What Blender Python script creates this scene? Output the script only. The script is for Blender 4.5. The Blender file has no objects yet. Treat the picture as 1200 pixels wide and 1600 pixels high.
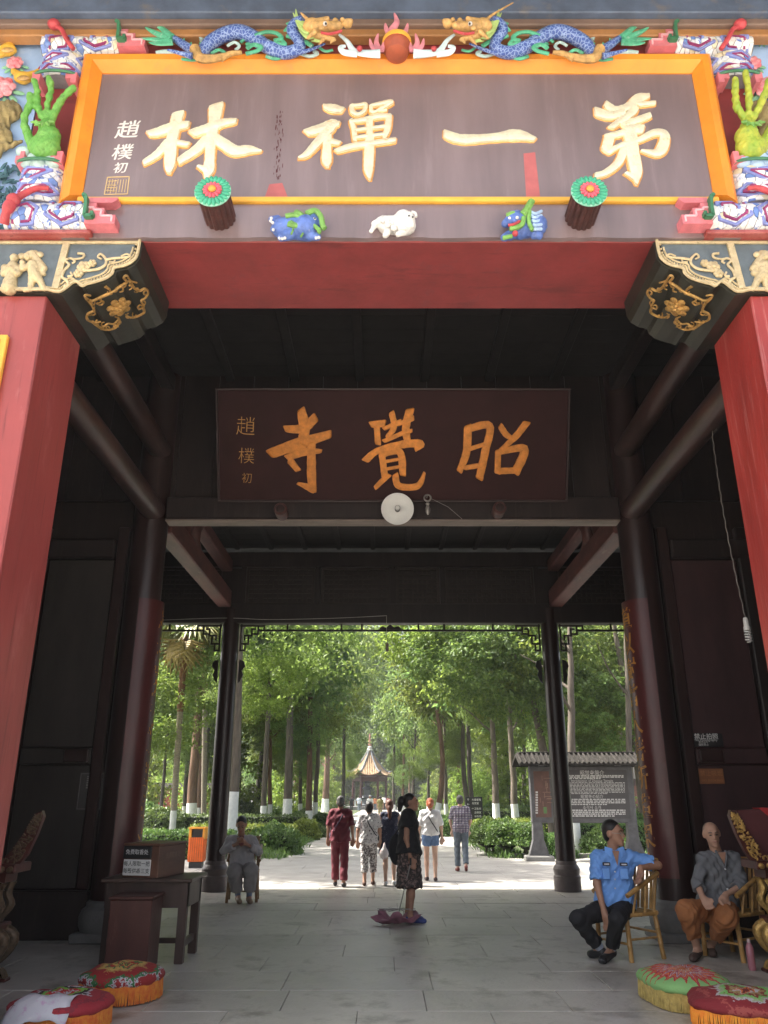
import bpy, bmesh, math, random
import numpy as np
from mathutils import Vector, Matrix, noise
R = math.radians
random.seed(7); rng = np.random.default_rng(7)
SC = bpy.context.scene
COL = SC.collection
# ------------------------------------------------------------------ camera
CX, CZ, F = -0.12, 1.55, 1230.0
PITCH = math.atan(445 / F)
cd = bpy.data.cameras.new('camera'); cam = bpy.data.objects.new('camera', cd); COL.objects.link(cam)
cd.sensor_fit = 'VERTICAL'; cd.sensor_height = 24.0; cd.sensor_width = 18.0; cd.lens = 24.0 * F / 1600
cd.clip_start = 0.1; cd.clip_end = 1000
cam.location = (CX, 0, CZ); cam.rotation_euler = (R(90) + PITCH, 0, 0)
SC.camera = cam
# ------------------------------------------------------------------ sky, sun, exposure
SUN_EL, SUN_AZ = R(56), R(-74)          # azimuth clockwise from +Y
w = bpy.data.worlds.new('World'); SC.world = w; w.use_nodes = True
nt = w.node_tree; nt.nodes.clear()
sky = nt.nodes.new('ShaderNodeTexSky'); sky.sky_type = 'NISHITA'; sky.sun_disc = False
sky.sun_elevation = SUN_EL; sky.sun_rotation = SUN_AZ % (2 * math.pi)
sky.air_density = 1.0; sky.dust_density = 7.0; sky.ozone_density = 0.6
bg = nt.nodes.new('ShaderNodeBackground'); bg.inputs['Strength'].default_value = 0.15
wo = nt.nodes.new('ShaderNodeOutputWorld')
hz_ = nt.nodes.new('ShaderNodeHueSaturation'); hz_.inputs['Saturation'].default_value = 0.55
nt.links.new(sky.outputs[0], hz_.inputs['Color']); nt.links.new(hz_.outputs[0], bg.inputs[0]); nt.links.new(bg.outputs[0], wo.inputs[0])
sd = bpy.data.lights.new('sun', 'SUN'); sun = bpy.data.objects.new('sun', sd); COL.objects.link(sun)
sd.energy = 4.8; sd.angle = R(0.6); sd.color = (1.0, 0.95, 0.86)
sdir = Vector((math.cos(SUN_EL) * math.sin(SUN_AZ), math.cos(SUN_EL) * math.cos(SUN_AZ), math.sin(SUN_EL)))
sun.rotation_euler = sdir.to_track_quat('Z', 'Y').to_euler(); sun.location = (-20, 10, 30)
SC.view_settings.view_transform = 'Standard'; SC.view_settings.look = 'None'
SC.view_settings.exposure = 1.75; SC.view_settings.gamma = 1.0
SC.cycles.max_bounces = 8; SC.cycles.diffuse_bounces = 5; SC.cycles.transmission_bounces = 4
SC.cycles.use_denoising = True; SC.cycles.volume_bounces = 0; HAZE = 0.0006
SC.cycles.sample_clamp_indirect = 6.0
# ------------------------------------------------------------------ photo pixel -> real point at a known distance
CP, SP = math.cos(PITCH), math.sin(PITCH)
def ray(x, y):
    u = (x - 600) / F; v = (800 - y) / F
    return Vector((u, CP - v * SP, SP + v * CP))
def P(x, y, Y):
    d = ray(x, y); t = Y / d.y
    return Vector((CX + d.x * t, Y, CZ + d.z * t))
def G(x, y, z=0.0):
    d = ray(x, y); t = (z - CZ) / d.z
    return Vector((CX + d.x * t, d.y * t, z))
def PP(x, y, p0, n):
    d = ray(x, y); c = Vector((CX, 0, CZ)); t = (p0 - c).dot(n) / d.dot(n)
    return c + d * t
# ------------------------------------------------------------------ materials
MATS = {}
DUST = (.34, .31, .28)
def rgb(c): return (c[0], c[1], c[2], 1.0)
def mat(name, col, rough=0.6, var=0.2, scale=6.0, bump=0.0, metal=0.0, stretch=(1, 1, 1), col2=None, spec=0.5, coat=0.0, bscale=None, dirt=None, lo=0.32, hi=0.68, streak=None):
    if name in MATS: return MATS[name]
    m = bpy.data.materials.new(name); m.use_nodes = True; MATS[name] = m
    N, L = m.node_tree.nodes, m.node_tree.links
    b = N['Principled BSDF']
    b.inputs['Roughness'].default_value = rough; b.inputs['Metallic'].default_value = metal
    b.inputs['Specular IOR Level'].default_value = spec; b.inputs['Coat Weight'].default_value = coat
    b.inputs['Coat Roughness'].default_value = 0.15
    tc = N.new('ShaderNodeTexCoord'); mp = N.new('ShaderNodeMapping'); mp.inputs['Scale'].default_value = stretch
    L.new(tc.outputs['Object'], mp.inputs['Vector'])
    nz = N.new('ShaderNodeTexNoise'); nz.inputs['Scale'].default_value = scale; nz.inputs['Detail'].default_value = 6; nz.inputs['Roughness'].default_value = 0.62
    L.new(mp.outputs[0], nz.inputs['Vector'])
    cr = N.new('ShaderNodeValToRGB'); cr.color_ramp.elements[0].position = lo; cr.color_ramp.elements[1].position = hi
    c2 = col2 or tuple(min(1, c * (1 + var)) for c in col); c1 = col if col2 else tuple(c * (1 - var) for c in col)
    cr.color_ramp.elements[0].color = rgb(c1); cr.color_ramp.elements[1].color = rgb(c2)
    L.new(nz.outputs['Fac'], cr.inputs[0])
    oi = N.new('ShaderNodeObjectInfo'); hs = N.new('ShaderNodeHueSaturation')
    mr = N.new('ShaderNodeMapRange'); mr.inputs['To Min'].default_value = 1 - var * 0.35; mr.inputs['To Max'].default_value = 1 + var * 0.35
    L.new(oi.outputs['Random'], mr.inputs['Value']); L.new(mr.outputs[0], hs.inputs['Value']); L.new(cr.outputs[0], hs.inputs['Color'])
    out = hs.outputs[0]
    if dirt:
        n2 = N.new('ShaderNodeTexNoise'); n2.inputs['Scale'].default_value = dirt[1]; n2.inputs['Detail'].default_value = 8; n2.inputs['Roughness'].default_value = 0.7
        L.new(mp.outputs[0], n2.inputs['Vector'])
        r2 = N.new('ShaderNodeValToRGB'); r2.color_ramp.elements[0].position = dirt[2]; r2.color_ramp.elements[1].position = dirt[2] + 0.12
        r2.color_ramp.elements[0].color = (0, 0, 0, 1); r2.color_ramp.elements[1].color = (1, 1, 1, 1)
        L.new(n2.outputs['Fac'], r2.inputs[0])
        mx = N.new('ShaderNodeMix'); mx.data_type = 'RGBA'; L.new(r2.outputs[0], mx.inputs[0]); L.new(out, mx.inputs[6]); mx.inputs[7].default_value = rgb(dirt[0])
        out = mx.outputs[2]
    if streak:
        ms = N.new('ShaderNodeMapping'); ms.inputs['Scale'].default_value = streak[1]; L.new(tc.outputs['Object'], ms.inputs['Vector'])
        n4 = N.new('ShaderNodeTexNoise'); n4.inputs['Scale'].default_value = 1.0; n4.inputs['Detail'].default_value = 9; n4.inputs['Roughness'].default_value = 0.75; L.new(ms.outputs[0], n4.inputs['Vector'])
        r4 = N.new('ShaderNodeValToRGB'); r4.color_ramp.elements[0].position = streak[2]; r4.color_ramp.elements[1].position = streak[2] + 0.10
        r4.color_ramp.elements[0].color = (0, 0, 0, 1); r4.color_ramp.elements[1].color = (streak[3],) * 3 + (1,); L.new(n4.outputs['Fac'], r4.inputs[0])
        mx4 = N.new('ShaderNodeMix'); mx4.data_type = 'RGBA'; L.new(r4.outputs[0], mx4.inputs[0]); L.new(out, mx4.inputs[6]); mx4.inputs[7].default_value = rgb(streak[0]); out = mx4.outputs[2]
    L.new(out, b.inputs['Base Color'])
    if bump:
        n3 = N.new('ShaderNodeTexNoise'); n3.inputs['Scale'].default_value = bscale or scale * 4; n3.inputs['Detail'].default_value = 5
        L.new(mp.outputs[0], n3.inputs['Vector'])
        bp = N.new('ShaderNodeBump'); bp.inputs['Strength'].default_value = bump; bp.inputs['Distance'].default_value = 0.02
        L.new(n3.outputs['Fac'], bp.inputs['Height']); L.new(bp.outputs[0], b.inputs['Normal'])
    return m
def leafmat(name, c1, c2, trans=0.55, rough=0.5):
    m = bpy.data.materials.new(name); m.use_nodes = True; MATS[name] = m
    N, L = m.node_tree.nodes, m.node_tree.links
    b = N['Principled BSDF']; out = N['Material Output']
    geo = N.new('ShaderNodeNewGeometry'); cr = N.new('ShaderNodeValToRGB')
    cr.color_ramp.elements[0].color = rgb(c1); cr.color_ramp.elements[1].color = rgb(c2)
    L.new(geo.outputs['Random Per Island'], cr.inputs[0])
    oi = N.new('ShaderNodeObjectInfo'); hs = N.new('ShaderNodeHueSaturation')
    m1 = N.new('ShaderNodeMapRange'); m1.inputs['To Min'].default_value = 0.75; m1.inputs['To Max'].default_value = 1.25
    m2 = N.new('ShaderNodeMapRange'); m2.inputs['To Min'].default_value = 0.485; m2.inputs['To Max'].default_value = 0.515
    L.new(oi.outputs['Random'], m1.inputs[0]); L.new(oi.outputs['Random'], m2.inputs[0])
    L.new(m1.outputs[0], hs.inputs['Value']); L.new(m2.outputs[0], hs.inputs['Hue']); L.new(cr.outputs[0], hs.inputs['Color'])
    L.new(hs.outputs[0], b.inputs['Base Color']); b.inputs['Roughness'].default_value = rough
    tr = N.new('ShaderNodeBsdfTranslucent')
    h2 = N.new('ShaderNodeHueSaturation'); h2.inputs['Value'].default_value = 1.5; h2.inputs['Hue'].default_value = 0.485; L.new(hs.outputs[0], h2.inputs['Color'])
    L.new(h2.outputs[0], tr.inputs['Color'])
    mx = N.new('ShaderNodeMixShader'); mx.inputs[0].default_value = trans
    L.new(b.outputs[0], mx.inputs[1]); L.new(tr.outputs[0], mx.inputs[2]); L.new(mx.outputs[0], out.inputs['Surface'])
    return m
# ------------------------------------------------------------------ mesh helpers
WLOC = {}
def finish(me, mt, name, parent, loc, smooth, ang=40):
    if parent is not None:
        o0 = WLOC[parent.name]
    elif loc is not None:
        o0 = Vector(loc)
    else:
        co = np.empty(len(me.vertices) * 3); me.vertices.foreach_get('co', co); co = co.reshape(-1, 3)
        o0 = Vector(((co[:, 0].min() + co[:, 0].max()) / 2, (co[:, 1].min() + co[:, 1].max()) / 2, co[:, 2].min()))
    me.transform(Matrix.Translation(-o0))
    if mt is not None: me.materials.append(mt)
    if smooth:
        me.shade_smooth()
        if smooth != 'all': me.set_sharp_from_angle(angle=R(ang))
    o = bpy.data.objects.new(name, me); COL.objects.link(o)
    if parent is not None:
        o.parent = parent; WLOC[o.name] = o0
    else:
        o.location = o0; WLOC[o.name] = o0
    return o
class MB:
    def __init__(s): s.v = []; s.f = []
    def add(s, vs, fs):
        n = len(s.v); s.v += [tuple(v) for v in vs]; s.f += [tuple(i + n for i in f) for f in fs]; return s
    def box(s, x0, x1, y0, y1, z0, z1, b=0.0, M=None):
        if x0 > x1: x0, x1 = x1, x0
        vs = []; fs = []
        if b <= 0:
            vs = [(x, y, z) for z in (z0, z1) for y in (y0, y1) for x in (x0, x1)]
            fs = [(0, 2, 3, 1), (4, 5, 7, 6), (0, 1, 5, 4), (2, 6, 7, 3), (0, 4, 6, 2), (1, 3, 7, 5)]
        else:
            idx = {}
            lo, hi = (x0, y0, z0), (x1, y1, z1)
            for sx in (0, 1):
                for sy in (0, 1):
                    for sz in (0, 1):
                        sg = (sx, sy, sz)
                        for ax in range(3):
                            c = []
                            for k in range(3):
                                e = hi[k] if sg[k] else lo[k]
                                c.append(e if k == ax else e + (-b if sg[k] else b))
                            idx[(sg, ax)] = len(vs); vs.append(tuple(c))
            def q(sgs, ax): return tuple(idx[(g, a)] for g, a in zip(sgs, ax))
            for ax in range(3):
                o1, o2 = (ax + 1) % 3, (ax + 2) % 3
                for e in (0, 1):
                    ring = []
                    for a, c in ((0, 0), (1, 0), (1, 1), (0, 1)):
                        g = [0, 0, 0]; g[ax] = e; g[o1] = a; g[o2] = c; ring.append(idx[(tuple(g), ax)])
                    fs.append(tuple(ring if e else ring[::-1]))
                for a in (0, 1):
                    for c in (0, 1):
                        g0 = [0, 0, 0]; g0[o1] = a; g0[o2] = c; g1 = list(g0); g1[ax] = 1
                        r = [idx[(tuple(g0), o1)], idx[(tuple(g1), o1)], idx[(tuple(g1), o2)], idx[(tuple(g0), o2)]]
                        fs.append(tuple(r if (a == c) else r[::-1]))
            for sx in (0, 1):
                for sy in (0, 1):
                    for sz in (0, 1):
                        g = (sx, sy, sz); r = [idx[(g, 0)], idx[(g, 1)], idx[(g, 2)]]
                        fs.append(tuple(r if (sx + sy + sz) % 2 else r[::-1]))
        if M is not None: vs = [M @ Vector(v) for v in vs]
        return s.add(vs, fs)
    def bar(s, p0, p1, wd, ht, up=(0, 0, 1), b=0.0):
        p0, p1 = Vector(p0), Vector(p1); d = p1 - p0; ln = d.length; y = d / ln
        x = y.cross(Vector(up)); x = x.normalized() if x.length > 1e-6 else Vector((1, 0, 0)); z = x.cross(y)
        M = Matrix((x, y, z)).transposed().to_4x4(); M.translation = p0
        return s.box(-wd / 2, wd / 2, 0, ln, -ht / 2, ht / 2, b, M)
    def tube(s, pts, rad, n=8, cap=True, squash=None):
        pts = [Vector(p) for p in pts]
        if not isinstance(rad, (list, tuple)): rad = [rad] * len(pts)
        t = (pts[1] - pts[0]).normalized(); a = t.orthogonal().normalized(); rings = []
        for i, p in enumerate(pts):
            t2 = (pts[min(i + 1, len(pts) - 1)] - pts[max(i - 1, 0)])
            t2 = t2.normalized() if t2.length > 1e-9 else t
            a = (a - t2 * a.dot(t2)); a = a.normalized() if a.length > 1e-9 else t2.orthogonal().normalized()
            b = t2.cross(a); t = t2; ring = []
            for k in range(n):
                an = 2 * math.pi * k / n; off = (a * math.cos(an) + b * math.sin(an)) * rad[i]
                if squash is not None: off = off - Vector(squash[0]) * off.dot(Vector(squash[0])) * (1 - squash[1])
                ring.append(p + off)
            rings.append(ring)
        vs = [v for r in rings for v in r]; fs = []
        for i in range(len(pts) - 1):
            for k in range(n):
                k2 = (k + 1) % n; fs.append((i * n + k, i * n + k2, (i + 1) * n + k2, (i + 1) * n + k))
        if cap:
            fs.append(tuple(range(n))[::-1]); fs.append(tuple((len(pts) - 1) * n + k for k in range(n)))
        return s.add(vs, fs)
    def lathe(s, prof, c, n=24, axis=None, M=None):
        c = Vector(c); vs = []; fs = []
        for r, z in prof:
            for k in range(n):
                an = 2 * math.pi * k / n
                v = Vector((r * math.cos(an), r * math.sin(an), z))
                if M is not None: v = M @ v
                vs.append(v + c)
        for i in range(len(prof) - 1):
            for k in range(n):
                k2 = (k + 1) % n; fs.append((i * n + k, i * n + k2, (i + 1) * n + k2, (i + 1) * n + k))
        fs.append(tuple(range(n))[::-1]); fs.append(tuple((len(prof) - 1) * n + k for k in range(n)))
        return s.add(vs, fs)
    def prism(s, poly, ext):
        poly = [Vector(p) for p in poly]; ext = Vector(ext); n = len(poly)
        nn = Vector((0, 0, 0))
        for i in range(n): nn += poly[i].cross(poly[(i + 1) % n])
        if nn.dot(ext) > 0: poly = poly[::-1]
        vs = poly + [p + ext for p in poly]
        fs = [tuple(range(n)), tuple(range(2 * n - 1, n - 1, -1))] + [(i, i + n, (i + 1) % n + n, (i + 1) % n) for i in range(n)]
        fs = [fs[0], fs[1]] + [f[::-1] for f in fs[2:]] if False else fs
        return s.add(vs, fs)
    def ell(s, c, r, n=10, m=7, M=None):
        c = Vector(c); r = (r, r, r) if not isinstance(r, (list, tuple)) else r; vs = []; fs = []
        for j in range(1, m):
            th = math.pi * j / m
            for k in range(n):
                an = 2 * math.pi * k / n
                v = Vector((r[0] * math.sin(th) * math.cos(an), r[1] * math.sin(th) * math.sin(an), r[2] * math.cos(th)))
                vs.append((M @ v if M is not None else v) + c)
        top = Vector((0, 0, r[2])); bot = Vector((0, 0, -r[2]))
        vs.append((M @ top if M is not None else top) + c); vs.append((M @ bot if M is not None else bot) + c)
        for j in range(m - 2):
            for k in range(n):
                k2 = (k + 1) % n; fs.append((j * n + k, (j + 1) * n + k, (j + 1) * n + k2, j * n + k2))
        T = (m - 1) * n
        for k in range(n):
            k2 = (k + 1) % n; fs.append((T, k, k2)); fs.append((T + 1, (m - 2) * n + k2, (m - 2) * n + k))
        return s.add(vs, fs)
    def mesh(s, name, fix=True):
        me = bpy.data.meshes.new(name); me.from_pydata(s.v, [], s.f); me.update()
        if fix:
            bm = bmesh.new(); bm.from_mesh(me); bmesh.ops.recalc_face_normals(bm, faces=bm.faces); bm.to_mesh(me); bm.free()
        return me
    def build(s, name, mt, parent=None, loc=None, smooth=True, ang=40):
        return finish(s.mesh(name), mt, name, parent, loc, smooth, ang)
    def mirror(s):
        s.v = [(-v[0], v[1], v[2]) for v in s.v]; s.f = [f[::-1] for f in s.f]; return s
def tag(o, label=None, cat=None, group=None, kind=None):
    if label: o['label'] = label
    if cat: o['category'] = cat
    if group: o['group'] = group
    if kind: o['kind'] = kind
    return o
def thing(name, label, cat, loc, group=None, kind=None):
    o = bpy.data.objects.new(name, None); COL.objects.link(o); o.location = loc; o.empty_display_size = 0.1
    WLOC[o.name] = Vector(loc)
    return tag(o, label, cat, group, kind)
def copy_tree(o, parent=None):
    c = o.copy(); COL.objects.link(c); c.parent = parent
    for ch in list(o.children): copy_tree(ch, c)
    return c
def cr(pts, n=6):
    """Catmull-Rom through tuples of any length"""
    out = []; N = len(pts)
    for i in range(N - 1):
        p0, p1, p2, p3 = pts[max(i - 1, 0)], pts[i], pts[i + 1], pts[min(i + 2, N - 1)]
        for k in range(n):
            t = k / n
            out.append(tuple(0.5 * (2 * b + (c - a) * t + (2 * a - 5 * b + 4 * c - d) * t * t + (3 * b - a - 3 * c + d) * t ** 3) for a, b, c, d in zip(p0, p1, p2, p3)))
    out.append(tuple(pts[-1])); return out
def text(s, size, mt, parent, o, ex, ey, name='lettering', bold=0.0, ext=0.002, line=1.0, align='CENTER'):
    c = bpy.data.curves.new('txt', 'FONT'); c.body = s; c.size = 1.0; c.extrude = 0.0; c.offset = bold; c.align_x = align; c.align_y = 'CENTER'; c.space_line = line; c.resolution_u = 3
    ob = bpy.data.objects.new('txt', c); COL.objects.link(ob)
    dg = bpy.context.evaluated_depsgraph_get(); me = bpy.data.meshes.new_from_object(ob.evaluated_get(dg))
    bpy.data.objects.remove(ob); bpy.data.curves.remove(c)
    ex, ey, o = Vector(ex), Vector(ey), Vector(o); nn = ex.cross(ey)
    M = Matrix((ex * size, ey * size, nn)).transposed().to_4x4(); M.translation = o + nn.normalized() * ext
    me.transform(M); me.name = name; me.materials.clear()
    return finish(me, mt, name, parent, None, False)
# ------------------------------------------------------------------ implicit bodies (smooth union), surface nets
def q3(v): return np.array([v[0], v[1], v[2]], dtype=float)
def C(a, b, ra, rb=None, flat=False): return ('c', q3(a), q3(b), ra, ra if rb is None else rb, flat)
def E_(c, r, M=None): return ('e', q3(c), (r, r, r) if not isinstance(r, (list, tuple)) else r, None if M is None else np.array(M.to_3x3()))
def sdf_mesh(prims, h, k, name, cutz=None, wrinkle=None):
    lo = np.full(3, 1e9); hi = -lo
    for p in prims:
        if p[0] == 'c':
            r = max(p[3], p[4]); lo = np.minimum(lo, np.minimum(p[1], p[2]) - r); hi = np.maximum(hi, np.maximum(p[1], p[2]) + r)
        else:
            r = max(p[2]); lo = np.minimum(lo, p[1] - r); hi = np.maximum(hi, p[1] + r)
    lo -= 3 * h + k * .3; hi += 3 * h + k * .3
    n = np.ceil((hi - lo) / h).astype(int) + 1
    D = np.full(n, 9.0)
    axs = [lo[i] + h * np.arange(n[i]) for i in range(3)]
    for p in prims:
        if p[0] == 'c': r = max(p[3], p[4]); a = np.minimum(p[1], p[2]) - r; b = np.maximum(p[1], p[2]) + r
        else: r = max(p[2]); a = p[1] - r; b = p[1] + r
        mg = k + 2.5 * h
        i0 = np.maximum(((a - mg - lo) / h).astype(int), 0); i1 = np.minimum(((b + mg - lo) / h).astype(int) + 2, n)
        sl = tuple(slice(i0[i], i1[i]) for i in range(3))
        X, Y, Z = np.meshgrid(axs[0][sl[0]], axs[1][sl[1]], axs[2][sl[2]], indexing='ij')
        if p[0] == 'c':
            ab = p[2] - p[1]; L2 = max(ab @ ab, 1e-9)
            t = ((X - p[1][0]) * ab[0] + (Y - p[1][1]) * ab[1] + (Z - p[1][2]) * ab[2]) / L2
            tc = np.clip(t, 0, 1)
            d = np.sqrt((X - p[1][0] - tc * ab[0]) ** 2 + (Y - p[1][1] - tc * ab[1]) ** 2 + (Z - p[1][2] - tc * ab[2]) ** 2) - (p[3] + (p[4] - p[3]) * tc)
            if p[5]: d = np.maximum(d, (t - 1) * math.sqrt(L2))
        else:
            x, y, z = X - p[1][0], Y - p[1][1], Z - p[1][2]
            if p[3] is not None:
                m = p[3]; x, y, z = m[0, 0] * x + m[1, 0] * y + m[2, 0] * z, m[0, 1] * x + m[1, 1] * y + m[2, 1] * z, m[0, 2] * x + m[1, 2] * y + m[2, 2] * z
            rx, ry, rz = p[2]; k0 = np.sqrt((x / rx) ** 2 + (y / ry) ** 2 + (z / rz) ** 2); k1 = np.sqrt((x / rx ** 2) ** 2 + (y / ry ** 2) ** 2 + (z / rz ** 2) ** 2)
            d = k0 * (k0 - 1) / np.maximum(k1, 1e-6)
        S = D[sl]; hh = np.clip(.5 + .5 * (S - d) / k, 0, 1)
        D[sl] = np.where(S > 5, d, S * (1 - hh) + d * hh - k * hh * (1 - hh))
    if cutz is not None:
        D = np.maximum(D, (cutz - axs[2])[None, None, :])
    if wrinkle:
        X, Y, Z = np.meshgrid(*axs, indexing='ij'); a, f = wrinkle
        D += a * (np.sin(f * (Z + .6 * X + .25 * np.sin(9 * X + 7 * Y))) * np.sin(f * .55 * (Y - .4 * Z + X) + 1.3) + .6 * np.sin(f * 1.7 * (Z * .7 - X * .8 + .3 * Y) + .7))
    quads = []; cid = []; pt = []; nn = 0
    for ax in range(3):
        s0 = [slice(None)] * 3; s1 = [slice(None)] * 3; s0[ax] = slice(0, -1); s1[ax] = slice(1, None)
        d0, d1 = D[tuple(s0)], D[tuple(s1)]
        idx = np.argwhere((d0 < 0) != (d1 < 0))
        b, c = (ax + 1) % 3, (ax + 2) % 3
        idx = idx[(idx[:, b] > 0) & (idx[:, c] > 0) & (idx[:, b] < n[b] - 1) & (idx[:, c] < n[c] - 1)]
        if not len(idx): continue
        v0 = d0[tuple(idx.T)]; v1 = d1[tuple(idx.T)]; t = v0 / (v0 - v1)
        p = idx.astype(float); p[:, ax] += t
        cs = []
        for ob, oc in ((0, 0), (-1, 0), (-1, -1), (0, -1)):
            ci = idx.copy(); ci[:, b] += ob; ci[:, c] += oc
            cs.append((ci[:, 0] * n[1] + ci[:, 1]) * n[2] + ci[:, 2])
        qd = np.stack(cs, 1); fl = v0 >= 0; qd[fl] = qd[fl][:, ::-1]
        quads.append(qd)
        for cc in cs: cid.append(cc); pt.append(p)
    quads = np.concatenate(quads); cid = np.concatenate(cid); pt = np.concatenate(pt)
    u, inv = np.unique(cid, return_inverse=True); cnt = np.bincount(inv)
    V = np.stack([np.bincount(inv, pt[:, i]) / cnt for i in range(3)], 1)
    Q = np.searchsorted(u, quads)
    # one light smoothing pass
    acc = np.zeros_like(V); ct = np.zeros(len(V))
    for i in range(4):
        np.add.at(acc, Q[:, i], V[Q[:, (i + 1) % 4]]); np.add.at(ct, Q[:, i], 1)
        np.add.at(acc, Q[:, i], V[Q[:, (i + 3) % 4]]); np.add.at(ct, Q[:, i], 1)
    V = .5 * V + .5 * acc / np.maximum(ct, 1)[:, None]
    return quickmesh(name, V * h + lo, Q)
def quickmesh(name, V, Q):
    me = bpy.data.meshes.new(name); nv, nf, k = len(V), len(Q), Q.shape[1]
    me.vertices.add(nv); me.vertices.foreach_set('co', np.ascontiguousarray(V, dtype=np.float32).ravel())
    me.loops.add(nf * k); me.loops.foreach_set('vertex_index', np.ascontiguousarray(Q, dtype=np.int32).ravel())
    me.polygons.add(nf); me.polygons.foreach_set('loop_start', np.arange(0, nf * k, k, dtype=np.int32))
    me.update(calc_edges=True); me.validate()
    return me
def blob(name, prims, mt, parent=None, h=0.01, k=0.02, cutz=None, loc=None, wrinkle=None):
    return finish(sdf_mesh(prims, h, k, name, cutz, wrinkle), mt, name, parent, loc, 'all')
# ------------------------------------------------------------------ palette
RED = mat('red_paint', (0.33, 0.038, 0.032), .36, .22, 3, .25, stretch=(1, 1, .25), dirt=((.30, .05, .045), 9, .58), bscale=30, streak=((.52, .22, .20), (30, 30, 1.0), .55, .6))
PINKRED = mat('faded_red_paint', (0.33, 0.060, 0.055), .34, .12, 2.5, .12, stretch=(1, 1, .4), dirt=((.44, .13, .12), 1.6, .54), streak=((.17, .03, .028), (26, 26, .9), .55, .8))
LINR = mat('lintel_red', (0.25, 0.036, 0.036), .5, .18, 3, .15, dirt=((.20, .04, .042), 5, .58), streak=((.14, .022, .024), (1.2, 7, 7), .55, .75))
DARKW = mat('dark_lacquered_wood', (0.020, 0.013, 0.012), .42, .35, 4, .15, stretch=(1, 1, .3), streak=((.05, .035, .03), (18, 18, 1.2), .56, .6))
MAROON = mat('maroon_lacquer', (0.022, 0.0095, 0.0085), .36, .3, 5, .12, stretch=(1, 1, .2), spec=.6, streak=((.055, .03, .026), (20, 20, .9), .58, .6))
MAROON2 = mat('maroon_door_paint', (0.045, 0.020, 0.021), .5, .25, 4, .1, stretch=(1, 1, .3))
BEAMW = mat('worn_red_beam', (0.11, 0.040, 0.034), .5, .35, 5, .2, stretch=(1, .3, 1), dirt=((.20, .13, .11), 7, .60))
MAUVE = mat('glare_washed_brown_lacquer', (0.20, 0.145, 0.15), .30, .2, 3, .06, stretch=(1, 1, .12), spec=.75, dirt=((.25, .185, .19), 6, .56))  # brown lacquer lightened to carry sky reflection and veiling glare in its colour
PLAQ2 = mat('inner_plaque_lacquer', (0.036, 0.012, 0.012), .7, .15, 3, .05, spec=.2)
LOGW = mat('dark_log', (0.050, 0.024, 0.020), .36, .35, 5, .2, stretch=(1, .3, 1), streak=((.11, .07, .06), (14, .8, 14), .58, .6))
ORANGE = mat('orange_frame_paint', (0.83, 0.28, 0.025), .4, .14, 2.2, .08, dirt=((.72, .24, .04), 5, .60))
YEL = mat('yellow_edge_paint', (0.86, 0.45, 0.06), .5, .12, 4, .05)
GOLD = mat('bright_gilding', (0.98, 0.86, 0.62), .30, .12, 14, .25, metal=.35, dirt=((.92, .62, .28), 11, .60))
GOLD2 = mat('orange_gilding', (0.58, 0.21, 0.030), .55, .25, 14, .15, metal=.25)
GOLDC = mat('carved_gold', (0.46, 0.27, 0.085), .45, .4, 20, .3, metal=.5, dirt=((.10, .055, .02), 26, .56))
GOLDL = mat('pale_gold_relief', (0.60, 0.48, 0.28), .5, .2, 16, .25, metal=.25, dirt=((.24, .17, .09), 30, .58))
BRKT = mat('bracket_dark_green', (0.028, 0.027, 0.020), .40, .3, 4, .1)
SLATE = mat('relief_ground_grey', (0.12, 0.15, 0.17), .6, .2, 8, .1)
BLUEW = mat('pale_blue_wall', (0.36, 0.52, 0.80), .7, .12, 2, .05, dirt=((.46, .58, .78), 4, .58))
STONE = mat('grey_stone', (0.17, 0.165, 0.155), .55, .3, 3, .2, dirt=((.11, .105, .10), 6, .58), bscale=40)
SLAB = mat('paving_slab', (0.42, 0.39, 0.345), .38, .20, .9, .22, dirt=((.26, .235, .20), 1.8, .52), bscale=26, streak=((.19, .17, .145), (3.0, 1.6, 1), .56, .6))
SLABO = mat('pale_paving_slab', (0.27, 0.255, 0.235), .65, .2, 1.5, .2, dirt=((.21, .195, .175), 3, .6), bscale=26)
GROUT = mat('paving_joint', (0.17, 0.155, 0.135), .9, .2, 8)
SOIL = mat('leafy_soil', (0.055, 0.050, 0.028), .95, .4, 2, .4, col2=(.05, .085, .02))
FORE = mat('forecourt_stone', (0.42, 0.39, 0.34), .7, .15, .8, .1)
WHITE = mat('white_enamel', (0.75, 0.76, 0.74), .35, .06, 5)
# ------------------------------------------------------------------ ground, forecourt, floor, path
def sheet(name, x0, x1, y0, y1, z, mt, th=.05):
    o = MB().box(x0, x1, y0, y1, z - th, z).build(name, mt, None, None, False); return tag(o, None, None, None, 'structure')
ground = sheet('ground', -110, 110, -62, 190, -0.06, SOIL)
fore = sheet('forecourt', -60, 60, -60, 5.2, -0.008, FORE, .03)
floor = sheet('floor', -8.6, 8.6, 5.2, 15.72, -0.012, GROUT, .03)
plaza = sheet('pavement', -16, 16, 15.74, 23.2, -0.014, GROUT, .03)
path = sheet('path', -2.95, 2.95, 23.24, 128, -0.003, SLABO, .04)
def pave(parent, x0, x1, y0, y1, row, ln, mt, zt=0.0):
    y = y0; i = 0
    while y < y1 - .05:
        d = min(row * random.uniform(.9, 1.12), y1 - y); x = x0 - random.uniform(0, ln)
        while x < x1:
            l = ln * random.uniform(.75, 1.25); a, b = max(x, x0), min(x + l, x1)
            if b - a > .12:
                g = random.uniform(.001, .0035); dz = random.uniform(-.003, .002)
                MB().box(a + g, b - g, y + g, y + d - g, zt - .03, zt + dz, .004).build('slab', mt, parent, None, False)
            x += l
        y += d
pave(floor, -4.6, 4.6, 6.3, 15.70, .72, 1.25, SLAB)
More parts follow.
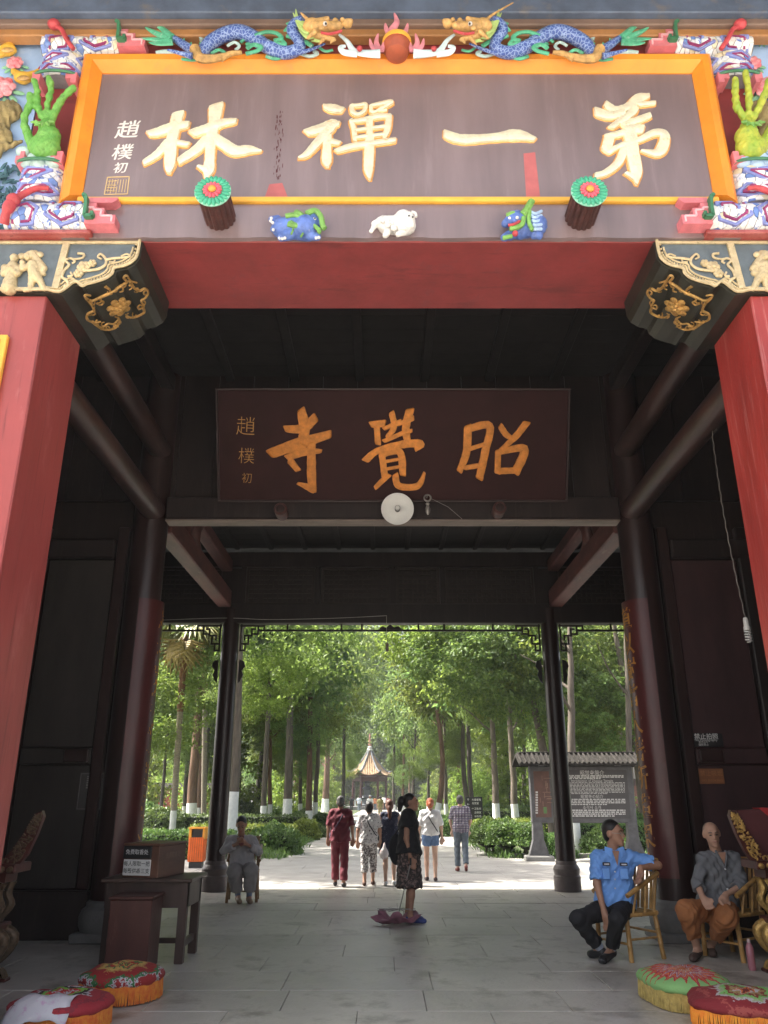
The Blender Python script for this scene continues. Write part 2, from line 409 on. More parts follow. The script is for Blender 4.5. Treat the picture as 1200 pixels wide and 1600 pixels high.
pave(plaza, -7.5, 7.5, 15.76, 23.15, .95, 1.5, SLABO)
kb = MB().box(-16, 16, 15.705, 15.735, -.04, .001).build('kerb', STONE, None, None, False); tag(kb, None, None, None, 'structure')
# ------------------------------------------------------------------ the gate hall
hall = thing('gate_hall', 'open temple gate hall with red pillars, dark timber interior and ornate painted front', 'building', (0, 5.5, 0))
def H(mb, name, mt, smooth=True, mirror=False, **k):
    if mirror: mb.mirror()
    return mb.build(name, mt, hall, None, smooth, **k)
for s in (-1, 1):
    H(MB().box(s * 2.9, s * 3.87, 5.5, 6.26, 0, 5.44, .012), 'pillar', RED if s > 0 else PINKRED, False)
    H(MB().box(s * 2.86, s * 3.92, 5.46, 6.30, 0, .32, .03), 'pillar_base', STONE, False)
    H(MB().box(s * 3.85, s * 9, 5.62, 6.1, 0, 8.3), 'front_wall', RED, False)
    H(MB().box(s * 5.6, s * 5.9, 6.1, 15.6, 0, 9.5), 'side_wall', DARKW, False)
# front pillar faces get a lighter red board with a yellow edge (only the left one shows)
H(MB().box(-3.14, -3.75, 5.455, 5.497, .5, 5.04, .006), 'couplet_board', YEL, False)
H(MB().box(-3.19, -3.70, 5.447, 5.456, .55, 4.99), 'board_field', PINKRED, False)
# lintel and gable
H(MB().box(-2.895, 2.895, 5.47, 6.44, 5.952, 6.29, .01), 'lintel', LINR, False)
fs = MB()
xs = [-2.9 + 5.8 * i / 60 for i in range(61)]
pz = [5.955 + random.uniform(-.006, .006) for _ in xs]
poly = [(x, 5.42, z) for x, z in zip(xs, pz)] + [(2.9, 5.42, 6.30), (-2.9, 5.42, 6.30)]
fs.prism(poly, (0, .048, 0)); H(fs, 'lintel_face', MAUVE, False)  # separate front piece; its paler colour stands for sky reflected on the beam
H(MB().box(-5.9, 5.9, 5.62, 6.44, 6.292, 8.6), 'gable_wall', LINR, False)
for s in (-1, 1):
    H(MB().box(s * 2.56, s * 4.6, 5.36, 5.6, 5.955, 5.995, .008), 'ledge', PINKRED, False)
    H(MB().box(s * 3.30, s * 5.9, 5.50, 5.615, 5.998, 8.33), 'blue_panel', BLUEW, False)
H(MB().box(-2.6, 2.6, 5.40, 5.61, 7.985, 8.02, .008), 'frieze_ledge', RED, False)
H(MB().box(-2.9, 2.9, 5.452, 5.615, 8.022, 8.33), 'frieze_panel', LINR, False)
# eave beam and rafters above the frieze
EAVE = mat('blue_grey_eave_paint', (0.095, 0.125, 0.19), .6, .3, 3, .1, dirt=((.16, .15, .16), 4, .55))
EAVEO = mat('ochre_eave_paint', (0.36, 0.17, 0.06), .55, .25, 3, .08)
H(MB().box(-6.5, 6.5, 5.34, 5.448, 8.165, 8.25, .01), 'eave_board', EAVEO, False)
H(MB().box(-6.5, 6.5, 5.30, 5.448, 8.252, 8.33, .01), 'eave_moulding', mat('eave_brown', (.20, .13, .10), .6, .2, 3), False)
H(MB().box(-6.5, 6.5, 5.24, 5.62, 8.332, 8.62, .01), 'eave_fascia', EAVE, False)
x = -6.4
while x < 6.5:
    H(MB().bar((x, 3.95, 8.42), (x, 5.22, 8.72), .10, .11, b=.01), 'rafter', EAVE, False); x += .36
H(MB().prism([(-9, 3.9, 8.49), (-9, 10.3, 12.2), (-9, 10.3, 12.4), (-9, 3.9, 8.66)], (18, 0, 0)), 'roof', mat('grey_roof_tile', (.07, .075, .08), .8, .3, 3), False)
H(MB().prism([(-9, 10.31, 12.2), (-9, 16.45, 5.12), (-9, 16.45, 5.28), (-9, 10.31, 12.4)], (18, 0, 0)), 'roof', MATS['grey_roof_tile'], False)
H(MB().box(-9, 9, 3.86, 3.93, 8.46, 8.68), 'eave_edge', EAVE, False)
# ---- columns
def lathe_col(x, y, r, h, baseR, baseH):
    return MB().lathe([(r * 1.02, baseH), (r, baseH + .8), (r * .97, h)], (x, y, 0), 32)
for s in (-1, 1):
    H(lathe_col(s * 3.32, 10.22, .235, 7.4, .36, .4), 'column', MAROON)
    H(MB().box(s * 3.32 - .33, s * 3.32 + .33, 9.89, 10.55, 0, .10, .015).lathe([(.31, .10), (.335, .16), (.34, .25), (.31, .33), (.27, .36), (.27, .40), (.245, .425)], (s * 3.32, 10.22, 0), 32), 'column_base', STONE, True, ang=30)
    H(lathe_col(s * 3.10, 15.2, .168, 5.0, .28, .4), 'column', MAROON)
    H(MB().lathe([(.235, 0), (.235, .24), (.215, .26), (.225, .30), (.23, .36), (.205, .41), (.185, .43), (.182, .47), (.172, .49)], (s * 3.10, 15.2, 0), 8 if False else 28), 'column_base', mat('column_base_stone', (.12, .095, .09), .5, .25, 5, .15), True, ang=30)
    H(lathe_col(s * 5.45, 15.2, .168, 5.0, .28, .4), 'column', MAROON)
    # tie logs from the front wall to the gate columns
    for z, r, m in ((5.22, .155, LOGW), (6.12, .15, LOGW)):
        H(MB().tube([(s * 3.22, 6.45, z), (s * 3.24, 8.3, z + .015), (s * 3.26, 10.1, z)], [r, r * .97, r], 20), 'tie_log', m)
    # square tie beams to the rear columns
    H(MB().box(s * 3.10, s * 3.36, 10.46, 15.05, 5.02, 5.36, .02), 'tie_beam', BEAMW, False)
    H(MB().box(s * 3.12, s * 3.34, 10.46, 15.05, 5.74, 5.98, .02), 'tie_beam', BEAMW, False)
    H(MB().tube([(s * 3.23, 12.9, 5.98), (s * 3.23, 12.5, 5.86), (s * 3.23, 12.2, 5.66), (s * 3.23, 12.25, 5.45), (s * 3.23, 12.5, 5.37)], [.10, .12, .13, .11, .09], 10), 'carved_strut', BEAMW)
    H(MB().lathe([(.10, 5.37), (.13, 5.5), (.10, 5.73)], (s * 3.23, 11.6, 0), 16), 'strut', BEAMW)
    H(MB().box(s * 3.14, s * 3.32, 6.45, 10.1, 7.05, 7.3, .02), 'upper_beam', DARKW, False)
# gate beam, board wall over it, ceilings
H(MB().box(-3.08, 3.08, 10.04, 10.27, 5.055, 5.078, .005), 'beam_soffit', mat('bounce_lit_wood', (.24, .19, .16), .6, .25, 6, .1, stretch=(.3, 1, 1)), False)  # underside coloured pale for light bounced up from the bright ground
H(MB().box(-3.08, 3.08, 10.02, 10.29, 5.080, 5.40, .02), 'gate_beam', DARKW, False)
for i in range(22):
    a = -5.55 + i * (11.1 / 22); H(MB().box(a + .004, a + 11.1 / 22 - .004, 10.20 + random.uniform(0, .006), 10.26, 5.41, 7.4), 'wall_board', DARKW, False)
CEIL = mat('ceiling_board', (0.016, 0.013, 0.012), .7, .3, 3, .1)
for i in range(12):
    a = 6.45 + i * .31; H(MB().box(-5.58, 5.58, a + .004, a + .306, 7.34, 7.38 + random.uniform(0, .01)), 'ceiling_board', CEIL, False)
for i in range(12):
    x = -5.2 + i * 10.4 / 11; H(MB().box(x - .06, x + .06, 6.46, 10.19, 7.26, 7.335, .01), 'ceiling_joist', CEIL, False)
for i in range(16):
    a = 10.45 + i * .30; H(MB().box(-5.58, 5.58, a + .004, a + .296, 6.28, 6.32), 'ceiling_board', CEIL, False)
for i in range(16):
    x = -5.1 + i * .68; H(MB().box(x - .045, x + .045, 10.46, 15.1, 6.20, 6.275, .008), 'ceiling_joist', CEIL, False)
# ---- side walls of the gate plane: framed door leaves
for s in (-1, 1):
    dm = MAROON2 if s > 0 else mat('black_brown_door', (.030, .024, .021), .5, .3, 4, .08, stretch=(1, 1, .3))
    H(MB().box(s * 3.56, s * 5.58, 10.24, 10.40, 0, 5.40), 'partition_wall', DARKW, False)
    H(MB().box(s * 3.56, s * 5.58, 10.12, 10.238, .0, .52, .02), 'plinth', DARKW, False)
    H(MB().box(s * 3.58, s * 3.72, 10.13, 10.238, .525, 5.0, .015), 'door_post', MAROON, False)
    H(MB().box(s * 4.64, s * 4.80, 10.13, 10.238, .525, 5.0, .015), 'door_post', DARKW, False)
    H(MB().box(s * 3.74, s * 4.62, 10.20, 10.236, .53, 1.92, .012), 'door_panel', dm, False)
    H(MB().box(s * 3.74, s * 4.62, 10.16, 10.236, 1.925, 2.12, .015), 'door_rail', dm, False)
    H(MB().box(s * 3.74, s * 4.62, 10.20, 10.236, 2.125, 4.55, .012), 'door_panel', dm, False)
    H(MB().box(s * 3.74, s * 5.58, 10.10, 10.236, 4.56, 4.82, .02), 'door_rail', DARKW, False)
    H(MB().box(s * 4.82, s * 5.56, 10.20, 10.236, .53, 4.55, .012), 'door_panel', DARKW, False)
    H(MB().box(s * 3.76, s * 4.05, 10.09, 10.158, 1.95, 2.10, .01), 'door_block', MAROON, False)
# ---- rear lintel, lattice transom, hanging fretwork
H(MB().box(-5.5, 5.5, 15.06, 15.32, 4.72, 5.10, .015), 'rear_lintel', DARKW, False)
H(MB().box(-5.5, 5.5, 15.10, 15.28, 5.86, 6.16, .015), 'rear_beam', DARKW, False)
LAT = mat('lattice_wood', (.035, .025, .021), .6, .3, 6)
def lattice(x0, x1, z0, z1, y):
    m = MB(); w_ = .028
    m.box(x0, x0 + .05, y, y + .06, z0, z1).box(x1 - .05, x1, y, y + .06, z0, z1).box(x0 + .05, x1 - .05, y, y + .06, z0, z0 + .05).box(x0 + .05, x1 - .05, y, y + .06, z1 - .05, z1)
    n = max(3, round((x1 - x0) / .105)); k = 7
    for j in range(1, k):
        z = z0 + .05 + (z1 - z0 - .1) * j / k
        i = 0
        while i < n:
            l = random.choice((2, 3, 4)); a = x0 + .05 + (x1 - x0 - .1) * i / n; b = x0 + .05 + (x1 - x0 - .1) * min(n, i + l) / n
            m.box(a, b, y + .012, y + .042, z - w_ / 2, z + w_ / 2); i += l + random.choice((0, 0, 1))
    for i in range(1, n):
        xx = x0 + .05 + (x1 - x0 - .1) * i / n; j = 0
        while j < k:
            l = random.choice((1, 2, 3)); a = z0 + .05 + (z1 - z0 - .1) * j / k; b = z0 + .05 + (z1 - z0 - .1) * min(k, j + l) / k
            m.box(xx - w_ / 2, xx + w_ / 2, y + .016, y + .038, a, b); j += l + 1
    H(m, 'lattice_panel', LAT, False)
for a, b in ((-5.3, -3.35), (-2.85, -1.5), (-1.36, -.02), (.12, .98), (1.1, 2.85), (3.35, 5.3)): lattice(a, b, 5.105, 5.855, 15.16)
H(MB().box(-5.4, 5.4, 15.235, 15.262, 5.11, 5.85), 'lattice_blackout', DARKW, False)  # added behind the lattice to block daylight and keep it dark
for a in (-2.9, -1.43, .05, 1.04, 2.9): H(MB().box(a - .05, a + .05, 15.13, 15.232, 5.102, 5.858), 'transom_post', DARKW, False)
def barrow(m, pts, y, t=.032):
    for (x0, z0), (x1, z1) in zip(pts[:-1], pts[1:]):
        m.box(min(x0, x1) - t / 2, max(x0, x1) + t / 2, y + random.uniform(0, .003), y + t, min(z0, z1) - t / 2, max(z0, z1) + t / 2)
FY = 15.18
for x0, x1 in ((-5.0, -3.65), (-2.55, 2.55), (3.65, 5.0)):
    H(MB().box(x0, x1, FY, FY + .035, 4.575, 4.612), 'fret_rail', DARKW, False)
for xx in (-2.0, -.95, -.55, .55, 1.05, 2.0, -4.3, 4.3): H(MB().box(xx - .018, xx + .018, FY + .002, FY + .033, 4.614, 4.716), 'fret_stud', DARKW, False)
H(MB().prism([(-.22, FY, 4.617), (-.16, FY, 4.68), (-.08, FY, 4.65), (0, FY, 4.712), (.08, FY, 4.65), (.16, FY, 4.68), (.22, FY, 4.617)], (0, .03, 0)), 'fret_crest', DARKW, False)
for s in (-1, 1):
    for d in (-1, 1):
        c = s * 3.10 + d * .19; m = MB()
        def q(a, b): return (c + d * a * .74, 4.70 - b * .80)
        barrow(m, [q(0, .02), q(.62, .02)], FY); barrow(m, [q(.02, .0), q(.02, .62)], FY)
        barrow(m, [q(.46, .02), q(.46, .22), q(.30, .22), q(.30, .10), q(.38, .10)], FY); barrow(m, [q(.62, .02), q(.62, .13), q(.46, .13)], FY)
        barrow(m, [q(.02, .46), q(.22, .46), q(.22, .26), q(.12, .26), q(.12, .36)], FY); barrow(m, [q(.14, .46), q(.14, .62), q(.02, .62)], FY)
        barrow(m, [q(.22, .26), q(.30, .26), q(.30, .20)], FY)
        H(m, 'fret_bracket', DARKW, False)
        m = MB(); H(m.prism([(c + d * .01, FY, 4.03), (c + d * .10, FY, 4.0), (c + d * .13, FY, 3.9), (c + d * .07, FY, 3.82), (c + d * .10, FY, 3.74), (c + d * .05, FY, 3.62), (c + d * .01, FY, 3.58)], (0, .04, 0)), 'fret_drop', DARKW, False)
# ---- carved stone-like brackets under the lintel
def bracket(s):
    FYB = 5.47
    px = [(0, 390), (222, 390), (219, 403), (212, 413), (200, 420), (183, 424), (180, 432), (170, 440), (152, 446), (140, 449), (133, 452), (126, 446), (118, 447), (108, 455), (97, 461), (78, 463), (0, 462)]
    pts = [P(x, y, FYB) for x, y in px]
    pts = [Vector((max(p.x, -4.6) if i else -4.6, FYB, p.z)) for i, p in enumerate(pts)]
    pts[0].z = pts[1].z = 5.950; pts[-1].x = -4.6; pts[-1].z = pts[-2].z = 5.443
    prt = MB().prism([(p.x, p.y, p.z) for p in pts], (0, .86, 0))
    if s > 0: prt.mirror()
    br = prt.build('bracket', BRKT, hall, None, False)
    def sub(mb, name, mt, smooth=True):
        if s > 0: mb.mirror()
        return mb.build(name, mt, br, None, smooth)
    WLOC[br.name] = WLOC[hall.name]
    # pale front panel ground and beaded border
    inner = [(p.x, p.z) for p in pts]
    cxm, czm = -3.2, 5.72
    g = [( -4.6, 5.935), (inner[1][0] - .06, 5.935)] + [(x - .035, z + .035) for x, z in inner[3:16]] + [(-4.6, 5.47)]
    sub(MB().prism([(x, FYB - .002, z) for x, z in g], (0, -.006, 0)), 'panel_ground', SLATE, False)
    edge = [Vector((x, FYB - .018, z)) for x, z in inner[1:16]]
    e2 = [(p.x - .022, p.y, p.z + .022) for p in edge]; e2 = cr(e2, 4)
    sub(MB().tube(e2, .014, 6), 'border', GOLDL)
    e3 = [(p[0] - .045, p[1], p[2] + .035) for p in e2]; sub(MB().tube(e3[3:], .008, 6), 'border', GOLDL)
    b = MB()
    for i in range(2, len(e2), 1):
        p, r_ = e2[i], .5
        b.ell((p[0] - .024, p[1] + .002, p[2] + .018), .0105, 6, 4)
    sub(b, 'beading', GOLDL)
    sub(MB().box(-4.6, inner[1][0] - .02, FYB - .03, FYB - .008, 5.918, 5.944, .004), 'border', GOLDL, False)
    sub(MB().box(-4.6, -2.86, FYB - .03, FYB - .008, 5.452, 5.482, .004), 'border', GOLDL, False)
    p0, p1 = P(104, 392, FYB), P(87, 457, FYB)
    sub(MB().bar((p0.x, FYB - .02, 5.92), (p1.x, FYB - .02, 5.47), .055, .02, up=(0, -1, 0)), 'border', GOLDL, False)
    # scrollwork
    m = MB()
    def curl(pl, r0, r1):
        pp = cr([tuple(P(x, y, FYB - .022)) for x, y in pl], 5); n = len(pp)
        m.tube(pp, [r0 + (r1 - r0) * i / (n - 1) for i in range(n)], 7, squash=((0, 1, 0), .8))
    Z = lambda x, y: (x * .225, 380 + y * .225)   # zoom crop -> photo px
    curl([Z(440, 300), Z(475, 290), Z(460, 255), Z(432, 235), Z(445, 190), Z(480, 150), Z(455, 120), Z(490, 105), Z(520, 125), Z(500, 140)], .014, .009)
    curl([Z(540, 70), Z(580, 75), Z(575, 100), Z(530, 110), Z(490, 105)], .012, .008)
    curl([Z(600, 190), Z(680, 180), Z(730, 150), Z(735, 110), Z(700, 75), Z(680, 95), Z(705, 110)], .014, .008)
    curl([Z(735, 115), Z(790, 105), Z(850, 100), Z(905, 90), Z(880, 75), Z(840, 90)], .014, .007)
    curl([Z(760, 130), Z(790, 130), Z(800, 110)], .010, .007)
    curl([Z(470, 230), Z(500, 225), Z(490, 200)], .012, .008)
    sub(m, 'scrollwork', GOLDL)
    m = MB()
    for cx, cy, rr in ((580, 165, 1.0), (545, 210, .75), (640, 140, .65)):
        c = P(*Z(cx, cy), FYB - .022)
        for k in range(6):
            a = k * math.pi / 3; m.ell(c + Vector((.032 * rr * math.cos(a), 0, .032 * rr * math.sin(a))), (.027 * rr, .018, .027 * rr), 8, 5)
        m.ell(c + Vector((0, -.012, 0)), (.024 * rr, .02, .024 * rr), 8, 5)
    sub(m, 'peony', GOLDL)
    # two relief figures
    def figure(zx, lean, mirror_x=1):
        c = P(*Z(zx, 330), FYB - .02); b = c; hgt = .40
        pr = []
        def L_(x, z, y=0): return Vector((b.x + x + lean * z, FYB - .018 - y, b.z + z))
        if lean == 0:
            pr += [C(L_(0, .03), L_(0, .16), .062, .045), C(L_(-.035, .20), L_(.035, .20), .045), C(L_(0, .16), L_(0, .24), .05, .045), C(L_(-.07, .23), L_(-.06, .15, .02), .028, .022), C(L_(.07, .23), L_(.06, .15, .02), .028, .022), C(L_(-.06, .15, .02), L_(0, .19, .04), .022), C(L_(.06, .15, .02), L_(0, .19, .04), .022), E_(L_(0, .315, .01), (.034, .034, .04)), C(L_(-.03, .01), L_(-.04, .0), .02), C(L_(.03, .01), L_(.04, 0), .02)]
        else:
            pr += [C(L_(-.05, .02), L_(-.02, .14), .022, .035), C(L_(.06, .02), L_(.02, .14), .022, .035), C(L_(0, .14), L_(0, .24), .05, .055), C(L_(-.02, .25), L_(-.09, .20, .02), .03, .022), C(L_(-.09, .2, .02), L_(-.08, .26, .03), .022), C(L_(.05, .25), L_(.07, .17), .03, .024), E_(L_(-.04, .325, .01), (.034, .034, .038)), C(L_(.08, .22), L_(.0, .36), .03, .035), C(L_(-.06, .01), L_(-.10, .005), .018)]
        if s > 0:
            pr = [(('c', p[1] * [-1, 1, 1], p[2] * [-1, 1, 1]) + p[3:]) if p[0] == 'c' else ('e', p[1] * [-1, 1, 1]) + p[2:] for p in pr]
        blob('relief_figure', pr, GOLDL, br, .0055, .008, wrinkle=(.0022, 150))
    figure(60, 0); figure(255, -.25)
    m = MB()
    for dx, dy in ((150, 90), (205, 75), (275, 80), (240, 70)): m.ell(P(*Z(dx, dy), FYB - .02), (.035, .02, .03), 8, 5)
    sub(m, 'relief_cloud', GOLDL)
    # gilded rose on the underside
    a = Vector((-2.80, 5.90, 5.47)); n = Vector((.52, 0, -.855)).normalized()
    a = max(pts[2:15], key=lambda p: p.dot(n)) + n * .004
    a = max(pts[2:15], key=lambda p: p.dot(n)) - n * .016
    def U(x, y): return PP(x * .225, 380 + y * .225, a + n * .012, n)
    m = MB()
    def curlU(pl, r0, r1):
        pp = cr([tuple(U(x, y)) for x, y in pl], 5); k = len(pp)
        m.tube(pp, [r0 + (r1 - r0) * i / (k - 1) for i in range(k)], 7)
    curlU([(745, 355), (690, 380), (640, 400), (600, 385), (590, 360), (630, 365)], .015, .008)
    curlU([(600, 385), (640, 430), (650, 470), (610, 490), (605, 530), (650, 550), (700, 545)], .014, .008)
    curlU([(640, 545), (700, 590), (760, 600), (810, 580), (830, 530), (800, 510)], .014, .008)
    curlU([(700, 600), (745, 560), (790, 560), (830, 520)], .010, .008)
    curlU([(745, 355), (790, 330), (850, 290), (880, 270), (860, 240), (880, 225), (905, 260), (950, 275)], .015, .008)
    curlU([(900, 260), (930, 310), (970, 330), (1005, 315), (1030, 340), (1010, 380), (980, 400), (1000, 440), (960, 460)], .014, .008)
    curlU([(990, 440), (1000, 480), (950, 510), (900, 515), (870, 490)], .014, .008)
    curlU([(700, 400), (720, 410), (700, 430), (670, 420)], .010, .006)
    curlU([(730, 300), (760, 320), (770, 350)], .014, .007)
    curlU([(850, 300), (855, 330), (830, 340)], .010, .006)
    rq = random.Random(12)
    for (x, y) in ((640, 410), (690, 395), (650, 480), (615, 520), (680, 555), (740, 590), (800, 585), (830, 545), (800, 320), (860, 285), (900, 300), (950, 320), (1010, 350), (990, 410), (970, 450), (940, 500), (890, 510), (770, 340), (720, 570)):
        a_ = rq.uniform(0, 6.28); q_ = [(x + 4 * k * math.cos(a_ + k * .75), y + 4 * k * math.sin(a_ + k * .75)) for k in range(1, 7)]; curlU(q_, .010, .005)
    sub(m, 'gilded_scroll', GOLDC)
    m = MB(); c = U(825, 440); e1 = n.cross(Vector((0, 1, 0))).normalized(); e2 = Vector((0, 1, 0))
    for ring, (rr, num, pz_) in enumerate(((.078, 7, .008), (.052, 6, .022), (.028, 5, .034))):
        for k in range(num):
            t = 2 * math.pi * (k + ring * .5) / num; d = e1 * math.cos(t) + e2 * math.sin(t)
            M = Matrix((d, n.cross(d), n)).transposed(); m.ell(c + d * rr + n * pz_, (.038 - ring * .006, .034 - ring * .005, .014), 8, 5, M)
    m.ell(c + n * .04, .018, 8, 5)
    sub(m, 'gilded_rose', GOLDC)
    return br
for s in (-1, 1): bracket(s)
# ------------------------------------------------------------------ brush calligraphy
def strokes(m, zo, zs, data, proj, n, hgt=.012, wob=.06):
    """raised brush strokes: (x, y, width) in crop px -> ridge ribbons lying on the board"""
    rr = random.Random(5)
    for st in data:
        pts = cr(st, 7) if len(st) > 1 else st
        sm = []
        for x, y, w_ in pts:
            p = proj(zo[0] + x / zs, zo[1] + y / zs); q = proj(zo[0] + (x + 10) / zs, zo[1] + y / zs)
            sm.append((p, max(w_, 3) / 2 * (q - p).length / 10 * (1 + rr.uniform(-wob, wob))))
        lv = hgt * rr.uniform(.9, 1.12); rows = []
        k = len(sm)
        # rounded caps: extra rows before the first and after the last point
        d0 = (sm[0][0] - sm[1][0]).normalized(); d1 = (sm[-1][0] - sm[-2][0]).normalized()
        sm = [(sm[0][0] + d0 * sm[0][1] * .62, sm[0][1] * .66), (sm[0][0] + d0 * sm[0][1] * .42, sm[0][1] * .92)] + sm + [(sm[-1][0] + d1 * sm[-1][1] * .42, sm[-1][1] * .92), (sm[-1][0] + d1 * sm[-1][1] * .62, sm[-1][1] * .66)]
        k = len(sm)
        for i, (p, w_) in enumerate(sm):
            t = (sm[min(i + 1, k - 1)][0] - sm[max(i - 1, 0)][0])
            t = t.normalized() if t.length > 1e-9 else Vector((1, 0, 0)); sd_ = n.cross(t)
            e = .55 if i in (0, k - 1) else 1
            sk = t * w_ * (.42 if i < 3 else -.30 if i > k - 4 else 0) * (1 if k > 8 else .5)
            rows.append([p - sd_ * w_ + sk, p - sd_ * w_ * .93 + n * lv * .85 * e + sk, p - sd_ * w_ * .5 + n * lv * .96 * e + sk * .5, p + n * lv * 1.0 * e, p + sd_ * w_ * .5 + n * lv * .96 * e - sk * .5, p + sd_ * w_ * .93 + n * lv * .85 * e - sk, p + sd_ * w_ - sk])
        vs = [v for r in rows for v in r]; fs_ = []
        for i in range(k - 1):
            for j in range(6): fs_.append((i * 7 + j, i * 7 + j + 1, (i + 1) * 7 + j + 1, (i + 1) * 7 + j))
        fs_.append(tuple(range(7))); fs_.append(tuple((k - 1) * 7 + j for j in range(7)))
        m.add(vs, fs_)
CH_LIN = [[(345, 375, 50), (420, 360, 75), (520, 325, 78), (612, 312, 60)], [(548, 235, 84), (525, 330, 76), (500, 450, 76), (490, 590, 78), (482, 655, 30)], [(480, 430, 62), (400, 520, 56), (308, 580, 46)], [(550, 442, 46), (618, 452, 40)],
          [(662, 372, 70), (760, 340, 76), (860, 300, 66), (960, 285, 42)], [(822, 180, 100), (808, 300, 76), (785, 420, 76), (777, 560, 66), (768, 640, 74), (748, 700, 20)], [(760, 640, 60), (697, 610, 22)], [(762, 410, 80), (680, 490, 70), (562, 568, 58)], [(795, 400, 84), (880, 450, 82), (960, 498, 84), (1060, 490, 66), (1145, 500, 15)]]
CH_CHAN = [[(405, 235, 50), (480, 250, 88), (560, 265, 65)], [(255, 475, 90), (370, 440, 96), (480, 400, 106), (530, 395, 50)], [(440, 450, 90), (330, 580, 80), (230, 685, 58), (162, 712, 20)], [(430, 520, 80), (425, 650, 80), (425, 740, 86), (430, 795, 30)], [(470, 560, 62), (535, 575, 50)],
           [(655, 225, 40), (668, 285, 44), (720, 308, 38), (775, 275, 34), (790, 215, 36), (730, 222, 36), (665, 228, 36)], [(838, 228, 36), (846, 285, 34), (890, 280, 28), (960, 238, 34), (1030, 190, 42), (930, 208, 40), (842, 226, 30)], [(920, 275, 30), (985, 270, 14)],
           [(652, 360, 40), (680, 450, 46), (688, 550, 40)], [(655, 372, 40), (780, 355, 50), (900, 325, 56), (1008, 322, 48)], [(1008, 325, 50), (992, 440, 58), (962, 522, 34)], [(690, 455, 30), (820, 437, 34), (970, 418, 34)], [(690, 525, 32), (820, 510, 38), (962, 495, 34)], [(825, 345, 58), (825, 540, 60)], [(522, 650, 48), (640, 612, 64), (830, 580, 58), (1060, 548, 48)], [(825, 540, 80), (820, 700, 88), (815, 830, 76), (828, 915, 15)]]
CH_YI = [[(52, 258, 42), (130, 282, 52), (280, 275, 44), (400, 262, 62), (485, 282, 26)]]
CH_DI = [[(797, 150, 48), (860, 168, 46), (925, 150, 40)], [(842, 112, 38), (885, 140, 46), (950, 122, 40), (1000, 82, 50), (1048, 70, 30)], [(1000, 112, 28), (1080, 105, 22)], [(868, 225, 28), (910, 195, 34), (960, 160, 38), (985, 130, 36)], [(920, 212, 36), (990, 192, 38), (1055, 166, 32)], [(945, 235, 54), (1012, 235, 54)],
         [(860, 265, 46), (842, 335, 50)], [(850, 270, 30), (915, 255, 36), (960, 240, 36)], [(848, 348, 30), (920, 312, 26), (1000, 288, 28), (1080, 252, 38), (1128, 262, 44), (1120, 320, 52), (1088, 352, 42), (1015, 340, 12)], [(957, 240, 60), (970, 340, 60), (988, 440, 56), (990, 505, 12)], [(985, 472, 38), (940, 450, 18)], [(932, 330, 40), (900, 400, 38), (840, 448, 34), (792, 462, 30)]]
CH_SI = [[(263, 166, 22), (318, 164, 30), (355, 132, 30)], [(312, 108, 30), (322, 160, 36), (318, 210, 34)], [(216, 245, 34), (300, 215, 38), (402, 184, 28)], [(268, 258, 22), (320, 240, 28), (375, 238, 14)], [(345, 215, 28), (345, 300, 30), (348, 362, 28)], [(346, 358, 28), (302, 342, 10)], [(276, 268, 24), (300, 298, 20)]]
CH_JUE = [[(540, 152, 22), (578, 148, 24)], [(556, 160, 20), (560, 212, 22)], [(604, 115, 20), (612, 160, 20), (590, 192, 16)], [(580, 165, 14), (632, 142, 15)], [(580, 205, 15), (642, 178, 15)], [(662, 108, 28), (650, 160, 26), (654, 202, 24)], [(622, 152, 13), (672, 132, 18)], [(630, 185, 12), (668, 172, 13)], [(522, 266, 24), (560, 236, 22), (640, 216, 26), (698, 214, 26), (682, 232, 14)],
          [(572, 246, 22), (582, 322, 22)], [(572, 250, 18), (630, 240, 24), (640, 312, 22)], [(582, 272, 11), (626, 264, 11)], [(584, 296, 11), (630, 288, 11)], [(592, 316, 20), (552, 355, 15)], [(616, 316, 22), (628, 350, 22), (688, 350, 22), (710, 308, 10)]]
CH_ZHAO = [[(850, 160, 26), (846, 240, 26), (824, 300, 22)], [(852, 166, 24), (920, 156, 26), (906, 240, 26), (888, 322, 26)], [(852, 232, 15), (902, 216, 15)], [(840, 292, 17), (888, 284, 17)], [(956, 158, 20), (975, 185, 20), (1000, 200, 14)], [(1038, 148, 24), (1005, 190, 22), (952, 238, 13)], [(948, 238, 20), (946, 305, 22)], [(948, 242, 18), (1032, 230, 28), (1006, 302, 30)], [(950, 302, 20), (1006, 300, 22)]]
# ------------------------------------------------------------------ upper plaque
PY = 5.44
plaque = thing('plaque', 'large brown name plaque with four bright gold characters in an orange frame over the entrance', 'plaque', (0, PY, 6.31))
a0, a1, z0, z1 = -2.87, 2.87, 6.305, 7.965
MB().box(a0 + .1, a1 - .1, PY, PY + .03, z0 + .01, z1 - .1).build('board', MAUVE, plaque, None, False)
def frame_side(p, q, wi, d=.10):
    # a bar with a sloping inner face from outer edge p-q; wi = inward vector
    p, q, wi = Vector(p), Vector(q), Vector(wi); m = MB(); l = wi.length; iw = wi.normalized(); al = (q - p).normalized()
    k = (q - p).length
    sec = [(0, .03), (0, -d * .75), (.2 * l, -d), (.55 * l, -d * .95), (l, -.012), (l, .03)]
    r0 = [p + iw * s_ + al * s_ + Vector((0, y, 0)) for s_, y in sec]; r1 = [q + iw * s_ - al * s_ + Vector((0, y, 0)) for s_, y in sec]
    n_ = len(sec); m.add(r0 + r1, [(i, (i + 1) % n_, (i + 1) % n_ + n_, i + n_) for i in range(n_)] + [tuple(range(n_)), tuple(range(n_, 2 * n_))])
    return m
frame_side((a0, PY, z1), (a1, PY, z1), (0, 0, -.165)).build('frame', ORANGE, plaque, None, True, 25)
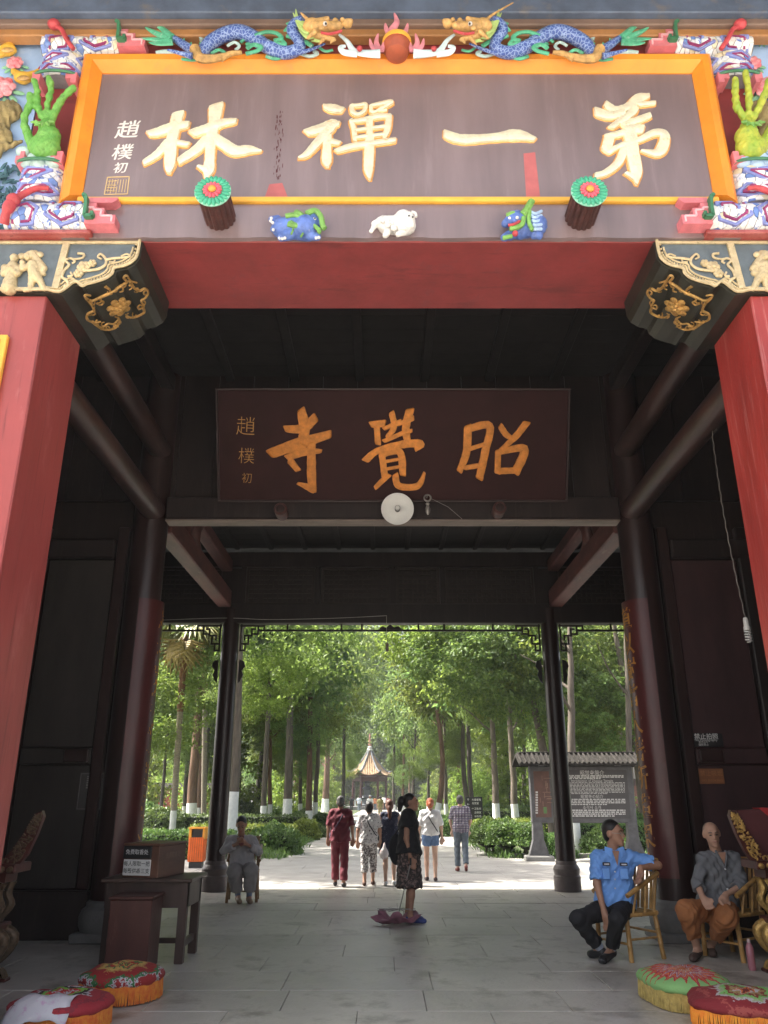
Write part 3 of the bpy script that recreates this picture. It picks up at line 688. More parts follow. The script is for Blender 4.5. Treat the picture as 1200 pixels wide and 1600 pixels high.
frame_side((a0, PY, z0 - .06), (a0, PY, z1 - .001), (.16, 0, 0)).build('frame', ORANGE, plaque, None, True, 25)
frame_side((a1, PY, z0 - .06), (a1, PY, z1 - .001), (-.16, 0, 0)).build('frame', ORANGE, plaque, None, True, 25)
MB().box(a0 + .14, a1 - .14, PY - .06, PY + .02, z0, z0 + .05, .01).build('frame', YEL, plaque, None, False)
nF = Vector((0, -1, 0))
pj = lambda x, y: P(x, y, PY - .001)
for zo, zs, d in (((160, 130), 4.615, CH_LIN), ((440, 130), 6.0, CH_CHAN), ((680, 130), 3.158, CH_YI), ((680, 130), 3.158, CH_DI)):
    m = MB(); strokes(m, zo, zs, [[(x, y, w_ * 1.1) for x, y, w_ in st] for st in d], pj, nF, .030); m.build('character', GOLD, plaque, None, True, 50)
    m = MB(); strokes(m, zo, zs, [[(x, y, w_ * 1.1 + 4.2 * zs) for x, y, w_ in st] for st in d], lambda x, y: P(x, y, PY - .0005), nF, .006, .03); m.build('character_edge', mat('gilding_edge', (.72, .36, .10), .5, .2, 12), plaque, None, True, 50)
for ch, x, y, sz in (('趙', 199, 205, .215), ('樸', 191, 240, .185), ('初', 188, 264, .125)):
    text(ch, sz, mat('white_lettering', (.80, .76, .72), .5, .05), plaque, pj(x, y), (1, 0, .06), (.1, 0, 1), 'signature', 0, .004)
    text(ch, sz, MATS['white_lettering'], plaque, pj(x, y) + Vector((.006, 0, .003)), (1, 0, .06), (.1, 0, 1), 'signature', 0, .005)
# square seal of fine strokes
m = MB()
def sq(x, y): return P(x, y, PY - .003)
c4 = [(168, 277), (202, 276), (199, 303), (163, 304)]
for i in range(4): m.bar(sq(*c4[i]), sq(*c4[(i + 1) % 4]), .008, .004, up=(0, -1, 0))
for i in range(1, 8):
    t = i / 8; a = sq(168 + 34 * t, 279); b = sq(163 + 36 * t, 302)
    if i in (2, 4): m.bar(a.lerp(b, .05), b.lerp(a, .6), .005, .004, up=(0, -1, 0)); m.bar(a.lerp(b, .55), b, .005, .004, up=(0, -1, 0))
    else: m.bar(a.lerp(b, .08), b.lerp(a, .08), .005, .004, up=(0, -1, 0))
for t in (.2, .45, .6, .8): m.bar(sq(168 - 5 * t, 277 + 27 * t).lerp(sq(185, 290), .1), sq(184 - 5 * t, 277 + 27 * t), .005, .004, up=(0, -1, 0))
m.build('seal', mat('seal_gold', (.70, .50, .24), .5, .1), plaque, None, False)
PATCH = mat('rose_repaint', (.48, .13, .13), .55, .12, 6)
for pl in ([(421, 288), (441, 286), (454, 319), (410, 319)], [(818, 240), (836, 238), (845, 318), (823, 319)]):
    MB().prism([P(x, y, PY - .001) for x, y in pl], (0, -.0015, 0)).build('paint_patch', PATCH, plaque, None, False)
m = MB(); rr = random.Random(3)
for i in range(60):
    x = 437 + rr.gauss(0, 3) - (i / 60) * 4; y = 176 + i * 1.75 + rr.uniform(-3, 3); p = P(x, y, PY - .0012); l = rr.uniform(.004, .022)
    m.box(p.x, p.x + rr.uniform(.003, .009), p.y - .001, p.y, p.z - l, p.z + l)
m.build('flaking_crack', mat('flaked_wood', (.10, .025, .03), .9), plaque, None, False)
# ------------------------------------------------------------------ flower-ended studs on the lintel
TEAL = mat('teal_green_paint', (.06, .40, .24), .5, .15, 9); PINK = mat('rose_pink_paint', (.78, .12, .17), .5, .15, 9); STUDW = mat('stud_brown', (.075, .028, .024), .5, .4, 10, .2)
TEALL = mat('pale_teal_edge', (.30, .66, .50), .5, .1); YOLK = mat('stamen_orange', (.9, .35, .06), .5, .1)
for s in (-1, 1):
    c = Vector(((-1.505 if s < 0 else 1.54), 5.418, 6.155)); KS = .88; st = thing('door_stud', 'fluted brown stud with green and pink flower face under the ' + ('leftmost' if s < 0 else 'rightmost') + ' gold character', 'door stud', c, 'flower faced studs on the lintel')
    RT = Matrix.Rotation(R(90), 3, 'X')
    n_ = 48; prof = []
    m = MB(); vs = []; fs_ = []
    for j, y in enumerate((0, -.30)):
        for k in range(n_):
            a = 2 * math.pi * k / n_; r_ = (.150 if k % 3 else .135) * KS; vs.append((c.x + r_ * math.cos(a), c.y + y, c.z + r_ * math.sin(a)))
    fs_ = [(k, (k + 1) % n_, (k + 1) % n_ + n_, k + n_) for k in range(n_)] + [tuple(range(n_)), tuple(range(n_, 2 * n_))]
    m.add(vs, fs_).build('shaft', STUDW, st, None, False)
    def petals(num, r0, r1, y, mt, nm, ww):
        m = MB()
        for k in range(num):
            a = 2 * math.pi * k / num; d = Vector((math.cos(a), 0, math.sin(a))); M = Matrix((d, Vector((0, 1, 0)), d.cross(Vector((0, 1, 0))))).transposed()
            m.ell(c + d * (r0 + r1) / 2 + Vector((0, y, 0)), ((r1 - r0) / 2 * 1.1, .016, ww), 8, 5, M)
        m.build(nm, mt, st)
    MB().lathe([(.165 * KS, 0), (.168 * KS, .012), (.150 * KS, .02)], c + Vector((0, -.30, 0)), 40, M=RT).build('disc', TEALL, st)
    petals(22, .085 * KS, .168 * KS, -.322, TEAL, 'outer_petals', .021 * KS)
    petals(14, .035 * KS, .090 * KS, -.332, PINK, 'inner_petals', .016 * KS)
    MB().ell(c + Vector((0, -.345, 0)), (.032, .018, .032)).build('stamen', YOLK, st)
# ------------------------------------------------------------------ animals on the lintel face
BLUE = mat('cobalt_blue_paint', (.11, .19, .52), .5, .3, 14, .3, dirt=((.40, .45, .55), 22, .60)); LIME = mat('leaf_green_paint', (.19, .40, .09), .55, .3, 14, .3, dirt=((.42, .48, .30), 22, .60)); WHT = mat('white_plaster_paint', (.76, .74, .71), .55, .12, 14, .3, dirt=((.42, .38, .35), 16, .60)); SKYB = mat('pale_blue_paint', (.42, .58, .80), .5, .12, 9)
REDP = mat('bright_red_paint', (.50, .06, .07), .5, .25, 12, .2, dirt=((.46, .20, .20), 18, .60)); PINKP = mat('pink_step_paint', (.66, .19, .22), .55, .15, 8, .2, dirt=((.50, .24, .26), 10, .58)); PINKL = mat('pale_pink_edge', (.86, .50, .54), .5, .08)
AY = 5.405
def A(x, y, d=0.0): return P(x, y, AY - d)
el = thing('elephant_relief', 'crouching blue elephant ornament with green mane on the lintel', 'ornament', A(466, 372))
blob('body', [C(A(440, 356, .02), A(480, 358, .03), .085, .10), E_(A(478, 355, .06), .10), C(A(432, 345, .02), A(425, 343, .04), .05, .03), C(A(455, 366, .05), A(440, 371, .07), .05, .035), C(A(437, 356, .04), A(428, 358, .06), .04, .03), C(A(485, 368, .05), A(496, 370, .06), .045, .032), C(A(486, 345, .05), A(493, 336, .06), .05, .04), C(A(493, 336, .06), A(500, 350, .07), .03, .022)], BLUE, el, .007, .012)
m = MB()
for pl, r0 in (([(446, 338), (462, 336), (470, 344), (462, 352), (452, 346)], .022), ([(450, 350), (466, 353), (478, 347), (472, 337), (460, 330)], .024), ([(478, 334), (492, 329), (501, 338), (504, 352), (508, 358)], .024), ([(490, 352), (499, 360), (497, 364)], .018)):
    m.tube(cr([tuple(A(x, y, .11)) for x, y in pl], 4), [r0] * (4 * (len(pl) - 1)) + [.008], 7)
m.build('mane', LIME, el)
m = MB()
for x, y in ((484, 339), (491, 342)): m.ell(A(x, y, .115), (.018, .012, .012), 8, 5)
m.build('eye_patch', WHT, el)
m = MB()
for x, y in ((423, 345), (424, 341), (426, 348), (437, 372), (441, 373), (445, 372), (494, 372), (498, 371), (427, 359)): m.ell(A(x, y, .085), .014, 7, 5)
m.build('toenails', WHT, el)
m = MB()
for x, y in ((485, 338), (492, 341)): m.ell(A(x, y, .128), .007, 7, 5)
m.build('eyes', MATS['black_paint'] if 'black_paint' in MATS else mat('black_paint', (.02, .02, .02), .4), el)
m = MB()
for pl in ([(452, 348), (458, 357), (455, 366)], [(470, 352), (474, 362), (470, 370)]): m.tube(cr([tuple(A(x, y, .095)) for x, y in pl], 4), .009, 6)
m.build('harness', LIME, el)
sh = thing('sheep_relief', 'white plaster sheep ornament lying at the middle of the lintel', 'ornament', A(612, 368))
blob('body', [C(A(604, 352, .02), A(634, 352, .03), .075, .085), E_(A(630, 344, .05), (.075, .07, .095)), C(A(596, 346, .03), A(586, 350, .05), .045, .03), C(A(586, 350, .05), A(580, 362, .06), .022, .018), C(A(606, 362, .05), A(602, 368, .06), .032, .024), C(A(632, 362, .05), A(622, 366, .07), .035, .025), E_(A(640, 340, .07), (.04, .04, .05)), C(A(640, 346, .08), A(643, 352, .08), .03, .022)], WHT, sh, .009, .02, wrinkle=(.003, 120))
m = MB(); m.tube(cr([tuple(A(x, y, .10)) for x, y in ((596, 348), (604, 340), (614, 343), (610, 350))], 5), .016, 7); m.build('curl', WHT, sh)
m = MB()
for x, y in ((639, 337), (645, 339)): m.ell(A(x, y, .118), .008, 7, 5)
m.build('eyes', MATS['black_paint'], sh)
for pl in ([(634, 334), (628, 336), (630, 342), (635, 340)], [(643, 331), (649, 333), (650, 339)]): MB().tube(cr([tuple(A(x, y, .10)) for x, y in pl], 4), .012, 7).build('horn', WHT, sh)
m = MB()
for i in range(14):
    a = i * .9; m.ell(A(618 + 14 * math.cos(a), 350 + 7 * math.sin(a * 1.3), .09), (.026, .02, .022), 7, 5)
m.build('fleece', WHT, sh)
li = thing('lion_relief', 'blue and green guardian lion ornament beside the flower stud on the lintel', 'ornament', A(815, 372))
blob('body', [E_(A(806, 344, .06), (.09, .08, .08)), C(A(812, 360, .03), A(838, 352, .03), .075, .09), C(A(800, 366, .05), A(788, 371, .07), .045, .032), C(A(836, 366, .05), A(842, 368, .06), .045, .035), C(A(796, 346, .09), A(790, 349, .11), .045, .035)], BLUE, li, .007, .012, wrinkle=(.003, 110))
m = MB()
for pl, r0 in (([(792, 336), (802, 333), (812, 336)], .018), ([(816, 336), (824, 326), (831, 314)], .03), ([(818, 340), (816, 350), (806, 356), (796, 357)], .022), ([(828, 330), (826, 346), (832, 360)], .018), ([(800, 369), (786, 372)], .018)):
    m.tube(cr([tuple(A(x, y, .12)) for x, y in pl], 4), r0, 7)
m.build('mane', LIME, li)
m = MB()
for i in range(5): m.tube(cr([tuple(A(828 + 2 * i, 330 + 7 * i, .11)), tuple(A(836, 334 + 6 * i, .125)), tuple(A(846, 330 + 7 * i, .09))], 4), .014, 6)
m.build('tail_curls', SKYB, li)
m = MB().tube(cr([tuple(A(794, 352, .135)), tuple(A(802, 351, .135)), tuple(A(812, 346, .12))], 4), .014, 6); m.ell(A(805, 365, .13), .026, 8, 6); m.build('mouth', REDP, li)
m = MB()
for x, y in ((796, 341), (808, 340)): m.ell(A(x, y, .135), .014, 7, 5)
m.build('eyes', WHT, li)
# ------------------------------------------------------------------ pair of dragons and the flaming jewel over the plaque
SCALE = mat('blue_dragon_scales', (.10, .17, .50), .42, .2, 20, .1)
def scales(m):
    N, L = m.node_tree.nodes, m.node_tree.links; b = N['Principled BSDF']
    tc = [n for n in N if n.type == 'TEX_COORD'][0]
    v = N.new('ShaderNodeTexVoronoi'); v.feature = 'DISTANCE_TO_EDGE'; v.inputs['Scale'].default_value = 30; L.new(tc.outputs['Object'], v.inputs['Vector'])
    r = N.new('ShaderNodeValToRGB'); r.color_ramp.elements[0].color = (.28, .38, .64, 1); r.color_ramp.elements[1].color = (.055, .105, .36, 1); r.color_ramp.elements[0].position = .03; r.color_ramp.elements[1].position = .12
    L.new(v.outputs['Distance'], r.inputs[0]); L.new(r.outputs[0], b.inputs['Base Color'])
    bp = N.new('ShaderNodeBump'); bp.inputs['Strength'].default_value = .5; bp.inputs['Distance'].default_value = .01; L.new(v.outputs['Distance'], bp.inputs['Height']); L.new(bp.outputs[0], b.inputs['Normal'])
scales(SCALE)
FIN = mat('jade_green_paint', (.10, .44, .26), .55, .3, 14, .3, dirt=((.36, .52, .42), 20, .58)); OCHRE = mat('ochre_gold_paint', (.52, .31, .11), .55, .35, 18, .4, dirt=((.36, .18, .08), 20, .58)); CLOUD = mat('pale_aqua_paint', (.46, .62, .60), .55, .2, 12, .3, dirt=((.36, .40, .40), 18, .58))
DY = 5.36
def dragon(s, label):
    def D_(x, y, d=0.0): return P(x, y, DY - d)
    root = thing('dragon', label, 'dragon', (0, DY, 8.02), 'dragons over the plaque')
    def put(mb, nm, mt, sm=True):
        if s > 0: mb.mirror(); mb.v = [(v[0], v[1], v[2]) for v in mb.v]
        return mb.build(nm, mt, root, None, sm)
    body = [(272, 60, 9), (290, 72, 12), (312, 86, 15), (318, 80, 17), (330, 66, 19), (352, 54, 20), (374, 50, 20), (395, 58, 19), (412, 70, 18), (432, 80, 18), (452, 82, 17), (468, 74, 16), (466, 62, 15), (456, 48, 15), (462, 36, 14), (474, 32, 13)]
    dep = [0, .02, .03, .05, .06, .06, .07, .08, .08, .08, .09, .11, .13, .15, .17, .2]
    pp = cr([tuple(D_(x, y, d)) + (w_ / 2 * .0066,) for (x, y, w_), d in zip(body, dep)], 6)
    put(MB().tube([p[:3] for p in pp], [p[3] for p in pp], 12), 'body', SCALE)
    m = MB()
    for i in range(4, len(pp) - 6, 3):
        p = Vector(pp[i][:3]); t = (Vector(pp[i + 1][:3]) - Vector(pp[i - 1][:3])).normalized(); up = nF.cross(t) * (1 if t.x > 0 else -1)
        up = Vector((0, 0, 1)) if up.length < .1 else up.normalized()
        if up.z < 0: up = -up
        r_ = pp[i][3]; b = p + up * r_ * .8
        m.prism([b - t * .022 + Vector((0, .006, 0)), b + t * .03 + Vector((0, .006, 0)), b + up * .035 - t * .025 + Vector((0, .006, 0))], (0, -.014, 0))
    put(m, 'dorsal_fin', FIN, False)
    m = MB()
    for pl in ([(268, 66), (245, 62), (215, 60)], [(266, 62), (240, 50), (226, 42)], [(268, 58), (252, 44), (240, 38)], [(270, 66), (246, 68), (232, 66)]):
        pp2 = cr([tuple(D_(x, y, .03)) for x, y in pl], 5); n_ = len(pp2); m.tube(pp2, [.035 * (1 - (i / (n_ - 1)) ** 1.5) + .003 for i in range(n_)], 7, squash=((0, 1, 0), .5))
    put(m, 'tail_fan', FIN)
    # legs and belly
    m = MB()
    for pl, r0, r1 in (([(304, 76), (312, 90), (330, 92), (352, 88)], .05, .03), ([(345, 92), (360, 84), (378, 82)], .03, .018)):
        pp2 = cr([tuple(D_(x, y, .10)) for x, y in pl], 5); n_ = len(pp2); m.tube(pp2, [r0 + (r1 - r0) * i / (n_ - 1) for i in range(n_)], 8)
    put(m, 'belly_scroll', OCHRE)
    for pl, r0, r1 in (([(400, 66), (430, 72), (455, 84), (484, 78), (508, 68)], .04, .008), ([(262, 78), (285, 84), (300, 88)], .010, .03)):
        m = MB(); pp2 = cr([tuple(D_(x, y, .11)) for x, y in pl], 5); n_ = len(pp2); m.tube(pp2, [r0 + (r1 - r0) * i / (n_ - 1) for i in range(n_)], 8)
        put(m, 'leg', SCALE)
    m = MB()
    for pl, r0 in (([(398, 56), (415, 50), (432, 52), (440, 60), (428, 64)], .022), ([(448, 56), (462, 60), (478, 66), (488, 72)], .024), ([(384, 84), (400, 80), (408, 74), (396, 70), (386, 76)], .022), ([(430, 66), (446, 70), (440, 62)], .018)):
        m.tube(cr([tuple(D_(x, y, .13)) for x, y in pl], 5), r0, 7, squash=((0, 1, 0), .6))
    put(m, 'leaf_scroll', FIN)
    for pl, r0, mt_ in (([(330, 84), (342, 78), (352, 84), (346, 90)], .018, FIN), ([(376, 66), (386, 60), (392, 66), (384, 70)], .016, FIN), ([(416, 88), (430, 92), (442, 88), (436, 84)], .018, FIN), ([(470, 84), (484, 88), (496, 84), (490, 80)], .018, CLOUD), ([(355, 72), (366, 66), (374, 72), (368, 78)], .015, CLOUD), ([(284, 92), (300, 94), (314, 92)], .016, FIN), ([(498, 74), (508, 80), (520, 78)], .014, FIN)):
        m = MB(); m.tube(cr([tuple(D_(x, y, .06)) for x, y in pl], 5), r0, 7, squash=((0, 1, 0), .7)); put(m, 'leaf_scroll', mt_)
    m = MB()
    for pl, r0 in (([(276, 60), (296, 56), (310, 50), (320, 56), (312, 62)], .024), ([(300, 48), (312, 46), (318, 54)], .02), ([(244, 84), (262, 82), (280, 86)], .024)):
        m.tube(cr([tuple(D_(x, y, -.02)) for x, y in pl], 5), r0, 7)
    put(m, 'cloud_scroll', CLOUD)
    # head
    hp = [E_(D_(488, 42, .22), (.085, .075, .07)), C(D_(496, 42, .25), D_(530, 40, .28), .05, .034), E_(D_(543, 37, .28), (.042, .045, .034)), C(D_(494, 54, .24), D_(522, 62, .27), .034, .018), C(D_(496, 33, .27), D_(512, 29, .29), .026, .02), E_(D_(524, 32, .29), .024), E_(D_(535, 31, .29), .022), E_(D_(548, 33, .3), .022), C(D_(492, 50, .28), D_(480, 60, .26), .026, .01), C(D_(520, 62, .27), D_(516, 68, .28), .018, .006), C(D_(505, 62, .26), D_(498, 70, .26), .018, .006), E_(D_(503, 44, .31), (.03, .02, .022))]
    if s > 0: hp = [('c', p[1] * [-1, 1, 1], p[2] * [-1, 1, 1]) + p[3:] if p[0] == 'c' else ('e', p[1] * [-1, 1, 1]) + p[2:] for p in hp]
    blob('head', hp, OCHRE, root, .007, .012)
    m = MB()
    for pl in ([(484, 50), (470, 44), (458, 20)], [(488, 56), (480, 58), (468, 48)], [(494, 60), (500, 64), (486, 64)], [(480, 40), (466, 32), (462, 14)]):
        pp2 = cr([tuple(D_(x, y, .21)) for x, y in pl], 5); n_ = len(pp2); m.tube(pp2, [.034 * (1 - (i / (n_ - 1))) + .004 for i in range(n_)], 7, squash=((0, 1, 0), .5))
    put(m, 'mane', mat('yellow_green_paint', (.42, .58, .20), .5, .2, 9))
    m = MB(); m.ell(D_(508, 37, .325), .020, 8, 6); put(m, 'eye', WHT)
    m = MB(); m.ell(D_(509, 37, .341), .010, 8, 6); put(m, 'pupil', mat('black_paint', (.02, .02, .02), .4))
    m = MB(); m.tube(cr([tuple(D_(502, 51, .29)), tuple(D_(516, 53, .295)), tuple(D_(534, 48, .30))], 4), .012, 6); put(m, 'mouth', REDP)
    m = MB(); m.tube(cr([tuple(D_(486, 36, .24)), tuple(D_(474, 24, .26)), tuple(D_(470 if s < 0 else 440, 20 if s < 0 else 4, .28))], 4), [.02, .018, .016, .014, .012, .01, .008, .007, .005], 7); put(m, 'horn', OCHRE)
    return root
dragon(-1, 'blue dragon with green fins left of the flaming jewel'); dragon(1, 'blue dragon with long golden horn right of the flaming jewel')
jw = thing('flaming_jewel', 'banded round jewel with pink flames between white waves at the top centre', 'jewel', P(620, 88, DY))
def J_(x, y, d=0.1): return P(x, y, DY - d)
MB().lathe([(.05, -.12), (.10, -.10), (.125, -.04), (.13, .02), (.10, .07), (.06, .09), (.02, .10)], J_(620, 72), 20).build('jewel', mat('jewel_brown', (.42, .10, .05), .4, .2, 8), jw)
MB().lathe([(.134, 0), (.137, .02), (.134, .045)], J_(620, 72), 20).build('band', YEL, jw)
m = MB()
for pl, r0 in (([(618, 60), (614, 46), (620, 34), (616, 20)], .05), ([(612, 58), (604, 46), (602, 36)], .032), ([(626, 58), (634, 48), (637, 36)], .032)):
    pp = cr([tuple(J_(x, y, .12)) for x, y in pl], 5); n_ = len(pp); m.tube(pp, [r0 * (1 - i / (n_ - 1)) ** .7 + .003 for i in range(n_)], 8, squash=((0, 1, 0), .5))
for s in (-1, 1):
    for pl, r0 in (([(620 + s * 28, 78), (620 + s * 32, 66), (620 + s * 29, 52)], .032), ([(620 + s * 33, 80), (620 + s * 40, 70), (620 + s * 42, 60)], .026), ([(620 + s * 24, 80), (620 + s * 21, 70), (620 + s * 18, 62)], .022)):
        pp = cr([tuple(J_(x, y, .14)) for x, y in pl], 5); n_ = len(pp); m.tube(pp, [r0 * (1 - i / (n_ - 1)) ** .7 + .003 for i in range(n_)], 8, squash=((0, 1, 0), .5))
m.build('flames', mat('pink_flame_paint', (.80, .30, .36), .5, .25, 9), jw)
for s in (-1, 1):
    m = MB()
    for pl, r0, r1 in (([(620 + s * 90, 54), (620 + s * 78, 64), (620 + s * 66, 80), (620 + s * 44, 84), (620 + s * 26, 84)], .012, .05), ([(620 + s * 62, 84), (620 + s * 82, 82), (620 + s * 88, 74), (620 + s * 80, 72)], .04, .016)):
        pp = cr([tuple(J_(x, y, .16)) for x, y in pl], 5); n_ = len(pp); m.tube(pp, [r0 + (r1 - r0) * i / (n_ - 1) for i in range(n_)], 8, squash=((0, 1, 0), .6))
    m.build('wave', mat('wave_white', (.66, .80, .84), .45, .1, 8), jw)
for s in (-1, 1): MB().ell(J_(620 + s * 58, 76, .215), .026, 8, 6).build('bead', REDP, jw)
# ------------------------------------------------------------------ porcelain mosaic corners
SHM = [mat('porcelain_white', (.80, .80, .78), .22, .06, 6), mat('porcelain_white_b', (.74, .77, .80), .22, .06, 6), mat('porcelain_blue_print', (.70, .74, .80), .22, .3, 26, col2=(.14, .22, .55), lo=.52, hi=.60), mat('porcelain_blue', (.16, .26, .58), .22, .25, 8), mat('porcelain_cream', (.70, .64, .46), .25, .12, 8)]
RIDGE = mat('violet_blue_ridge', (.22, .26, .58), .45, .15, 9); RIDGEI = mat('magenta_inlay', (.30, .04, .14), .5, .2, 8); MORTAR = mat('mortar_grey', (.20, .19, .21), .85, .2, 9)
def voronoi(x0, x1, y0, y1, n, rr):
    pts = []
    while len(pts) < n:
        c = [(rr.uniform(x0, x1), rr.uniform(y0, y1)) for _ in range(8)]
        pts.append(max(c, key=lambda q: min([(q[0] - a) ** 2 + (q[1] - b) ** 2 for a, b in pts] or [9])))
    cells = []
    for i, (px, py) in enumerate(pts):
        poly = [(x0, y0), (x1, y0), (x1, y1), (x0, y1)]
        for j, (qx, qy) in enumerate(pts):
            if i == j: continue
            mx_, my_, dx, dy = (px + qx) / 2, (py + qy) / 2, qx - px, qy - py
            if (qx - px) ** 2 + (qy - py) ** 2 > .09: continue
            new = []
            for a, b in zip(poly, poly[1:] + poly[:1]):
                da = (a[0] - mx_) * dx + (a[1] - my_) * dy; db = (b[0] - mx_) * dx + (b[1] - my_) * dy
                if da <= 0: new.append(a)
                if (da < 0) != (db < 0): t = da / (da - db); new.append((a[0] + (b[0] - a[0]) * t, a[1] + (b[1] - a[1]) * t))
            poly = new
            if len(poly) < 3: break
        if len(poly) >= 3: cells.append(((px, py), poly))
    return cells
def roll(root, org, ux, uv, ln, wd, bulge, s, n, rr, pats):
    """half-round roll: ux along its length, uv across, bulging to -Y; shards are separate pieces"""
    org, ux, uv = Vector(org), Vector(ux), Vector(uv)
    mx = lambda p: Vector((p.x * -s, p.y, p.z)) if s > 0 else p
    def S(u, v, h=0.0):
        t = (v / wd - .5) * math.pi * .96; p = org + ux * u + uv * (wd / 2 + wd / 2 * math.sin(t) / math.sin(math.pi * .48)) + Vector((0, -(bulge * math.cos(t) + h), 0))
        return mx(p)
    m = MB(); k = 12; vs = []
    for u in (0, ln):
        for i in range(k + 1): vs.append(S(u, wd * i / k, -.008))
        vs.append(mx(org + ux * u + uv * wd + Vector((0, .12, 0)))); vs.append(mx(org + ux * u + Vector((0, .12, 0))))
    K = k + 3; m.add(vs, [(i, (i + 1) % K, (i + 1) % K + K, i + K) for i in range(K)] + [tuple(range(K)), tuple(range(K, 2 * K))]); m.build('mortar_bed', MORTAR, root, None, False)
    for (cx, cy), poly in voronoi(.004, ln - .004, .004, wd - .004, n, rr):
        q = [(cx + (a - cx) * .91, cy + (b - cy) * .91) for a, b in poly]
        h = rr.uniform(.002, .007); top = [S(a, b, h) for a, b in q]; bot = [S(a, b, -.012) for a, b in q]; c = S(cx, cy, h + .0015); n_ = len(q)
        MB().add(top + bot + [c], [(i, (i + 1) % n_, 2 * n_) for i in range(n_)] + [(i, i + n_, (i + 1) % n_ + n_, (i + 1) % n_) for i in range(n_)]).build('shard', SHM[rr.choices(range(5), (32, 20, 26, 14, 8))[0]], root, None, False)
    m1 = MB(); m2 = MB()
    for pl in pats:
        pp = [S(a * ln, b * wd, .010) for a, b in pl]
        for a, b in zip(pp[:-1], pp[1:]): m1.bar(a - (b - a).normalized() * .010, b + (b - a).normalized() * .010, .026, .026, up=(0, -1, 0), b=.005)
        pp = [S(a * ln, b * wd, .022) for a, b in pl]
        if len(pl) > 4:
            cxx = sum(a for a, b in pl) / len(pl); cyy = sum(b for a, b in pl) / len(pl)
            q = [S((cxx + (a - cxx) * .72) * ln, (cyy + (b - cyy) * .72) * wd, .006) for a, b in pl]
            m2 = MB()
            for a, b in zip(q[:-1], q[1:]): m2.bar(a, b, .018, .02, up=(0, -1, 0))
            m2.build('ridge_inlay', RIDGEI, root, None, False)
        m1.build('ridge', RIDGE, root, None, False); m1 = MB()
PA = [[(.10, .25), (.30, .12), (.46, .30), (.46, .70), (.30, .88), (.16, .72), (.16, .45), (.26, .38)], [(.60, .10), (.60, .45), (.80, .62), (.92, .40), (.80, .22)], [(.62, .92), (.74, .78), (.95, .90)]]
PB = [[(.08, .15), (.08, .60), (.28, .80), (.42, .55), (.36, .22), (.22, .20)], [(.52, .85), (.52, .40), (.70, .20), (.90, .30), (.90, .75), (.70, .82), (.66, .55)], [(.30, .92), (.48, .94)]]
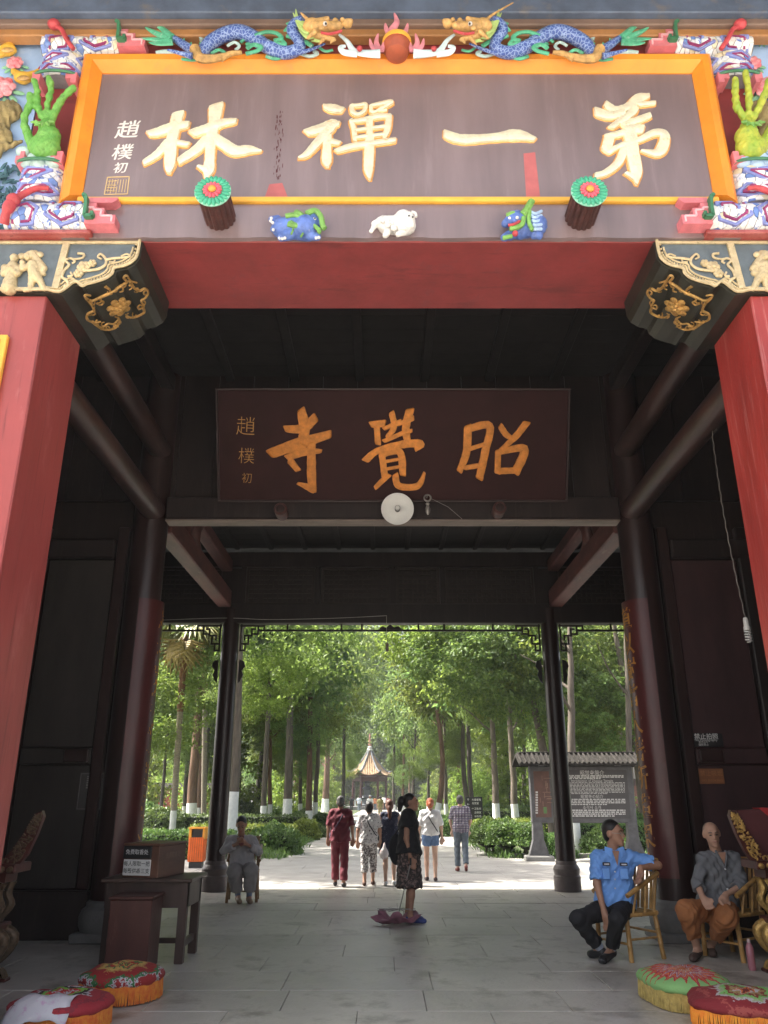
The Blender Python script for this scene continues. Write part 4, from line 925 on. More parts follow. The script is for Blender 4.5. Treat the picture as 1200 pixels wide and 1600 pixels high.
for s in (-1, 1):
    side = 'left' if s < 0 else 'right'
    rr = random.Random(20 + s)
    top = thing('mosaic_corner', 'upper ' + side + ' roll of porcelain shard mosaic at the plaque frame', 'mosaic', (s * 3.08, 5.5, 7.65), 'mosaic corners round the plaque')
    roll(top, (-3.29, 5.49, 7.70), (0, 0, 1), (.40, 0, 0) if False else Vector((1, 0, 0)), .30, .40, .14, s, 50, rr, PA)
    roll(top, (-3.29, 5.47, 8.005), (1, 0, 0), (0, 0, 1), .72, .22, .13, s, 66, rr, PB)
    bot = thing('mosaic_corner', 'lower ' + side + ' roll of white and blue porcelain shard mosaic with red knot', 'mosaic', (s * 3.08, 5.5, 6.0), 'mosaic corners round the plaque')
    roll(bot, (-3.29, 5.49, 6.292), (0, 0, 1), (1, 0, 0), .38, .40, .14, s, 66, rr, [PA[0], [(.60, .12), (.60, .5), (.85, .7), (.9, .35), (.75, .25)]])
    roll(bot, (-3.30, 5.45, 6.0), (1, 0, 0), (0, 0, 1), .70, .29, .14, s, 84, rr, PB)
    mm = lambda mb: mb.mirror() if s > 0 else mb
    # stepped pink ends and green scrolls
    def step(root, x, z, up, y=5.30):
        st = [(0, 0), (.25, 0), (.25, .09), (.15, .09), (.15, .16), (.08, .16), (.08, .21), (0, .21)]
        mm(MB().prism([(x + a, y, z + up * b) for a, b in st], (0, .14, 0))).build('stepped_end', PINKP, root, None, False)
        st2 = [(.02, .16), (.065, .16), (.065, .135), (.13, .135), (.13, .075), (.225, .075), (.225, .018)]
        m = MB()
        for (a, b), (c_, d) in zip(st2[:-1], st2[1:]): m.bar((x + a, y - .004, z + up * b), (x + c_, y - .004, z + up * d), .014, .014, up=(0, -1, 0))
        mm(m).build('step_edge', PINKL, root, None, False)
        m = MB(); pl = [(.0, .27), (.03, .25), (.04, .14), (.04, .05), (.10, .05), (.10, .09)]
        for (a, b), (c_, d) in zip(pl[:-1], pl[1:]): m.bar((x + a - .03, y - .02, z + up * b), (x + c_ - .03, y - .02, z + up * d), .026, .06, up=(0, -1, 0))
        mm(m).build('green_scroll', mat('deep_green_paint', (.05, .20, .10), .5, .2), root, None, False)
    step(bot, -2.598, 6.0, 1); step(top, -2.568, 8.022, 1, 5.33)
    mm(MB().prism([(-2.60, 5.33, 6.24), (-2.40, 5.33, 6.24), (-2.36, 5.33, 6.275), (-2.36, 5.33, 6.295), (-2.60, 5.33, 6.295)], (0, .1, 0))).build('stepped_end', PINKP, bot, None, False)
    # short pink uprights at the roll ends beside the fruit
    for z, up, rt in ((7.70, -1, top), (6.672, 1, bot)):
        for xa, xb in ((-3.29, -3.22), (-2.99, -2.89)):
            mm(MB().prism([(xa, 5.33, z), (xb, 5.33, z), (xb, 5.33, z + up * .12), ((xa + xb) / 2, 5.33, z + up * .12), ((xa + xb) / 2, 5.33, z + up * .07), (xa, 5.33, z + up * .07)], (0, .16, 0))).build('stepped_end', PINKP, rt, None, False)
        m = MB(); n_ = 9
        m.tube([(-3.09 + .19 * math.cos(math.pi * i / n_), 5.36 - .06 * math.sin(math.pi * i / n_), z + up * .012) for i in range(n_ + 1)], .014, 6); mm(m).build('green_rim', MATS['deep_green_paint'], rt)
    m = MB(); m.tube(cr([(-3.28, 5.34, 6.03), (-3.24, 5.28, 6.12), (-3.18, 5.28, 6.24), (-3.05, 5.30, 6.36), (-2.95, 5.32, 6.38)], 5), [.04, .04, .038, .036, .034, .045, .05, .05, .045, .035, .03, .03, .028, .026, .026, .025, .024, .022, .02, .02, .02], 9)
    m.ell((-3.20, 5.27, 6.22), (.06, .05, .055)); mm(m).build('red_knot', REDP, bot)
    m = MB(); m.tube(cr([(-3.16, 5.30, 8.23), (-3.08, 5.28, 8.17), (-3.02, 5.30, 8.06), (-2.96, 5.33, 7.98)], 5), .022, 8); m.ell((-3.16, 5.29, 8.24), (.06, .05, .05)); mm(m).build('red_knot', REDP, top)
    # recessed red ground with a Buddha's hand citron
    H(MB().box(s * 3.285, s * 2.885, 5.50, 5.615, 6.68, 7.69), 'niche_panel', LINR, False)
    ct = thing('citron_fruit', ('lime green fingered citron fruit in the niche left of the plaque' if s < 0 else 'yellow green fingered citron fruit in the niche right of the plaque'), 'fruit ornament', (s * 3.09, 5.45, 6.72), 'citron fruits beside the plaque')
    b = Vector((-3.06, 5.34, 6.84)); sg = 1 if s > 0 else 1
    pr = [E_(b, (.13, .10, .12)), E_(b + Vector((.03, -.02, .10)), (.10, .09, .10)), E_(b + Vector((0, -.02, .2)), (.07, .07, .08)), C(b + Vector((-.10, 0, .0)), b + Vector((-.19, -.02, .2)), .045, .035)]
    fg = (((-.02, .26), (-.10, .40), (-.12, .56), (-.15, .66)), ((.0, .28), (-.02, .44), (.0, .58), (-.03, .70)), ((.03, .26), (.07, .40), (.12, .50), (.20, .58)), ((-.19, .2), (-.20, .3), (-.16, .42), (-.17, .5))) if s < 0 else (((-.0, .25), (.08, .40), (.08, .56), (.07, .68)), ((.0, .26), (-.03, .44), (-.04, .60), (-.03, .76)), ((-.03, .26), (-.10, .38), (-.17, .52), (-.22, .66)))
    for f in fg:
        pp = cr([(b.x + a, b.y - .03 - .02 * i, b.z + c_) for i, (a, c_) in enumerate(f)], 2)
        for a, c_ in zip(pp[:-1], pp[1:]): pr.append(C(a, c_, .024 + random.uniform(-.004, .006), .026 + random.uniform(-.005, .006)))
    if s > 0: pr = [('c', p[1] * [-1, 1, 1], p[2] * [-1, 1, 1]) + p[3:] if p[0] == 'c' else ('e', p[1] * [-1, 1, 1]) + p[2:] for p in pr]
    CIT = mat('citron_green' if s < 0 else 'citron_yellow_green', (.10, .34, .05) if s < 0 else (.24, .40, .04), .5, .25, 9, .5, col2=(.20, .45, .09) if s < 0 else (.55, .54, .06), bscale=34, dirt=((.07, .20, .04) if s < 0 else (.16, .24, .05), 16, .58))
    blob('fruit', pr, CIT, ct, .008, .022, wrinkle=(.0035, 75))
    m = MB()
    for a in range(5):
        t = R(200 + a * 35); m.tube([b + Vector((.06 * math.cos(t), -.09, .20 + .03 * math.sin(t))), b + Vector((.11 * math.cos(t), -.11, .20 + .08 * math.sin(t)))], [.022, .006], 6)
    if s > 0: m.mirror()
    m.build('calyx', LIME, ct)
    m = MB()
    for i, (a, c_) in enumerate(((-.12, 0), (-.02, -.02), (.10, .0), (-.06, .05), (.06, .05), (-.17, .12))):
        m.ell((-3.08 + a, 5.37, 6.70 + c_), (.07, .05, .05), 10, 6)
    mm(m).build('cloud_base', CLOUD if s < 0 else SKYB, ct)
# ------------------------------------------------------------------ reliefs on the blue side panels
def W(x, y, d=0.0): return P(x, y, 5.495 - d)
ROCK = mat('ochre_rock_relief', (.30, .23, .10), .8, .35, 8, .5)
RSH = .24
def mirp(p, s): return Vector((-p.x - RSH, p.y, p.z)) if s > 0 else p
def mirs(m):
    m.mirror(); m.v = [(v[0] - RSH, v[1], v[2]) for v in m.v]
for s in (-1, 1):
    side = 'left' if s < 0 else 'right'
    rk = thing('rock_relief', 'ochre rock and dark foliage moulded on the ' + side + ' pale blue panel', 'relief', mirp(W(5, 330), s))
    pr = [E_(W(-20, 190, .02), (.22, .09, .20)), E_(W(12, 175, .03), (.13, .07, .12)), E_(W(-5, 215, .03), (.15, .07, .12)), E_(W(-22, 240, .03), (.13, .07, .12)), C(W(0, 232, .05), W(34, 222, .06), .04, .012)]
    if s > 0: pr = [('c', p[1] * [-1, 1, 1] - [RSH, 0, 0], p[2] * [-1, 1, 1] - [RSH, 0, 0]) + p[3:] if p[0] == 'c' else ('e', p[1] * [-1, 1, 1] - [RSH, 0, 0]) + p[2:] for p in pr]
    blob('rock', pr, ROCK, rk, .014, .03, wrinkle=(.012, 42))
    m = MB(); rr = random.Random(9)
    for i in range(70):
        p = W(rr.uniform(-30, 32), rr.uniform(258, 360), rr.uniform(.01, .07)); a = rr.uniform(0, 6.3)
        M = Matrix.Rotation(a, 3, 'Y'); m.ell(p, (.055, .012, .016), 6, 4, M)
    if s > 0: mirs(m)
    m.build('foliage', mat('blue_green_relief', (.05, .13, .16), .7, .35, 9, .2), rk)
    for j, (x, y, r_) in enumerate(((24, 100, .075), (4, 138, .12), (10, 60, .05))):
        fl = thing('flower_relief', ['round pink bud', 'open pink and white peony', 'small pink blossom'][j] + ' moulded on the ' + side + ' blue panel', 'flower relief', mirp(W(x, y), s))
        m = MB(); c = W(x, y, .03)
        for ring, nn_ in ((1.0, 7), (.55, 5)):
            for k in range(nn_):
                a = 2 * math.pi * k / nn_ + ring; d = Vector((math.cos(a), 0, math.sin(a))); M = Matrix((d, Vector((0, 1, 0)), d.cross(Vector((0, 1, 0))))).transposed()
                m.ell(c + d * r_ * .6 * ring + Vector((0, -.03 * (1.4 - ring), 0)), (r_ * .5, .025, r_ * .42), 8, 5, M)
        if s > 0: mirs(m)
        m.build('petals', mat('pink_white_petal', (.80, .50, .52), .5, .3, 14, col2=(.70, .10, .14)) if j else mat('crimson_bud', (.62, .09, .13), .5, .2, 12, col2=(.80, .5, .5)), fl)
        m = MB()
        for k in range(6):
            a = R(195 + 30 * k); d = Vector((math.cos(a), 0, math.sin(a))); M = Matrix((d, Vector((0, 1, 0)), d.cross(Vector((0, 1, 0))))).transposed(); m.ell(c + d * r_ * 1.25 + Vector((0, .015, 0)), (r_ * .55, .012, r_ * .2), 8, 4, M)
        if s > 0: mirs(m)
        m.build('leaf', mat('sage_leaf', (.24, .50, .30), .5, .3, 9), fl)
    if s < 0:
        for j, (pl, nm) in enumerate((([(0, 86), (12, 78), (20, 66), (25, 50)], 'upper yellow bird relief near the eave on the left blue panel'), ([(22, 112), (36, 122), (50, 116), (60, 108)], 'lower yellow bird relief above the peony on the left blue panel'))):
            bd = thing('bird_relief', nm, 'bird relief', W(*pl[0]), 'yellow birds on the left panel')
            blob('body', [E_(W(*pl[1], .05), (.085, .045, .055)), C(W(*pl[1], .05), W(*pl[0], .05), .045, .03), C(W(*pl[1], .05), W(*pl[2], .05), .05, .025), C(W(*pl[2], .05), W(*pl[3], .05), .022, .010)], mat('bird_yellow', (.72, .42, .05), .5, .2, 9), bd, .009, .02)
            MB().ell(W(pl[1][0], pl[1][1], .10), (.06, .012, .03), 8, 5).build('wing', OCHRE, bd)
            MB().tube([W(*pl[3], .05), W(pl[3][0] + 3, pl[3][1] - 5, .05)], [.008, .003], 6).build('beak', REDP, bd)
# ------------------------------------------------------------------ inner plaque, leaning forward over the gate
p0 = Vector((0, 9.97, 5.33)); tl = math.atan2(.64, 1.30); nI = Vector((0, -math.cos(tl), -math.sin(tl))); upI = Vector((0, -math.sin(tl), math.cos(tl)))
ip = thing('hanging_plaque', 'dark maroon inner plaque with three orange gold characters leaning over the gate', 'plaque', p0)
def IB(x0, x1, h0, h1, d0, d1): # box in plaque axes
    M = Matrix((Vector((1, 0, 0)), -nI, upI)).transposed().to_4x4(); M.translation = p0
    return MB().box(x0, x1, d0, d1, h0, h1, .006, M)
IB(-2.34, 2.34, 0, 1.47, 0, .05).build('board', PLAQ2, ip, None, False)
for a in ((-2.37, 2.37, -.03, -.002, -.01, .06), (-2.37, 2.37, 1.472, 1.50, -.01, .06), (-2.37, -2.342, 0, 1.47, -.01, .06), (2.342, 2.37, 0, 1.47, -.01, .06)): IB(*a).build('frame', mat('plaque_rim', (.030, .013, .013), .5, .2), ip, None, False)
pji = lambda x, y: PP(x, y, p0 + nI * .001, nI)
for d in (CH_SI, CH_JUE, CH_ZHAO):
    m = MB(); strokes(m, (320, 590), 2.069, d, pji, nI, .024, .05); m.build('character', GOLD2, ip, None, True, 50)
for ch, x, y, sz in (('趙', 384, 668, .27), ('樸', 385, 714, .23), ('初', 386, 748, .15)):
    text(ch, sz, mat('dull_gold_lettering', (.42, .22, .06), .5, .1, metal=.3), ip, pji(x, y), Vector((1, 0, 0)) - upI * .04, upI + Vector((.06, 0, 0)), 'signature', -.012, .004)
# round studs under it, reflector lamp, pendant
for i, (x, y) in enumerate(((438, 795), (781, 793))):
    c = P(x, y, 9.80); st = thing('beam_stud', 'round wooden stud on the dark beam under the ' + ('left' if i == 0 else 'right') + ' end of the inner plaque', 'stud', c, 'studs on the gate beam')
    RT = Matrix.Rotation(R(90), 3, 'X')
    MB().lathe([(.085, -.24), (.09, -.02), (.085, 0), (.075, .012)], c, 20, M=RT).build('shaft', STUDW, st)
    MB().lathe([(.060, .013), (.055, .022), (.02, .026)], c, 16, M=RT).build('cap', MAROON, st)
lc = P(621, 796, 9.75)
lp = thing('reflector_lamp', 'round white enamel reflector lamp with unlit bulb on the gate beam', 'lamp', lc)
RTL = Matrix.Rotation(R(98), 3, 'X')
MB().lathe([(.012, -.035), (.10, -.02), (.19, .012), (.212, .035), (.215, .040), (.208, .036), (.18, .018), (.09, -.008), (.05, -.012)], lc, 40, M=RTL).build('reflector', WHITE, lp)
MB().lathe([(.034, -.03), (.036, .03), (.028, .045)], lc, 16, M=RTL).build('socket', mat('dark_bakelite', (.03, .028, .026), .4), lp)
MB().lathe([(.022, .04), (.034, .08), (.036, .11), (.026, .14), (.008, .15)], lc, 16, M=RTL).build('bulb', mat('bulb_glass', (.55, .55, .53), .15, .05), lp)
MB().tube([lc + Vector((0, .03, 0)), lc + Vector((0, .29, -.03))], .014, 8).build('arm', DARKW, lp)
pc = P(668, 778, 9.82)
pd_ = thing('hanging_ornament', 'small metal ring and tassel hanging beside the white reflector lamp', 'ornament', pc)
MB().tube([pc + Vector((.045 * math.cos(t * .524), 0, .045 * math.sin(t * .524))) for t in range(13)], .012, 7).build('ring', mat('dull_steel', (.34, .33, .31), .4, .2, metal=.6), pd_)
MB().lathe([(.008, -.05), (.03, -.085), (.018, -.11), (.034, -.15), (.03, -.20), (.012, -.235)], pc, 12).build('tassel', MATS['dull_steel'], pd_)
MB().tube([pc + Vector((.03, 0, 0)), P(700, 792, 9.9), P(722, 811, 10.02)], .004, 5).build('wire', MATS['dull_steel'], pd_)
MB().tube([pc + Vector((0, 0, .045)), pc + Vector((0, .22, .06))], .008, 6).build('hook', MATS['dull_steel'], pd_)
# hanging energy bulb with its cable
hb = P(1166, 975, 7.3)
hl = thing('hanging_bulb', 'unlit spiral bulb hanging on a long twisted cable by the right pillar', 'light bulb', hb)
t0 = Vector((3.24, 7.3, 5.10)); pts = []
for i in range(60):
    f = i / 59; p = t0.lerp(hb + Vector((0, 0, .06)), f); pts.append(p + Vector((.05 * math.sin(math.pi * f) * -.6 + .004 * math.sin(f * 90), .004 * math.cos(f * 90), 0)))
MB().tube(pts, .005, 6).build('cable', mat('cable_grey', (.16, .14, .12), .6), hl)
MB().lathe([(.018, .06), (.024, .03), (.024, -.02), (.03, -.03), (.03, -.06)], hb, 14).build('socket', mat('bulb_base_white', (.55, .54, .50), .4), hl)
m = MB(); m.tube([hb + Vector((.026 * math.cos(i * .55), .026 * math.sin(i * .55), -.06 - i * .0022)) for i in range(50)], .0075, 6); m.build('spiral', MATS['bulb_glass'], hl)
MB().lathe([(.05, 0), (.05, .02), (.03, .05)], t0 + Vector((0, -.0, -.02)), 14).build('ceiling_rose', MATS['dull_steel'], hl)
# a string along the rear lintel with a small tag
ws = thing('string_line', 'thin pale string along the rear lintel with a tag hanging at its end', 'string', P(420, 968, 15.0))
MB().tube(cr([tuple(P(x, y, 15.052)) for x, y in ((252, 969), (330, 966), (372, 966), (420, 968), (520, 966), (604, 962))], 6), .006, 5).build('string', mat('pale_string', (.45, .44, .40), .7), ws)
MB().tube([P(604, 962, 15.02), P(604, 990, 15.02), P(605, 1006, 15.02)], .004, 5).build('string', MATS['pale_string'], ws)
MB().lathe([(.01, .0), (.03, -.04), (.026, -.10), (.03, -.15), (.018, -.17)], P(605, 1004, 15.02), 10).build('tag', mat('tag_brown', (.22, .16, .13), .6), ws)
# ------------------------------------------------------------------ couplet boards curved round the gate columns
COUP = mat('couplet_red', (0.075, 0.016, 0.015), .35, .25, 4, .1, stretch=(1, 1, .3))
for s in (-1, 1):
    cb = thing('couplet_board', 'tall curved red board with gold characters hugging the ' + ('left' if s < 0 else 'right') + ' gate column', 'couplet board', (s * 3.1, 10.1, .66), 'couplet boards on the gate columns')
    c = Vector((s * 3.32, 10.22, 0)); m = MB(); n_ = 12; a0_, a1_ = R(165), R(262)
    angs = [a0_ + (a1_ - a0_) * i / n_ for i in range(n_ + 1)]
    if s < 0: angs = [math.pi - a for a in angs]
    vs = []
    for z in (.66, 3.97):
        for r_ in (.252, .285):
            for a in angs: vs.append((c.x + r_ * math.cos(a), c.y + r_ * math.sin(a), z))
    K = n_ + 1; f = []
    for i in range(n_):
        f += [(K + i, K + i + 1, 3 * K + i + 1, 3 * K + i), (i, i + 1, 2 * K + i + 1, 2 * K + i), (i, i + 1, K + i + 1, K + i), (2 * K + i, 2 * K + i + 1, 3 * K + i + 1, 3 * K + i)]
    f += [(0, K, 3 * K, 2 * K), (n_, K + n_, 3 * K + n_, 2 * K + n_)]
    m.add(vs, f).build('board', COUP, cb, None, True, 50)
    # gold characters wrapped on the curve (on the left board only worn flecks of gold are left to see)
    CG = mat('couplet_gold', (.48, .22, .04), .5, .35, 9, metal=.3)
    if s > 0:
        body = '道以樹普大善所造果之'
        for i, ch in enumerate(body):
            z = 3.72 - i * (2.95 / (len(body) - 1)); am = R(186)
            o = text(ch, .30, CG, cb, (0, 0, 0), (1, 0, 0), (0, 1, 0), 'character', .012, 0)
            me = o.data; L0 = WLOC[cb.name]
            for v in me.vertices:
                q = v.co + L0; a = am + (q.x / .289)
                v.co = Vector((c.x + .289 * math.cos(a), c.y + .289 * math.sin(a), z + q.y)) - L0
            me.update()
    else:
        rr = random.Random(8); m = MB()
        for i in range(110):
            a = math.pi - R(rr.uniform(170, 200)); z = rr.uniform(.8, 3.85); r_ = .288
            m.bar((c.x + r_ * math.cos(a), c.y + r_ * math.sin(a), z), (c.x + r_ * math.cos(a + rr.uniform(-.2, .2)), c.y + r_ * math.sin(a), z + rr.uniform(-.05, .05)), .012, .004, up=(math.cos(a), math.sin(a), 0))
        m.build('gold_flecks', CG, cb, None, False)
# ------------------------------------------------------------------ signs on the doors
BLK = mat('black_sign', (.018, .018, .019), .4, .15, 5); SIGNW = mat('sign_white', (.62, .62, .60), .5, .08)
def DY_(x, y): return P(x, y, 10.195)
nb = thing('photography_sign', 'black no photography sign with white camera symbol on the right door', 'sign', DY_(1095, 1167))
a, b = DY_(1061, 1146), DY_(1130, 1167)
MB().box(a.x, b.x, 10.17, 10.197, b.z, a.z, .003).build('plate', BLK, nb, None, False)
ic, id_ = DY_(1066, 1148.5), DY_(1081, 1165)
m = MB()
for x0, x1, zz0, zz1 in ((ic.x, id_.x, ic.z - .006, ic.z), (ic.x, id_.x, id_.z, id_.z + .006), (ic.x, ic.x + .006, id_.z, ic.z), (id_.x - .006, id_.x, id_.z, ic.z)): m.box(x0, x1, 10.166 + random.uniform(0, .001), 10.17, zz0, zz1)
mx_, mz_ = (ic.x + id_.x) / 2, (ic.z + id_.z) / 2
m.box(mx_ - .045, mx_ + .045, 10.165, 10.17, mz_ - .035, mz_ + .022); m.box(mx_ - .02, mx_ + .02, 10.1655, 10.17, mz_ + .02, mz_ + .036)
m.build('camera_symbol', SIGNW, nb, None, False)
MB().lathe([(.024, 0), (.024, .003)], (mx_, 10.166, mz_ - .006), 16, M=Matrix.Rotation(R(90), 3, 'X')).build('lens', BLK, nb)
MB().bar((mx_ - .05, 10.161, mz_ + .05), (mx_ + .05, 10.161, mz_ - .05), .008, .004, up=(0, -1, 0)).build('strike_bar', SIGNW, nb, None, False)
text('禁止拍照', .075, SIGNW, nb, Vector((DY_(1102, 1151).x, 10.17, DY_(1102, 1151.5).z)), (1, 0, 0), (0, 0, 1), 'lettering', .01)
text('No Photography', .042, SIGNW, nb, Vector((DY_(1102, 1157).x, 10.17, DY_(1102, 1156.5).z)), (1, 0, 0), (0, 0, 1), 'lettering')
text('촬영금지\n撮影禁止', .032, SIGNW, nb, Vector((DY_(1098, 1162).x, 10.17, DY_(1098, 1162).z)), (1, 0, 0), (0, 0, 1), 'lettering')
ob = thing('orange_sign', 'small dull orange warning sign with a black disc on the right door', 'sign', DY_(1105, 1225))
a, b = DY_(1090, 1201), DY_(1132, 1225); MB().box(a.x, b.x, 10.176, 10.197, b.z, a.z, .003).build('plate', mat('dull_orange_sign', (.22, .085, .035), .5, .2), ob, None, False)
a2 = DY_(1075, 1201); MB().box(a2.x, a.x - .004, 10.176, 10.197, b.z, a.z, .003).build('dark_plate', BLK, ob, None, False)
cc = DY_(1082, 1213); m = MB(); m.tube([(cc.x + .045 * math.cos(t * .4), 10.174, cc.z + .045 * math.sin(t * .4)) for t in range(17)], .006, 5); m.bar((cc.x - .03, 10.173, cc.z + .03), (cc.x + .03, 10.173, cc.z - .03), .01, .004, up=(0, -1, 0)); m.build('symbol', mat('grey_sign_print', (.30, .29, .28), .6), ob)
text('禁止吸烟', .07, mat('orange_print', (.34, .15, .06), .6), ob, Vector(((a.x + b.x) / 2, 10.176, a.z - .06)), (1, 0, 0), (0, 0, 1)); text('NO SMOKING', .04, MATS['orange_print'], ob, Vector(((a.x + b.x) / 2, 10.176, b.z + .04)), (1, 0, 0), (0, 0, 1))
pn = thing('paper_notice', 'narrow dark notice with upright lines of writing on the left door', 'notice', P(142, 1266, 10.195))
a, b = P(126, 1207, 10.195), P(158, 1266, 10.195); MB().box(a.x, b.x, 10.186, 10.197, b.z, a.z, .002).build('sheet', mat('grey_notice', (.055, .050, .047), .6, .1), pn, None, False)
NP = mat('notice_print', (.20, .19, .18), .7)
m = MB(); rr = random.Random(2)
for x0, x1, zz0, zz1 in ((a.x + .01, b.x - .01, a.z - .018, a.z - .012), (a.x + .01, b.x - .01, b.z + .012, b.z + .018), (a.x + .01, a.x + .016, b.z + .018, a.z - .018), (b.x - .016, b.x - .01, b.z + .018, a.z - .018)): m.box(x0, x1, 10.183, 10.186, zz0, zz1)
m.build('border', NP, pn, None, False)
m = MB()
for k, (xf, l) in enumerate(((.74, .22), (.56, .9), (.42, .92), (.30, .4))):
    z = a.z - .04 - (0 if k else .0)
    while z > a.z - .04 - l * (a.z - b.z - .08):
        h_ = rr.uniform(.014, .022); m.box(a.x + xf * (b.x - a.x), a.x + xf * (b.x - a.x) + .02, 10.1835, 10.186, z - h_, z); z -= h_ + .008
m.build('print', NP, pn, None, False)
# ------------------------------------------------------------------ incense table, box and chest
OLDW = mat('old_brown_wood', (.048, .027, .021), .45, .35, 6, .15, stretch=(1, 1, .25)); CHESTW = mat('chest_maroon', (.080, .027, .021), .42, .25, 5, .12, stretch=(1, 1, .3), dirt=((.16, .075, .06), 9, .62))
tb = thing('side_table', 'old dark wooden table with deep apron beside the left gate column', 'table', (-2.5, 9.1, 0))
MB().box(-2.98, -2.06, 8.74, 9.50, .735, .77, .006).build('tabletop', OLDW, tb, None, False)
for a in ((-2.92, -2.12, 8.79, 8.815, .50, .733), (-2.92, -2.12, 9.42, 9.445, .50, .733), (-2.935, -2.91, 8.79, 9.44, .50, .733), (-2.13, -2.105, 8.79, 9.44, .50, .733)): MB().box(*a).build('apron', OLDW, tb, None, False)
for x in (-2.93, -2.19):
    for y in (8.79, 9.36): MB().box(x, x + .085, y - .002, y + .085, 0, .734, .006).build('leg', OLDW, tb, None, False)
for a in ((-2.17, -2.13, 8.87, 9.36, .13, .19), (-2.91, -2.87, 8.87, 9.36, .13, .19), (-2.87, -2.17, 9.10, 9.14, .135, .185)): MB().box(*a).build('stretcher', OLDW, tb, None, False)
ch_ = thing('chest', 'waist high maroon wooden chest standing in front of the side table', 'chest', (-2.52, 8.5, 0))
MB().box(-2.73, -2.33, 8.32, 8.72, .02, .625, .008).build('body', CHESTW, ch_, None, False)
MB().box(-2.745, -2.315, 8.305, 8.732, .628, .655, .006).build('lid', CHESTW, ch_, None, False)
MB().box(-2.72, -2.34, 8.33, 8.71, 0, .018).build('base', OLDW, ch_, None, False)
bx = thing('incense_box', 'brown wooden incense box with black sign and white paper on the side table', 'box', (-2.55, 9.1, .772)); bx.rotation_euler = (0, 0, R(-14))
def BX(a, nm, mt, b=.005): return MB().box(*[q + (0, 0, 0, 0, .772, .772)[i] + (-2.55, -2.55, 9.1, 9.1, 0, 0)[i] for i, q in enumerate(a)], b).build(nm, mt, bx, None, False)
BOXW = mat('box_brown_wood', (.115, .055, .035), .5, .3, 7, .12, stretch=(1, .25, 1))
BX((-.20, .20, -.28, .30, 0, .30), 'body', BOXW); BX((-.21, .21, -.29, .31, .302, .325), 'lid', BOXW)
BX((-.20, .12, -.302, -.282, .18, .30), 'sign_plate', BLK); BX((-.19, .12, -.296, -.283, .02, .172), 'paper', mat('white_paper', (.62, .62, .60), .7, .05))
text('免费取香处', .052, SIGNW, bx, (-2.59, 9.1 - .302, .772 + .24), (1, 0, 0), (0, 0, 1), 'lettering', .006)
text('每人限取一把\n每殿供香三支', .050, mat('black_ink', (.02, .02, .02), .7), bx, (-2.585, 9.1 - .296, .772 + .096), (1, 0, 0), (0, 0, 1), 'lettering', .008, line=1.35)
text('免费取香处', .062, mat('faint_print', (.20, .13, .10), .7), bx, (-2.55 + .20, 9.1 + .02, .772 + .20), (0, 1, 0), (0, 0, 1), 'lettering', .004)
